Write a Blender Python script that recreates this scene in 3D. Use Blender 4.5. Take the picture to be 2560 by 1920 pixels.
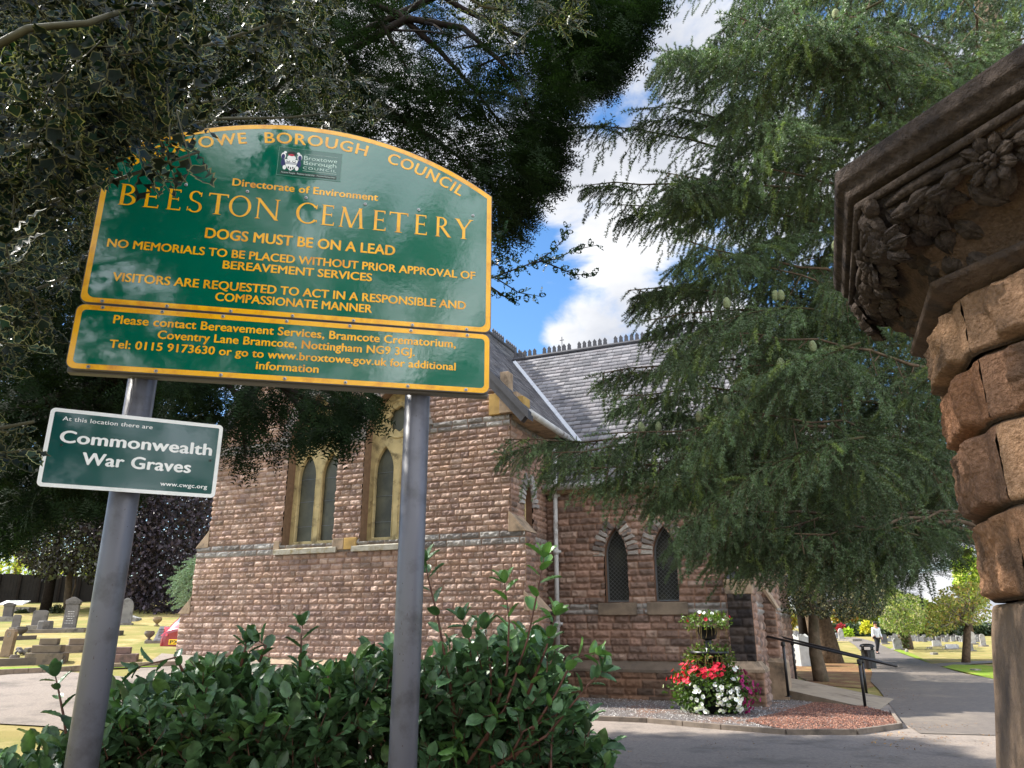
import bpy, bmesh, math, random
import numpy as np
from mathutils import Vector, Matrix, Euler

for o in list(bpy.data.objects):
    bpy.data.objects.remove(o)
SC = bpy.context.scene
COL = SC.collection
PI = math.pi
rad = math.radians

# ------------------------------------------------------------------ camera
EYE = 1.6
PITCH = rad(17.9)
FOC = 1880.0                                   # focal length in photo pixels (2560 wide)
cam_d = bpy.data.cameras.new('camera')
cam = bpy.data.objects.new('camera', cam_d)
COL.objects.link(cam)
cam_d.sensor_width = 36.0
cam_d.lens = 36.0 * FOC / 2560.0
cam_d.clip_start = 0.05
cam_d.clip_end = 2000
cam.location = (0, 0, EYE)
cam.rotation_euler = (PI / 2 + PITCH, 0, 0)
SC.camera = cam

# ------------------------------------------------------------------ world and sun
SUN_AZ, SUN_EL = -73.0, 44.0                   # degrees; azimuth from +Y, clockwise
SUN_STRENGTH = 5.0
SKY_STRENGTH = 0.15
EXPOSURE = 1.3
SC.view_settings.view_transform = 'Standard'
SC.view_settings.look = 'None'
SC.view_settings.exposure = EXPOSURE
SC.view_settings.gamma = 1.0
SC.view_settings.use_curve_mapping = False

def make_world():
    w = bpy.data.worlds.new('World')
    SC.world = w
    w.use_nodes = True
    nt = w.node_tree
    nt.nodes.clear()
    N = nt.nodes.new
    L = nt.links.new
    out = N('ShaderNodeOutputWorld')
    bg = N('ShaderNodeBackground')
    sky = N('ShaderNodeTexSky')
    sky.sky_type = 'NISHITA'
    sky.sun_disc = False
    sky.sun_elevation = rad(SUN_EL)
    sky.sun_rotation = rad(SUN_AZ)
    sky.air_density = 1.0
    sky.dust_density = 0.2
    sky.ozone_density = 3.0
    tc = N('ShaderNodeTexCoord')
    sep = N('ShaderNodeSeparateXYZ')
    L(tc.outputs['Generated'], sep.inputs[0])
    zz = N('ShaderNodeMath'); zz.operation = 'ADD'; zz.inputs[1].default_value = 0.22
    L(sep.outputs['Z'], zz.inputs[0])
    zm = N('ShaderNodeMath'); zm.operation = 'MAXIMUM'; zm.inputs[1].default_value = 0.05
    L(zz.outputs[0], zm.inputs[0])
    dv = N('ShaderNodeVectorMath'); dv.operation = 'DIVIDE'
    cmb = N('ShaderNodeCombineXYZ')
    for i in range(3):
        L(zm.outputs[0], cmb.inputs[i])
    L(tc.outputs['Generated'], dv.inputs[0]); L(cmb.outputs[0], dv.inputs[1])
    n1 = N('ShaderNodeTexNoise'); n1.inputs['Scale'].default_value = 3.0
    n1.inputs['Detail'].default_value = 9; n1.inputs['Roughness'].default_value = 0.56
    n1.inputs['Distortion'].default_value = 0.25
    L(dv.outputs[0], n1.inputs['Vector'])
    # a clear blue break low over the roofs, cloud banks above
    def blob(dirv, size, amp):
        dn = Vector(dirv).normalized()
        dt = N('ShaderNodeVectorMath'); dt.operation = 'DOT_PRODUCT'
        dt.inputs[1].default_value = dn
        L(tc.outputs['Generated'], dt.inputs[0])
        mr = N('ShaderNodeMapRange'); mr.interpolation_type = 'SMOOTHSTEP'
        mr.inputs['From Min'].default_value = math.cos(rad(size))
        mr.inputs['From Max'].default_value = 1.0
        mr.inputs['To Min'].default_value = 0.0
        mr.inputs['To Max'].default_value = amp
        L(dt.outputs['Value'], mr.inputs['Value'])
        return mr.outputs[0]
    def add(a, b):
        m = N('ShaderNodeMath'); m.operation = 'ADD'
        L(a, m.inputs[0]); L(b, m.inputs[1]); return m.outputs[0]
    acc = n1.outputs['Fac']
    for dirv, size, amp in CLOUD_BLOBS:
        acc = add(acc, blob(dirv, size, amp))
    ramp = N('ShaderNodeMapRange'); ramp.interpolation_type = 'SMOOTHSTEP'
    ramp.inputs['From Min'].default_value = 0.46
    ramp.inputs['From Max'].default_value = 0.60
    L(acc, ramp.inputs['Value'])
    # cloud body tone: bright edges, greyer thick parts
    n2 = N('ShaderNodeTexNoise'); n2.inputs['Scale'].default_value = 3.4
    n2.inputs['Detail'].default_value = 6
    L(dv.outputs[0], n2.inputs['Vector'])
    cr = N('ShaderNodeMix'); cr.data_type = 'RGBA'
    cr.inputs['A'].default_value = (1.85, 1.95, 2.2, 1)
    cr.inputs['B'].default_value = (2.9, 2.93, 3.0, 1)
    r2 = N('ShaderNodeMapRange')
    r2.inputs['From Min'].default_value = 0.38; r2.inputs['From Max'].default_value = 0.62
    L(n2.outputs['Fac'], r2.inputs['Value']); L(r2.outputs[0], cr.inputs['Factor'])
    mix = N('ShaderNodeMix'); mix.data_type = 'RGBA'
    hs = N('ShaderNodeHueSaturation'); hs.inputs['Saturation'].default_value = 1.18
    hs.inputs['Value'].default_value = 0.66
    L(sky.outputs[0], hs.inputs['Color'])
    L(ramp.outputs[0], mix.inputs['Factor'])
    L(hs.outputs[0], mix.inputs['A']); L(cr.outputs['Result'], mix.inputs['B'])
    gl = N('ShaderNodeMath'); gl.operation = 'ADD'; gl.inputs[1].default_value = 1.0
    L(blob((0.1, -0.80, 0.6), 95, 2.3), gl.inputs[0])      # sky glow added behind the viewer, for fill light and the sign's gloss
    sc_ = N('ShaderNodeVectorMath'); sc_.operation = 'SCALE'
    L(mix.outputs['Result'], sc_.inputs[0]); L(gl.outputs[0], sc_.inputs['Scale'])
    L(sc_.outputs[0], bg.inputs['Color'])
    bg.inputs['Strength'].default_value = SKY_STRENGTH
    L(bg.outputs[0], out.inputs['Surface'])

CLOUD_BLOBS = [((0.03, 0.93, 0.37), 8.0, -0.22), ((0.138, 0.857, 0.6), 10, 0.16), ((0.09, 0.92, 0.345), 4.5, 0.2), ((0.12, 0.66, 0.78), 5, -0.12), ((-0.02, 0.87, 0.50), 5, -0.08),
               ((0.45, 0.89, 0.03), 12, 0.2), ((0.1, -0.89, 0.42), 70, 0.25), ((-0.3, 0.8, 0.55), 22, 0.12)]
make_world()
sl = bpy.data.lights.new('sun', 'SUN')
sl.energy = SUN_STRENGTH
sl.angle = rad(0.53)
sl.color = (1.0, 0.95, 0.87)
sun = bpy.data.objects.new('sun', sl)
COL.objects.link(sun)
_sd = Vector((math.sin(rad(SUN_AZ)) * math.cos(rad(SUN_EL)), math.cos(rad(SUN_AZ)) * math.cos(rad(SUN_EL)), math.sin(rad(SUN_EL))))
sun.rotation_euler = _sd.to_track_quat('Z', 'Y').to_euler()
sun.location = _sd * 60

# ------------------------------------------------------------------ measuring helpers (photo position + depth -> metres)
K = 2560.0 / 2212.0
CP, SP = math.cos(PITCH), math.sin(PITCH)
def ray(u, v):
    x = (u * K - 1280) / FOC; y = (960 - v * K) / FOC
    return np.array([x, CP - y * SP, SP + y * CP])
def P(u, v, Y):
    r = ray(u, v)
    return np.array([0, 0, EYE]) + r * (Y / r[1])
def terr(x, y):
    x = np.asarray(x, float); y = np.asarray(y, float)
    s = np.clip((-x - 2.0) / 5.0, 0, 1); s = s * s * (3 - 2 * s)
    r = np.clip(y - 9.5, 0, 45) * 0.078
    t = np.clip((x - 14) / 30, 0, 1) * np.clip((y - 25) / 60, 0, 1) * 0.5
    return s * r + t
def PG(u, v):
    """where the sight line through a photo position meets the terrain"""
    r = ray(u, v); t = np.concatenate([np.linspace(2, 60, 1200), np.linspace(60, 320, 800)])
    q = np.array([0, 0, EYE])[None] + r[None] * t[:, None]
    g = q[:, 2] - terr(q[:, 0], q[:, 1])
    k = np.argmax(g < 0) if (g < 0).any() else len(t) - 1
    a = t[max(k - 1, 0)]; b = t[k]; ga, gb = g[max(k - 1, 0)], g[k]
    s = a + (b - a) * (ga / (ga - gb)) if ga > 0 > gb else b
    q = np.array([0, 0, EYE]) + r * s
    q[2] = float(terr(q[0], q[1]))
    return q
def proj(p):
    """photo position (2212 wide) of points"""
    p = np.atleast_2d(p); q = p - np.array([0, 0, EYE])
    dpt = q[:, 1] * CP + q[:, 2] * SP; up = -q[:, 1] * SP + q[:, 2] * CP
    return np.stack([(1280 + FOC * q[:, 0] / dpt) / K, (960 - FOC * up / dpt) / K], 1)
def Z2(x, y):                                  # close-up of the lower right
    return (1860 + x / 3.16) / K, (1400 + y / 3.16) / K
def ZL(x, y):                                  # close-up of the lower left
    return (x / 4.254) / K, (1400 + y / 4.254) / K
def pxsize(px, Y):                             # photo (2212 wide) pixels to metres at depth Y
    return px * K * Y / 1960.0

# ------------------------------------------------------------------ materials
def mat(name, col, rough=0.7, var=0.25, scale=8.0, bump=0.0, bscale=40.0, attr=False, spec=0.4, col2=None, metal=0.0,
        coat=0.0, trans=0.0, detail=5.0, dirt=None, dscale=1.2, coord='Object', emis=None):
    m = bpy.data.materials.new(name)
    m.use_nodes = True
    nt = m.node_tree; N = nt.nodes.new; L = nt.links.new
    b = nt.nodes['Principled BSDF']
    tc = N('ShaderNodeTexCoord')
    no = N('ShaderNodeTexNoise'); no.inputs['Scale'].default_value = scale; no.inputs['Detail'].default_value = detail
    L(tc.outputs[coord], no.inputs['Vector'])
    mr = N('ShaderNodeMapRange')
    mr.inputs['From Min'].default_value = 0.3; mr.inputs['From Max'].default_value = 0.7
    L(no.outputs['Fac'], mr.inputs['Value'])
    mx = N('ShaderNodeMix'); mx.data_type = 'RGBA'
    L(mr.outputs[0], mx.inputs['Factor'])
    c = np.array(col[:3])
    if col2 is None:
        a, bb = c * (1 - var), np.minimum(c * (1 + var), 1)
    else:
        a, bb = c, np.array(col2[:3])
    mx.inputs['A'].default_value = (*a, 1); mx.inputs['B'].default_value = (*bb, 1)
    src = mx.outputs['Result']
    if attr:
        at = N('ShaderNodeAttribute'); at.attribute_name = 'tint'
        mu = N('ShaderNodeMix'); mu.data_type = 'RGBA'; mu.blend_type = 'MULTIPLY'
        mu.inputs['Factor'].default_value = 1.0
        L(src, mu.inputs['A']); L(at.outputs['Color'], mu.inputs['B'])
        src = mu.outputs['Result']
    if dirt is not None:
        n3 = N('ShaderNodeTexNoise'); n3.inputs['Scale'].default_value = dscale; n3.inputs['Detail'].default_value = 8
        n3.inputs['Roughness'].default_value = 0.65
        L(tc.outputs[coord], n3.inputs['Vector'])
        m3 = N('ShaderNodeMapRange'); m3.inputs['From Min'].default_value = 0.5; m3.inputs['From Max'].default_value = 0.68
        L(n3.outputs['Fac'], m3.inputs['Value'])
        d3 = N('ShaderNodeMix'); d3.data_type = 'RGBA'
        L(m3.outputs[0], d3.inputs['Factor']); L(src, d3.inputs['A']); d3.inputs['B'].default_value = (*dirt[:3], 1)
        src = d3.outputs['Result']
    L(src, b.inputs['Base Color'])
    b.inputs['Roughness'].default_value = rough
    b.inputs['Specular IOR Level'].default_value = spec
    b.inputs['Metallic'].default_value = metal
    b.inputs['Coat Weight'].default_value = coat
    b.inputs['Coat Roughness'].default_value = 0.05
    if emis:
        b.inputs['Emission Color'].default_value = (*emis, 1); b.inputs['Emission Strength'].default_value = 1
    if bump > 0:
        nb = N('ShaderNodeTexNoise'); nb.inputs['Scale'].default_value = bscale; nb.inputs['Detail'].default_value = 6
        nb.inputs['Roughness'].default_value = 0.6
        L(tc.outputs[coord], nb.inputs['Vector'])
        bp = N('ShaderNodeBump'); bp.inputs['Strength'].default_value = bump; bp.inputs['Distance'].default_value = 0.02
        L(nb.outputs['Fac'], bp.inputs['Height']); L(bp.outputs[0], b.inputs['Normal'])
    if trans > 0:
        tr = N('ShaderNodeBsdfTranslucent'); ms = N('ShaderNodeMixShader'); ms.inputs[0].default_value = trans
        br = N('ShaderNodeMix'); br.data_type = 'RGBA'; br.blend_type = 'MULTIPLY'; br.inputs['Factor'].default_value = 1
        L(src, br.inputs['A']); br.inputs['B'].default_value = (1.0, 1.25, 0.55, 1)
        L(br.outputs['Result'], tr.inputs['Color'])
        L(b.outputs[0], ms.inputs[1]); L(tr.outputs[0], ms.inputs[2])
        L(ms.outputs[0], nt.nodes['Material Output'].inputs['Surface'])
    return m

def srgb(r, g, b):
    def f(c):
        c /= 255.0
        return c / 12.92 if c <= 0.04045 else ((c + 0.055) / 1.055) ** 2.4
    return (f(r), f(g), f(b))

# ------------------------------------------------------------------ objects
def tag(o, label=None, cat=None, group=None, kind=None):
    if label: o['label'] = label
    if cat: o['category'] = cat
    if group: o['group'] = group
    if kind: o['kind'] = kind
    return o
def thing(name, label, cat, loc=(0, 0, 0), rz=0.0, group=None):
    o = bpy.data.objects.new(name, None)
    COL.objects.link(o)
    o.empty_display_size = 0.2
    o.location = loc; o.rotation_euler = (0, 0, rz)
    return tag(o, label, cat, group)
def link(name, me, mats, parent=None, smooth=False):
    if not isinstance(mats, (list, tuple)): mats = [mats]
    for m in mats: me.materials.append(m)
    o = bpy.data.objects.new(name, me)
    COL.objects.link(o)
    if parent is not None: o.parent = parent
    if smooth:
        me.polygons.foreach_set('use_smooth', np.ones(len(me.polygons), dtype=bool))
    return o
def np_obj(name, V, F, mats, parent=None, midx=None, tint=None, smooth=False):
    """V (n,3); F list of int arrays (m,k) of any k; midx and tint follow the same order."""
    me = bpy.data.meshes.new(name)
    V = np.ascontiguousarray(V, dtype=np.float32)
    me.vertices.add(len(V)); me.vertices.foreach_set('co', V.ravel())
    F = [np.asarray(f, dtype=np.int32) for f in F if len(f)]
    loops = np.concatenate([f.ravel() for f in F])
    tot = np.concatenate([np.full(len(f), f.shape[1], dtype=np.int32) for f in F])
    st = np.zeros(len(tot), dtype=np.int32); st[1:] = np.cumsum(tot)[:-1]
    me.loops.add(len(loops)); me.loops.foreach_set('vertex_index', loops)
    me.polygons.add(len(tot)); me.polygons.foreach_set('loop_start', st)
    try: me.polygons.foreach_set('loop_total', tot)
    except Exception: pass
    o = link(name, me, mats, parent, smooth)
    if midx is not None:
        me.polygons.foreach_set('material_index', np.asarray(midx, dtype=np.int32))
    if tint is not None:
        a = me.attributes.new('tint', 'FLOAT_COLOR', 'POINT')
        t = np.ones((len(V), 4), dtype=np.float32); t[:, :3] = tint
        a.data.foreach_set('color', t.ravel())
    me.update(calc_edges=True)
    return o

class MB:
    """collects simple solids into one mesh"""
    def __init__(s): s.v = []; s.f = []; s.m = []; s.t = []; s.tint = (1, 1, 1)
    def add(s, vs, fs, m=0, M=None):
        b = len(s.v)
        for p in vs:
            p = Vector(p)
            if M is not None: p = M @ p
            s.v.append(tuple(p)); s.t.append(s.tint)
        for f in fs:
            s.f.append(tuple(b + i for i in f)); s.m.append(m)
        return s
    def box(s, x0, x1, y0, y1, z0, z1, m=0, M=None):
        vs = [(x0, y0, z0), (x1, y0, z0), (x1, y1, z0), (x0, y1, z0), (x0, y0, z1), (x1, y0, z1), (x1, y1, z1), (x0, y1, z1)]
        return s.add(vs, [(3, 2, 1, 0), (4, 5, 6, 7), (0, 1, 5, 4), (1, 2, 6, 5), (2, 3, 7, 6), (3, 0, 4, 7)], m, M)
    def prism(s, poly, y0, y1, m=0, M=None):   # polygon in x,z extruded along y
        n = len(poly)
        vs = [(x, y0, z) for x, z in poly] + [(x, y1, z) for x, z in poly]
        fs = [tuple(range(n)), tuple(range(2 * n - 1, n - 1, -1))] + [(i + n, (i + 1) % n + n, (i + 1) % n, i) for i in range(n)]
        return s.add(vs, fs, m, M)
    def slab(s, poly, z0, z1, m=0, M=None):    # polygon in x,y extruded along z
        n = len(poly)
        vs = [(x, y, z0) for x, y in poly] + [(x, y, z1) for x, y in poly]
        fs = [tuple(range(n - 1, -1, -1)), tuple(range(n, 2 * n))] + [(i, (i + 1) % n, (i + 1) % n + n, i + n) for i in range(n)]
        return s.add(vs, fs, m, M)
    def tube(s, pts, r, n=8, m=0, cap=True, M=None):
        pts = [Vector(p) for p in pts]
        if not hasattr(r, '__len__'): r = [r] * len(pts)
        rings = []
        ref = None
        for i, p in enumerate(pts):
            t = (pts[min(i + 1, len(pts) - 1)] - pts[max(i - 1, 0)]).normalized()
            if ref is None:
                ref = Vector((0, 0, 1)) if abs(t.z) < 0.9 else Vector((1, 0, 0))
            a = t.cross(ref)
            if a.length < 1e-5: a = t.cross(Vector((0.3, 1, 0.2)))
            a.normalize(); b = a.cross(t); ref = b
            rings.append([p + (a * math.cos(2 * PI * k / n) + b * math.sin(2 * PI * k / n)) * r[i] for k in range(n)])
        vs = [q for rg in rings for q in rg]
        fs = []
        for i in range(len(pts) - 1):
            for k in range(n):
                fs.append((i * n + k, i * n + (k + 1) % n, (i + 1) * n + (k + 1) % n, (i + 1) * n + k))
        if cap:
            fs.append(tuple(range(n - 1, -1, -1))); e = (len(pts) - 1) * n
            fs.append(tuple(range(e, e + n)))
        return s.add(vs, fs, m, M)
    def lathe(s, prof, n=16, c=(0, 0, 0), m=0, M=None):
        vs = []; fs = []
        for r, z in prof:
            for k in range(n):
                vs.append((c[0] + r * math.cos(2 * PI * k / n), c[1] + r * math.sin(2 * PI * k / n), c[2] + z))
        for i in range(len(prof) - 1):
            for k in range(n):
                fs.append((i * n + k, i * n + (k + 1) % n, (i + 1) * n + (k + 1) % n, (i + 1) * n + k))
        fs.append(tuple(range(n - 1, -1, -1))); e = (len(prof) - 1) * n
        fs.append(tuple(range(e, e + n)))
        return s.add(vs, fs, m, M)
    def build(s, name, mats, parent=None, smooth=False, bevel=0.0, tint=False):
        me = bpy.data.meshes.new(name)
        me.from_pydata(s.v, [], s.f)
        o = link(name, me, mats, parent, smooth)
        if any(s.m): me.polygons.foreach_set('material_index', s.m)
        if tint:
            a = me.attributes.new('tint', 'FLOAT_COLOR', 'POINT')
            t = np.ones((len(s.v), 4), dtype=np.float32); t[:, :3] = np.array(s.t)
            a.data.foreach_set('color', t.ravel())
        me.update()
        if bevel > 0:
            b = o.modifiers.new('bevel', 'BEVEL'); b.width = bevel; b.segments = 2; b.limit_method = 'ANGLE'; b.angle_limit = rad(40)
        return o

def plate(name, outer, holes, thick, mats, parent=None, M=None, bevel=0.0):
    """flat plate with holes in x,z, thickness along y (front face at y=0, back at y=thick)"""
    cu = bpy.data.curves.new(name, 'CURVE'); cu.dimensions = '2D'; cu.fill_mode = 'BOTH'
    cu.extrude = thick / 2; cu.bevel_depth = bevel; cu.bevel_resolution = 1
    for pts in [outer] + list(holes):
        sp = cu.splines.new('POLY'); sp.points.add(len(pts) - 1)
        for i, (x, z) in enumerate(pts): sp.points[i].co = (x, z, 0, 1)
        sp.use_cyclic_u = True
    tmp = bpy.data.objects.new(name, cu); COL.objects.link(tmp)
    bpy.context.view_layer.update()
    me = bpy.data.meshes.new_from_object(tmp.evaluated_get(bpy.context.evaluated_depsgraph_get()))
    bpy.data.objects.remove(tmp); bpy.data.curves.remove(cu)
    R = Matrix(((1, 0, 0, 0), (0, 0, -1, thick / 2), (0, 1, 0, 0), (0, 0, 0, 1)))
    me.transform((M @ R) if M is not None else R)
    me.materials.clear()
    return link(name, me, mats, parent)

def text_mesh(s, size, bold=0.0, extrude=0.0008, align='LEFT', spacing=1.0, sx=1.0):
    """lettering in x (right), y (up); returns verts, faces"""
    cu = bpy.data.curves.new('t', 'FONT')
    cu.body = s; cu.size = size; cu.offset = bold; cu.extrude = extrude; cu.align_x = align; cu.space_character = spacing
    cu.resolution_u = 4
    tmp = bpy.data.objects.new('t', cu); COL.objects.link(tmp)
    bpy.context.view_layer.update()
    me = bpy.data.meshes.new_from_object(tmp.evaluated_get(bpy.context.evaluated_depsgraph_get()))
    V = np.array([v.co[:] for v in me.vertices]).reshape(-1, 3); F = [tuple(p.vertices) for p in me.polygons]
    bpy.data.objects.remove(tmp); bpy.data.curves.remove(cu); bpy.data.meshes.remove(me)
    V[:, 0] *= sx
    return V, F

# ------------------------------------------------------------------ value noise
def vnoise(x, y, seed=0):
    x = np.asarray(x, float); y = np.asarray(y, float)
    xi = np.floor(x).astype(np.int64); yi = np.floor(y).astype(np.int64)
    fx = x - xi; fy = y - yi
    fx = fx * fx * (3 - 2 * fx); fy = fy * fy * (3 - 2 * fy)
    def h(a, b):
        n = (a * 374761393 + b * 668265263 + seed * 1442695041) & 0x7fffffff
        n = ((n ^ (n >> 13)) * 1274126177) & 0x7fffffff
        return ((n ^ (n >> 16)) & 0xffff) / 65535.0
    return (h(xi, yi) * (1 - fx) + h(xi + 1, yi) * fx) * (1 - fy) + (h(xi, yi + 1) * (1 - fx) + h(xi + 1, yi + 1) * fx) * fy
def fbm(x, y, seed=0, o=4):
    a = 0.5; t = 0
    for i in range(o):
        t = t + a * vnoise(x * 2 ** i, y * 2 ** i, seed + i * 7); a *= 0.5
    return t
def hash1(n, seed=0):
    n = np.asarray(n, dtype=np.int64)
    k = (n * 2654435761 + seed * 97531) & 0x7fffffff
    k = ((k ^ (k >> 15)) * 2246822519) & 0x7fffffff
    k = ((k ^ (k >> 13)) * 3266489917) & 0x7fffffff
    return ((k ^ (k >> 16)) & 0xfffff) / 1048575.0

# ------------------------------------------------------------------ scattering of leaves, sprays and tufts
def nrm(a):
    return a / np.maximum(np.linalg.norm(a, axis=-1, keepdims=True), 1e-9)
def scatter(name, T, pos, fwd, up, sc, mats, parent=None, tint=None, smooth=False):
    """T = (verts, [face arrays], [material per face group]); local y = forward, z = up"""
    TV, TF, TM = T
    fwd = nrm(fwd); r = nrm(np.cross(fwd, up)); u = np.cross(r, fwd)
    n = len(pos); m = len(TV)
    sc = np.asarray(sc, float)
    if sc.ndim == 1: sc = np.stack([sc, sc, sc], 1)
    V = pos[:, None, :] + (TV[None, :, 0:1] * sc[:, None, 0:1]) * r[:, None, :] + (TV[None, :, 1:2] * sc[:, None, 1:2]) * fwd[:, None, :] \
        + (TV[None, :, 2:3] * sc[:, None, 2:3]) * u[:, None, :]
    off = (np.arange(n) * m)
    F = []; mi = []
    for f, k in zip(TF, TM):
        f = np.asarray(f); F.append((f[None] + off[:, None, None]).reshape(-1, f.shape[1])); mi.append(np.full(n * len(f), k))
    tt = None
    if tint is not None: tt = np.repeat(tint, m, axis=0)
    return np_obj(name, V.reshape(-1, 3), F, mats, parent, np.concatenate(mi), tt, smooth)

def in_poly(px, py, poly):
    c = np.zeros(len(px), bool); n = len(poly); j = n - 1
    for i in range(n):
        xi, yi = poly[i]; xj, yj = poly[j]
        with np.errstate(divide='ignore', invalid='ignore'):
            k = ((yi > py) != (yj > py)) & (px < (xj - xi) * (py - yi) / (yj - yi + 1e-12) + xi)
        c ^= k; j = i
    return c
def fill(poly, n, Y0, Y1, rng):
    """n points in the solid bounded by an outline and a depth range"""
    P0 = np.array(poly); lo = P0.min(0); hi = P0.max(0); out = []
    tot = 0
    while tot < n:
        u = rng.uniform(lo[0], hi[0], n * 2); v = rng.uniform(lo[1], hi[1], n * 2)
        k = in_poly(u, v, poly); out.append(np.stack([u[k], v[k]], 1)); tot += k.sum()
    uv = np.concatenate(out)[:n]
    Y = rng.uniform(Y0, Y1, n)
    x = (uv[:, 0] * K - 1280) / FOC; y = (960 - uv[:, 1] * K) / FOC
    d = np.stack([x, CP - y * SP, SP + y * CP], 1)
    return np.array([0, 0, EYE]) + d * (Y / d[:, 1])[:, None]
def curve_pts(a, b, sag, n=8, jit=0.0, rng=None):
    a = np.array(a, float); b = np.array(b, float); t = np.linspace(0, 1, n)
    p = a[None] * (1 - t)[:, None] + b[None] * t[:, None]
    p[:, 2] += sag * 4 * t * (1 - t)
    if jit and rng is not None:
        j = rng.normal(0, jit, (n, 3)); j[0] = 0; p += j
    return p
# ------------------------------------------------------------------ shared materials
M_stone = mat('pink sandstone', (0.95, 0.95, 0.95), 0.9, 0.28, 9, 0.5, 60, attr=True, spec=0.2, dirt=None)
M_smooth = mat('dressed stone', srgb(150, 130, 108), 0.85, 0.25, 5, 0.25, 50, spec=0.2, dirt=srgb(88, 80, 70), dscale=2.2)
M_ochre = mat('ochre stone', srgb(165, 135, 80), 0.85, 0.2, 5, 0.2, 50, spec=0.2, dirt=srgb(120, 100, 70))
M_tracery = mat('yellow tracery stone', srgb(184, 166, 122), 0.85, 0.2, 3, 0.15, 60, spec=0.2, dirt=srgb(112, 100, 74), dscale=3.5)
M_sill = mat('lichened sill stone', srgb(150, 145, 132), 0.9, 0.25, 6, 0.3, 40, spec=0.2, dirt=srgb(120, 104, 60), dscale=5)
M_slate = mat('roof slate', (1, 1, 1), 0.5, 0.22, 6, 0.25, 40, attr=True, spec=0.5)
M_ridge = mat('dark ridge tile', srgb(58, 58, 62), 0.7, 0.2, 5, 0.1)
M_lead = mat('pale lead flashing', srgb(172, 174, 176), 0.6, 0.12, 6, spec=0.5, dirt=srgb(150, 152, 158), dscale=6)
M_gutter = mat('weathered grey gutter', srgb(178, 178, 176), 0.55, 0.15, 4, dirt=srgb(108, 98, 88), dscale=4)
M_glass = mat('dusty leaded glass', srgb(28, 30, 27), 0.35, 0.3, 3, spec=0.22, dirt=srgb(66, 66, 54), dscale=1.6)
M_glassd = mat('dust greyed window glass', srgb(76, 76, 62), 0.45, 0.35, 2.2, spec=0.3, dirt=srgb(52, 54, 48), dscale=1.3)
M_lattice = mat('lead cames', srgb(95, 98, 100), 0.5, 0.1, 10, metal=0.3)
M_metal_grey = mat('grey painted post', srgb(92, 92, 99), 0.38, 0.1, 2.5, 0.0, spec=0.45, dirt=srgb(70, 69, 72), dscale=7)
M_black = mat('black painted steel', srgb(22, 22, 24), 0.4, 0.2, 10, spec=0.5)
M_bark = mat('brown bark', srgb(92, 78, 64), 0.95, 0.4, 9, 0.9, 14, spec=0.1)
M_bark_dark = mat('dark bark', srgb(36, 31, 27), 0.95, 0.35, 9, 0.8, 14, spec=0.1)
M_bark_pale = mat('pale grey bark', srgb(98, 86, 72), 0.95, 0.35, 5, 0.7, 20, spec=0.1, dirt=srgb(78, 74, 58), dscale=3)
M_twig = mat('green brown twig', srgb(66, 63, 42), 0.7, 0.25, 20)
M_twig_red = mat('reddish stem', srgb(86, 54, 42), 0.6, 0.25, 20)
M_grave = mat('weathered headstone', (1, 1, 1), 0.85, 0.3, 4, 0.3, 30, attr=True, spec=0.25, dirt=srgb(64, 62, 58), dscale=2.6)
M_tarmac = None
# ------------------------------------------------------------------ church
TH = rad(24)
church = thing('church', 'pink rock-faced sandstone chapel with steep slate roofs and pointed windows', 'church', (1.33, 19.0, 0), -TH)
GY = -2.24                      # gable wall plane; the wing wall is y = 0 (x to the right along the walls, y into the building)
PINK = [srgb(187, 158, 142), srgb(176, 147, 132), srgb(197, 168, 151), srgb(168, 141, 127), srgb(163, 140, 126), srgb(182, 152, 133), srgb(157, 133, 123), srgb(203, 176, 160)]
PINK_SHADE = [srgb(158, 129, 114), srgb(144, 118, 105), srgb(169, 137, 120), srgb(133, 110, 98), srgb(124, 105, 95), srgb(150, 121, 105), srgb(166, 142, 127)]  # darker, redder copy of the pink: wall shade put into the colour
GREYW = [srgb(160, 155, 149), srgb(144, 139, 135), srgb(171, 167, 162), srgb(126, 121, 117)]
BLACKD = [srgb(58, 52, 50), srgb(70, 62, 58), srgb(50, 46, 46), srgb(80, 70, 64)]

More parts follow.
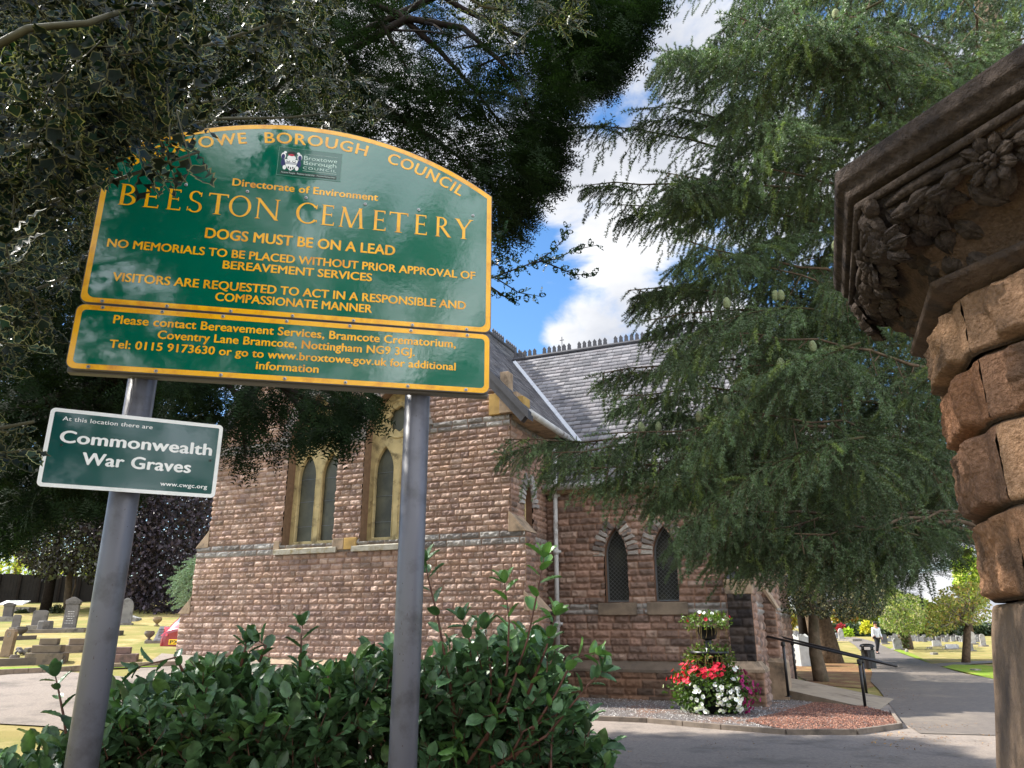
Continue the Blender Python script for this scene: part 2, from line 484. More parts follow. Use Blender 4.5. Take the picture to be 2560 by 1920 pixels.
def rockwall(name, parent, org, ux, un, x0, x1, z0, z1, keep=None, bands=(), ch=0.138, bw=(0.18, 0.38), res=0.024, relief=0.035,
             pal=PINK, seed=0, stain=0.38, band_pal=GREYW, mats=None, mortar=srgb(150, 118, 98)):
    """rock-faced coursed stones as real relief on a vertical plane; org + x*ux + z*Z, outward normal un"""
    org = np.array(org, float); ux = np.array(ux, float); un = np.array(un, float)
    rng = np.random.default_rng(seed + 11)
    zs = [z0]; isband = []
    edges = sorted(set([z0, z1] + [b for bb in bands for b in bb if z0 < b < z1]))
    zs = []; isband = []
    for a, b in zip(edges[:-1], edges[1:]):
        k = max(1, int(round((b - a) / ch)))
        e = np.linspace(a, b, k + 1)
        if k > 2: e[1:-1] += rng.uniform(-0.012, 0.012, k - 1)
        zs += list(e[:-1])
        bd = any(bb[0] - 1e-4 <= a and b <= bb[1] + 1e-4 for bb in bands)
        isband += [bd] * k
    zs.append(z1); zs = np.array(zs); isband = np.array(isband)
    nx = max(2, int(round((x1 - x0) / res)) + 1); nz = max(2, int(round((z1 - z0) / res)) + 1)
    X, Z = np.meshgrid(np.linspace(x0, x1, nx), np.linspace(z0, z1, nz))
    ci = np.clip(np.searchsorted(zs, Z, side='right') - 1, 0, len(zs) - 2)
    L = np.zeros_like(X); Rr = np.zeros_like(X); bid = np.zeros(X.shape, dtype=np.int64)
    for c in range(len(zs) - 1):
        xs = [x0]
        w0, w1 = bw if not isband[c] else (0.35, 0.6)
        xs.append(x0 + rng.uniform(w0 * 0.6, w1))
        while xs[-1] < x1: xs.append(xs[-1] + rng.uniform(w0, w1))
        xs[-1] = x1
        if len(xs) > 2 and xs[-1] - xs[-2] < 0.1: xs.pop(-2)
        xs = np.array(xs)
        mk = ci == c
        bi = np.clip(np.searchsorted(xs, X[mk], side='right') - 1, 0, len(xs) - 2)
        L[mk] = X[mk] - xs[bi]; Rr[mk] = xs[bi + 1] - X[mk]; bid[mk] = c * 997 + bi
    B = Z - zs[ci]; Tt = zs[ci + 1] - Z
    e = np.minimum(np.minimum(L, Rr), np.minimum(B, Tt))
    s = np.clip((e - 0.005) / 0.032, 0, 1); s = s * s * (3 - 2 * s)
    rr = hash1(bid, seed); r2 = hash1(bid, seed + 5); r3 = hash1(bid, seed + 9)
    tilt = ((L / np.maximum(L + Rr, 1e-3)) - 0.5) * (r2 - 0.5) * 0.9 + ((B / np.maximum(B + Tt, 1e-3)) - 0.5) * (r3 - 0.6) * 0.9
    rough = fbm(X * 15 + rr * 50, Z * 19 + r2 * 50, seed + 3, 4) - 0.45
    cut = np.abs(fbm(X * 14 + r3 * 90, Z * 17 + rr * 70, seed + 4, 3) - 0.42)
    h = s * relief * (0.5 + 0.35 * rr + 0.7 * tilt + 1.7 * rough + 1.5 * cut)
    h = np.maximum(h, 0) + s * 0.006
    V = org + X[..., None] * ux + Z[..., None] * np.array([0, 0, 1.0]) + h[..., None] * un
    pal = np.array(pal); bp = np.array(band_pal)
    col = pal[(hash1(bid, seed + 21) * len(pal)).astype(int) % len(pal)]
    cb = bp[(hash1(bid, seed + 22) * len(bp)).astype(int) % len(bp)]
    col = np.where(isband[ci][..., None], cb, col)
    col = col * (0.78 + 0.28 * hash1(bid, seed + 23))[..., None]
    st = np.clip((fbm(X * 1.1, Z * 1.6, seed + 31, 4) - 0.5) * 4, 0, 1) * stain
    sk = np.clip((fbm(X * 5.0, Z * .45, seed + 37, 4) - .52) * 5, 0, 1) * stain * .9
    st = np.maximum(st, sk)
    blk = (hash1(bid, seed + 40) > 0.95) * 0.35
    col = col * (1 - np.maximum(st, blk))[..., None] + np.array(srgb(92, 80, 70)) * np.maximum(st, blk)[..., None]
    mo = np.clip(1 - (e - 0.004) / 0.008, 0, 1)
    col = col * (1 - mo[..., None]) + np.array(mortar) * mo[..., None]
    I = np.arange(nx * nz).reshape(nz, nx)
    Q = np.stack([I[:-1, :-1], I[:-1, 1:], I[1:, 1:], I[1:, :-1]], -1).reshape(-1, 4)
    if np.dot(np.cross(ux, [0, 0, 1]), un) < 0: Q = Q[:, ::-1]
    if keep is not None:
        xc = (X[:-1, :-1] + X[1:, 1:]) / 2; zc = (Z[:-1, :-1] + Z[1:, 1:]) / 2
        Q = Q[keep(xc, zc).ravel()]
    used = np.zeros(nx * nz, bool); used[Q.ravel()] = True
    mp = np.cumsum(used) - 1
    return np_obj(name, V.reshape(-1, 3)[used], [mp[Q]], mats or [M_stone], parent, None, col.reshape(-1, 3)[used], True)

def arch_top(xc, hw, zs, rise, n=14):
    """pointed arch from right springing to left springing (list of x,z)"""
    # two arcs of radius R centred on the springing line
    R = (hw * hw + rise * rise) / (2 * hw)
    pts = []
    a1 = math.acos((R - hw) / R)
    for i in range(n + 1):
        a = a1 * i / n
        pts.append((xc + hw - R + R * math.cos(a), zs + R * math.sin(a)))
    for i in range(n - 1, -1, -1):
        a = a1 * i / n
        pts.append((xc - hw + R - R * math.cos(a), zs + R * math.sin(a)))
    return pts
def arch_open(xc, hw, z0, zs, rise, n=14):
    return [(xc - hw, z0), (xc + hw, z0)] + arch_top(xc, hw, zs, rise, n)
def in_arch(X, Z, xc, hw, z0, zs, rise):
    R = (hw * hw + rise * rise) / (2 * hw)
    below = (np.abs(X - xc) < hw) & (Z > z0) & (Z <= zs)
    top = (Z > zs) & ((X - (xc + hw - R)) ** 2 + (Z - zs) ** 2 < R * R) & ((X - (xc - hw + R)) ** 2 + (Z - zs) ** 2 < R * R)
    return below | top

HX = -5.0                      # centre line of the gable
def hwid(z):
    return np.interp(z, [0, 0.9, 0.9001, 1.95, 2.32, 3.66, 4.08, 30], [5.2, 5.2, 5.2, 5.2, 4.87, 4.87, 4.5, 4.5])
W1C, W2C, WHW, WZ0, WZS, WR = -6.18, -3.76, 0.81, 3.60, 6.15, 1.42
EAVE_G, RIDGE_G = 6.5, 12.1
def gable_keep(X, Z):
    k = np.abs(X - HX) < hwid(Z)
    k &= (Z < EAVE_G) | (Z < RIDGE_G - np.abs(X - HX) * (RIDGE_G - EAVE_G) / 4.85)
    for c in (W1C, W2C): k &= ~in_arch(X, Z, c, WHW, WZ0, WZS, WR)
    return k
UXv = (1, 0, 0); UYv = (0, 1, 0)
rockwall('wall', church, (0, GY, 0), UXv, (0, -1, 0), -10.2, 0.2, 0.88, 11.9, gable_keep, [(3.37, 3.68), (6.13, 6.41)], seed=1, res=0.018)
rockwall('wall', church, (0, GY - 0.10, 0), UXv, (0, -1, 0), -10.3, 0.3, -0.3, 0.74, None, [], ch=0.2, seed=2, pal=PINK)
# core behind the gable wall so that nothing shows through
core = MB()
core.prism([(-9.45, -0.3), (-0.55, -0.3), (-0.55, 3.4), (-9.45, 3.4)], GY + 0.32, GY + 0.6)
core.build('wall_core', [M_smooth], church)
M_inner = mat('dark interior plaster', srgb(40, 38, 36), .9, .1)
core = MB(); core.box(-9.3, -.9, GY + .62, 12.5, -.25, 6.35); core.box(-.88, -.53, GY + .06, -1.62, -.2, 6.35); core.box(-.88, -.53, -.82, -.02, -.2, 6.35)
core.box(-.4, 4.3, .26, 8.5, -.2, 4.75)
core.build('wall_core', [M_inner], church)
# weathered plinth top and buttress set-offs in smooth stone
pl = MB()
pl.add([(-10.3, GY - .13, .74), (.3, GY - .13, .74), (.3, GY + .02, .9), (-10.3, GY + .02, .9), (-10.3, GY + .4, .74), (.3, GY + .4, .74)],
       [(0, 1, 2, 3), (1, 5, 2), (0, 3, 4)])
pl.build('plinth_top', [M_smooth], church)
def setoff(xa, xb, za, zb, y0, y1):
    m = MB()
    m.prism([(xa, za), (xb, za), (xb, zb)] if xa < xb else [(xb, za), (xa, za), (xb, zb)], y0, y1)
    return m.build('buttress_setoff', [M_smooth], church, bevel=0.012)
for xa, xb, za, zb in ((-9.92, -9.47, 3.64, 4.12), (-10.26, -9.84, 1.93, 2.36), (-0.08, -0.53, 3.64, 4.12), (0.26, -0.16, 1.93, 2.36)):
    setoff(xa, xb, za, zb, GY - 0.05, GY + 0.62)
# buttress sides facing right and left
for xs, s in ((-0.13, 1), (-9.87, -1)):
    rockwall('buttress_side', church, (xs, GY, 0), UYv, (s, 0, 0), 0.0, 0.58, 1.9, 3.66, seed=5, pal=PINK_SHADE if s > 0 else PINK)
    rockwall('buttress_side', church, (xs + s * .33, GY, 0), UYv, (s, 0, 0), 0.0, 0.58, -0.3, 1.95, seed=6, pal=PINK_SHADE if s > 0 else PINK)
# return wall of the gable block (faces right), with one lancet
def ret_keep(X, Z): return ~in_arch(X, Z, -1.22, 0.27, 2.62, 4.35, 0.6)
rockwall('wall', church, (-0.5, 0, 0), UYv, (1, 0, 0), GY, 0.02, -0.2, 6.45, ret_keep, [(3.37, 3.68), (6.13, 6.41)], seed=8, pal=PINK_SHADE)
lw = MB(); lw.prism([(-9.5, -0.3), (-9.5, 6.45), (-9.35, 6.45), (-9.35, -0.3)], GY, 13); lw.build('wall', [M_smooth], church)

# tracery windows of the gable
def foil(xc, zc, r0, r1, n=8, k=7):
    pts = []
    for i in range(n):
        a0 = 2 * PI * i / n
        cx, cz = xc + r0 * math.cos(a0), zc + r0 * math.sin(a0)
        for j in range(k):
            a = a0 + rad(66) * (2 * j / (k - 1) - 1)
            pts.append((cx + r1 * math.cos(a), cz + r1 * math.sin(a)))
    return pts
def voussoirs(m, xc, hw, zs, rise, y0, y1, wid, n, rng, tints, off=0.0):
    R = (hw * hw + rise * rise) / (2 * hw)
    a1 = math.acos((R - hw) / R)
    for side in (1, -1):
        cx = xc + side * (hw - R)
        for i in range(n):
            a, b = a1 * i / n + 0.008, a1 * (i + 1) / n - 0.008
            if i == n - 1: b = a1
            j = rng.uniform(-0.03, 0.03)
            ro = R + wid + j
            q = [(R + off, a), (ro, a), (ro, (a + b) / 2), (ro, b), (R + off, b), (R + off, (a + b) / 2)]
            pts = []
            for r, t in q:
                x = cx + side * r * math.cos(t); z = zs + r * math.sin(t)
                if side > 0: x = max(x, xc)
                else: x = min(x, xc)
                pts.append((x, z))
            if side < 0: pts = pts[::-1]
            m.tint = tints[rng.integers(len(tints))]
            f = rng.uniform(0.0, 0.05)
            # pillowed front: inset raised face
            n0 = len(m.v)
            c = np.array(pts).mean(0)
            inn = [tuple(c + (np.array(p) - c) * 0.72) for p in pts]
            k = len(pts)
            vs = [(x, y1, z) for x, z in pts] + [(x, y0, z) for x, z in pts] + [(x, y0 - 0.02 - f, z) for x, z in inn]
            fs = [(i2, (i2 + 1) % k, (i2 + 1) % k + k, i2 + k) for i2 in range(k)]
            fs += [(i2 + k, (i2 + 1) % k + k, (i2 + 1) % k + 2 * k, i2 + 2 * k) for i2 in range(k)] + [tuple(range(2 * k, 3 * k))]
            m.add(vs, fs)
rngc = np.random.default_rng(4)
def strip_in(m, pts, y0, y1, close=False):
    """reveal surface along an outline, from y0 to y1"""
    n = len(pts)
    vs = [(x, y0, z) for x, z in pts] + [(x, y1, z) for x, z in pts]
    m.add(vs, [(i, i + 1, i + 1 + n, i + n) for i in range(n - 1)] + ([(n - 1, 0, n, 2 * n - 1)] if close else []))
for c in (W1C, W2C):
    fr = 0.30
    outer = arch_open(c, WHW + 0.02, WZ0 - 0.02, WZS, WR)
    holes = [arch_open(c + s * 0.385, 0.285, 3.70, 5.38, 0.66) for s in (-1, 1)] + [foil(c, 6.72, 0.235, 0.125)]
    t = plate('window', outer, holes, 0.16, [M_tracery], church, Matrix.Translation((0, GY + fr, 0)), 0.015)
    # raised ring round the foiled roundel, hood edges of the lights
    g = MB()
    ring = [(c + 0.5 * math.cos(2 * PI * i / 40), GY + fr - 0.01, 6.72 + 0.5 * math.sin(2 * PI * i / 40)) for i in range(41)]
    g.tube(ring, 0.035, 6, cap=False)
    for s in (-1, 1):
        a = [(x, GY + fr - 0.005, z) for x, z in [(c + s * .385 + .305, 3.70)] + arch_top(c + s * .385, .305, 5.38, .69) + [(c + s * .385 - .305, 3.70)]]
        g.tube(a, 0.018, 5)
    g.build('tracery_moulding', [M_tracery], t, True)
    p = MB(); p.add([(c - .8, GY + fr + .09, 3.62), (c + .8, GY + fr + .09, 3.62), (c + .8, GY + fr + .09, 7.5), (c - .8, GY + fr + .09, 7.5)], [(0, 1, 2, 3)])
    for s in (-1, 1):
        for zz in (4.1, 4.75, 5.35): p.box(c + s * .385 - .28, c + s * .385 + .28, GY + fr + .078, GY + fr + .088, zz, zz + .012, 1)
    p.build('pane', [M_glassd, M_lattice], t)
    r = MB(); pts = [(c + WHW, WZ0)] + arch_top(c, WHW, WZS, WR) + [(c - WHW, WZ0)]
    r.tint = srgb(138, 112, 90); strip_in(r, pts, GY - 0.0, GY + fr + 0.02)
    r.build('reveal', [M_stone], t, tint=True)
    v = MB(); voussoirs(v, c, WHW + 0.02, WZS, WR, GY - 0.02, GY + 0.1, 0.33, 11, rngc, GREYW + [srgb(110, 104, 100)])
    v.build('arch_stones', [M_stone], t, tint=True)
    s = MB()
    s.add([(c - .98, GY - .10, 3.36), (c + .98, GY - .10, 3.36), (c + .98, GY - .10, 3.48), (c - .98, GY - .10, 3.48),
           (c - .80, GY + .33, 3.66), (c + .80, GY + .33, 3.66), (c - .98, GY + .05, 3.36), (c + .98, GY + .05, 3.36), (c - .98, GY + .02, 3.6), (c + .98, GY + .02, 3.6)],
          [(0, 1, 2, 3), (3, 2, 5, 4), (1, 0, 6, 7), (0, 3, 8, 6), (1, 7, 9, 2), (2, 9, 5), (3, 4, 8)])
    s.build('sill', [M_sill], t)
pb = MB()
pb.box(-5.33, -5.0, GY - .075, GY + .1, 3.42, 3.70); pb.box(-7.2, -7.02, GY - .06, GY + .1, 3.42, 3.72); pb.build('sill_block', [M_smooth], church, bevel=.012)
pb = MB(); pb.box(-4.99, -4.62, GY - .075, GY + .1, 3.42, 3.70); pb.build('sill_block', [M_ochre], church, bevel=.012)
# carved knob stone half hidden under the right springer
kn = MB(); kn.box(-1.02, -0.74, GY - .10, GY + .2, 6.40, 6.92); o = kn.build('kneeler', [M_ochre], church, bevel=.01)
kn = MB(); kn.box(-0.737, -0.28, GY - .12, GY + .3, 6.41, 6.90); kn.box(-0.74, -0.52, GY - .085, GY + .2, 6.903, 7.45); kn.build('kneeler', [M_smooth], church, bevel=.01)
kn = MB(); kn.box(-0.27, -0.12, GY - .10, GY + .3, 6.5, 6.78); kn.build('corbel', [M_ochre], church, bevel=.01)

# roofs
def slates(name, x0, x1, y_of, z_of, nrows, flip, parent, along='x', rng=None, wid=0.26, seed=0):
    """rows of slates; point(u along, s up the slope 0..1)"""
    r = np.random.default_rng(seed)
    V = []; F = []; T = []
    n = 0
    pal = np.array([srgb(105, 103, 106), srgb(117, 115, 117), srgb(94, 92, 95), srgb(128, 125, 127), srgb(109, 105, 107), srgb(86, 85, 88)])
    def pt(u, s):
        return np.array([u, y_of(s), z_of(s)]) if along == 'x' else np.array([y_of(s), u, z_of(s)])
    a = pt(x0, 0); b = pt(x0, 1); sl = b - a; Ls = np.linalg.norm(sl); sd = sl / Ls
    ud = pt(x0 + 1, 0) - pt(x0, 0)
    nn = np.cross(ud, sd); nn *= np.sign(nn[2])
    ex = Ls / nrows
    for i in range(nrows):
        u = x0 - (wid / 2 if i % 2 else 0) - r.uniform(0, .03)
        while u < x1:
            w = wid * r.uniform(0.8, 1.2)
            ua, ub = max(u + .004, x0), min(u + w - .004, x1)
            if ub - ua > .03:
                dz = r.normal(0, .006); lift = 0.022 + abs(r.normal(0, .004))
                p0 = a + sd * (i * ex - .02 + dz); p1 = a + sd * min((i + 1) * ex + .03, Ls)
                q = [p0 + ud * (ua - x0) + nn * lift, p0 + ud * (ub - x0) + nn * (lift + r.normal(0, .003)), p1 + ud * (ub - x0) + nn * .006, p1 + ud * (ua - x0) + nn * .006,
                     p0 + ud * (ua - x0) + nn * (lift - .012), p0 + ud * (ub - x0) + nn * (lift - .012)]
                V += q; F.append((n, n + 1, n + 2, n + 3)); F.append((n + 4, n + 5, n + 1, n)); n += 6
                c = pal[r.integers(len(pal))] * r.uniform(.85, 1.15)
                T += [c] * 6
            u += w
    # backing
    o = np_obj(name, np.array(V), [np.array(F)], [M_slate], parent, None, np.array(T))
    return o
k2 = (10.25 - 5.0) / 4.5; k1 = (RIDGE_G - 6.45) / 4.95
roof_w = slates('roof', -3.6, 4.75, lambda s: -.22 + s * 4.57, lambda s: 4.97 + s * 5.3, 34, False, church, 'x', seed=3)
bk = MB()
bk.add([(-3.6, -.2, 4.95), (4.7, -.2, 4.95), (4.7, 4.35, 10.22), (-3.6, 4.35, 10.22), (-3.6, 8.9, 4.95), (4.7, 8.9, 4.95)], [(0, 1, 2, 3), (3, 2, 5, 4)])
M_under = mat('roof underlay', srgb(50, 48, 48), 0.9, .1)
bk.build('roof_deck', [M_under], roof_w)
roof_g = slates('roof', GY - .18, 13.0, lambda s: -.02 - s * 4.98, lambda s: 6.42 + s * (RIDGE_G - 6.42), 38, False, church, 'y', seed=4)
bk = MB()
bk.add([(-.06, GY - .15, 6.40), (-.06, 13, 6.40), (HX, 13, RIDGE_G - .03), (HX, GY - .15, RIDGE_G - .03), (-9.94, GY - .15, 6.40), (-9.94, 13, 6.40)], [(0, 1, 2, 3), (3, 2, 5, 4)])
bk.build('roof_deck', [M_under], roof_g)
# valley flashing between the two roofs
vl = MB()
def vpt(z):
    return np.array([HX + (RIDGE_G - z) / k1 + .02, -.15 + (z - 5.0) / k2 - .02, z + .05])
va, vb = vpt(6.1), vpt(10.15)
dv = (vb - va) / np.linalg.norm(vb - va); sd_ = np.cross(dv, [0, -.75, .66]); sd_ /= np.linalg.norm(sd_)
q = [va, vb]
for nseg in range(3):
    a_ = va + (vb - va) * nseg / 3; b_ = va + (vb - va) * (nseg + 1) / 3 - dv * .01
    w_ = .055
    up_ = np.array([.15, -.3, .25]) * .12
    vl.add([a_ - sd_ * w_, a_ + sd_ * w_, b_ + sd_ * w_, b_ - sd_ * w_, a_ - sd_ * w_ + up_, a_ + sd_ * w_ + up_, b_ + sd_ * w_ + up_, b_ - sd_ * w_ + up_],
           [(4, 5, 6, 7), (0, 1, 5, 4), (1, 2, 6, 5), (2, 3, 7, 6), (3, 0, 4, 7)])
vl.build('valley_flashing', [M_lead], roof_w)
# ridge tiles with cresting
def crest(name, p0, p1, parent, step=0.178):
    p0 = Vector(p0); p1 = Vector(p1); d_ = (p1 - p0); Ln = d_.length; d_.normalize()
    m = MB()
    m.tube([p0 + Vector((0, 0, .05)), p1 + Vector((0, 0, .05))], .075, 8)
    prof = [(-.062, .09), (.062, .09), (.06, .17), (.05, .23), (.062, .27), (.035, .31), (.0, .36), (-.035, .31), (-.062, .27), (-.05, .23), (-.06, .17)]
    n = int(Ln / step)
    side = Vector((-d_.y, d_.x, 0)) * .025
    for i in range(n):
        c = p0 + d_ * (step * (i + .5))
        if (i % 7) == 5: continue
        vs = [c + d_ * a + Vector((0, 0, b)) - side for a, b in prof] + [c + d_ * a + Vector((0, 0, b)) + side for a, b in prof]
        k = len(prof)
        m.add(vs, [tuple(range(k)), tuple(range(2 * k - 1, k - 1, -1))] + [(j, j + k, (j + 1) % k + k, (j + 1) % k) for j in range(k)])
    return m.build(name, [M_ridge], parent)
crest('ridge_cresting', (-3.35, 4.35, 10.27), (4.7, 4.35, 10.27), roof_w)
crest('ridge_cresting', (HX, GY - .2, RIDGE_G), (HX, 13, RIDGE_G), roof_g)
fl = MB(); fl.box(-3.0, 4.7, 4.12, 4.34, 10.02, 10.06); 
fn = MB(); fn.tube([(-2.3, 6.4, 10), (-2.3, 6.4, 11.75)], .014, 6); fn.tube([(-2.38, 6.4, 11.62), (-2.22, 6.4, 11.62)], .014, 6); fn.build('finial', [M_ridge], roof_w)
# gable verge (dark coping with a projecting lip)
vg = MB()
dx, dz = 4.98, RIDGE_G - 6.42
ln = math.hypot(dx, dz); ux_, uz_ = -dx / ln, dz / ln
for s in (1, -1):
    a = (HX + s * 5.06, 6.36); b = (HX, RIDGE_G + .02)
    t = .17
    vg.prism([(a[0], a[1]), (b[0], b[1]), (b[0], b[1] - t * 1.5), (a[0] - s * .0, a[1] - t * 1.2)][::s], GY - .26, GY + .05)
    vg.prism([(a[0] - s * .1, a[1] - .1), (b[0], b[1] - t * 1.2), (b[0], b[1] - t * 2.6), (a[0] - s * .22, a[1] - .22)][::s], GY - .17, GY + .03)
vg.build('verge', [M_ridge], church)
gt = MB()
gt.tube([(.02, GY - .05, 6.36), (.02, 1.35, 6.33)], .085, 10); gt.build('gutter', [M_gutter], church, True)
gt = MB(); gt.box(-.5, -.0, GY + .05, 0, 6.28, 6.42); gt.build('eaves_course', [M_smooth], church)
gt = MB(); gt.tube([(-.45, -.3, 4.94), (4.75, -.3, 4.94)], .085, 10)
gt.build('gutter', [M_gutter], church, True)
dp = MB(); dp.tube([(-.2, -.14, 6.2), (-.2, -.14, 0.0)], .058, 12)
for zz in (1.6, 3.3, 4.7, 5.7): dp.tube([(-.2, -.14, zz), (-.2, -.14, zz + .12)], .076, 12)
for zz in (1.64, 3.34, 4.74): dp.box(-.3, -.1, -.1, .0, zz, zz + .06)
dp.build('downpipe', [M_gutter], church, True)

# wing wall
LA, LB = 1.28, 2.46
def wing_keep(X, Z):
    return ~(in_arch(X, Z, LA, 0.28, 2.16, 3.22, 0.66) | in_arch(X, Z, LB, 0.28, 2.16, 3.22, 0.66))
rockwall('wall', church, (0, 0, 0), UXv, (0, -1, 0), -0.5, 4.4, 0.86, 4.95, wing_keep, [(1.87, 2.13)], ch=0.16, bw=(.24, .5), seed=14, pal=PINK_SHADE, relief=.05)
rockwall('wall', church, (0, -.12, 0), UXv, (0, -1, 0), -0.5, 4.5, -0.2, .64, None, [], ch=0.16, bw=(.24, .5), seed=15, pal=[srgb(116, 92, 76), srgb(130, 100, 80), srgb(100, 82, 70)])
pt_ = MB(); pt_.add([(-.5, -.16, .62), (4.5, -.16, .62), (4.5, -.16, .68), (-.5, -.16, .68), (-.5, .01, .88), (4.5, .01, .88)], [(0, 1, 2, 3), (3, 2, 5, 4)])
pt_.build('plinth_top', [mat('dark dressed stone', srgb(98, 86, 74), .85, .25, 5, .2, dirt=srgb(62, 56, 52), dscale=2.5)], church)
ev = MB(); ev.box(-.45, 4.5, -.16, 0.1, 4.80, 4.92); ev.build('eaves_course', [M_smooth], church)
for c in (LA, LB):
    w = plate('window', arch_open(c, .285, 2.14, 3.22, .67), [arch_open(c, .245, 2.2, 3.22, .61)], .05, [M_lattice], church, Matrix.Translation((0, .14, 0)))
    p = MB(); p.prism(arch_open(c, .26, 2.16, 3.22, .63), .165, .18); p.build('pane', [M_glass], w)
    la = MB()
    R_ = (.26 * .26 + .63 * .63) / (.52)
    for sgn in (1, -1):
        for k in range(-14, 30):
            # diagonal lead lines clipped to the light
            x0_ = c - .26; pts = []
            for t in np.linspace(0, .52, 40):
                x = x0_ + t; z = 2.0 + k * .098 + sgn * (t - .26) * 1.75 * .55
                if in_arch(np.array([x]), np.array([z]), c, .25, 2.18, 3.22, .61)[0]: pts.append((x, z))
            if len(pts) > 2:
                (xa, za), (xb, zb) = pts[0], pts[-1]
                la.tube([(xa, .158, za), (xb, .158, zb)], .0042, 4, cap=False)
    la.build('lattice', [M_lattice], w)
    r = MB(); r.tint = srgb(120, 92, 74); strip_in(r, [(c + .28, 2.16)] + arch_top(c, .28, 3.22, .66) + [(c - .28, 2.16)], 0.0, .16); r.build('reveal', [M_stone], w, tint=True)
    v = MB(); voussoirs(v, c, .285, 3.22, .665, -.02, .08, .30, 7, rngc, [srgb(150, 144, 138), srgb(122, 114, 108), srgb(164, 158, 150), srgb(100, 92, 88)])
    v.build('arch_stones', [M_stone], w, tint=True)
    s = MB(); s.box(c - .47, c + .47, -.09, .16, 1.86, 2.14); s.build('sill', [mat('grey brown sill', srgb(118, 104, 88), .85, .2, 5, .2, dirt=srgb(80, 72, 64))], w, bevel=.015)
# return wall lancet
def swap(m):                    # x,y -> y,x mapping for the wall facing +x
    return Matrix(((0, -1, 0, -.5), (1, 0, 0, 0), (0, 0, 1, 0), (0, 0, 0, 1)))
w = plate('window', arch_open(-1.22, .275, 2.6, 4.35, .61), [arch_open(-1.22, .2, 2.7, 4.35, .5)], .08, [M_tracery], church, swap(0) @ Matrix.Translation((0, .16, 0)))
p = MB(); p.prism(arch_open(-1.22, .25, 2.62, 4.35, .58), .22, .24, 0, swap(0)); p.build('pane', [M_glass], w)
v = MB(); n0 = len(v.v); voussoirs(v, -1.22, .275, 4.35, .61, -.02, .08, .28, 7, rngc, GREYW)
v.v = [tuple(swap(0) @ Vector(q)) for q in v.v]; v.build('arch_stones', [M_stone], w, tint=True)
r = MB(); strip_in(r, [(-.95, 2.62)] + arch_top(-1.22, .27, 4.35, .6) + [(-1.49, 2.62)], 0, .18); r.v = [tuple(swap(0) @ Vector(q)) for q in r.v]; r.tint = srgb(120, 92, 74); r.t = [r.tint] * len(r.v)
r.build('reveal', [M_stone], w, tint=True)
s = MB(); s.box(-1.62, -.82, -.08, .15, 2.36, 2.61, 0, swap(0)); s.build('sill', [M_smooth], w, bevel=.015)

# right end of the wing: front buttress with blackened face, end wall, side buttress
BX0, BX1, BY = 3.88, 4.39, -.55
rockwall('buttress_face', church, (0, BY, 0), UXv, (0, -1, 0), BX0, BX1, .9, 2.3, None, ch=.17, bw=(.25, .4), seed=21, pal=BLACKD, stain=.1, mortar=srgb(60, 52, 48))
rockwall('buttress_side', church, (BX1, 0, 0), UYv, (1, 0, 0), BY, 0, .9, 3.6, None, ch=.17, bw=(.25, .4), seed=22, pal=PINK_SHADE)
rockwall('buttress_side', church, (BX0, 0, 0), UYv, (-1, 0, 0), BY, 0, .9, 2.3, None, ch=.17, bw=(.25, .4), seed=23, pal=PINK_SHADE)
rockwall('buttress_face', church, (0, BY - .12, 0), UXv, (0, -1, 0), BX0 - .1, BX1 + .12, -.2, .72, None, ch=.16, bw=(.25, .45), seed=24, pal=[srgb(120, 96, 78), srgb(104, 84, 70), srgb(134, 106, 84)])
rockwall('buttress_side', church, (BX1 + .12, 0, 0), UYv, (1, 0, 0), BY - .12, .2, -.2, .72, None, ch=.16, bw=(.25, .45), seed=25, pal=PINK_SHADE)
b = MB(); b.box(BX0 - .03, BX1 + .03, BY - .04, .02, 2.27, 2.59); b.build('buttress_cap', [M_smooth], church, bevel=.02)
b = MB(); b.add([(BX0, BY, 2.59), (BX1, BY, 2.59), (BX1, 0, 2.8), (BX0, 0, 2.8), (BX0, 0, 2.62), (BX1, 0, 2.62)], [(0, 1, 2, 3), (1, 5, 2), (0, 3, 4)]); b.build('buttress_setoff', [M_ridge], church)
b = MB(); b.add([(BX0 - .12, BY - .15, .7), (BX1 + .15, BY - .15, .7), (BX1 + .15, BY - .15, .76), (BX0 - .12, BY - .15, .76), (BX0, BY, .93), (BX1, BY, .93), (BX1 + .15, .2, .7), (BX1 + .15, .2, .76), (BX1, .2, .93)],
               [(0, 1, 2, 3), (3, 2, 5, 4), (1, 6, 7, 2), (2, 7, 8, 5)]); b.build('plinth_top', [M_smooth], church)
def end_keep(X, Z): return (Z < 4.95) | (Z < 10.1 - np.abs(X - 4.35) * 1.17)
rockwall('wall', church, (4.4, 0, 0), UYv, (1, 0, 0), 0, 8.7, -.2, 10, end_keep, [(1.87, 2.13)], ch=.17, bw=(.25, .5), res=.04, seed=26, pal=PINK_SHADE)
rockwall('buttress_face', church, (0, 1.25, 0), UXv, (0, -1, 0), 4.4, 4.69, -.2, 2.45, lambda X, Z: Z < 2.45 - np.clip(X - 4.42, 0, 9) * 1.4, ch=.17, bw=(.25, .45), seed=27, pal=PINK_SHADE)
rockwall('buttress_side', church, (4.69, 0, 0), UYv, (1, 0, 0), 1.25, 1.95, -.2, 1.9, None, ch=.17, bw=(.25, .45), seed=28, pal=PINK_SHADE)
b = MB(); b.add([(4.73, 1.2, 2.02), (4.73, 2.0, 2.02), (4.42, 2.0, 2.6), (4.42, 1.2, 2.6), (4.42, 1.2, 2.45), (4.73, 1.2, 1.94)], [(0, 1, 2, 3), (0, 3, 4, 5)]); b.build('buttress_setoff', [M_smooth], church)
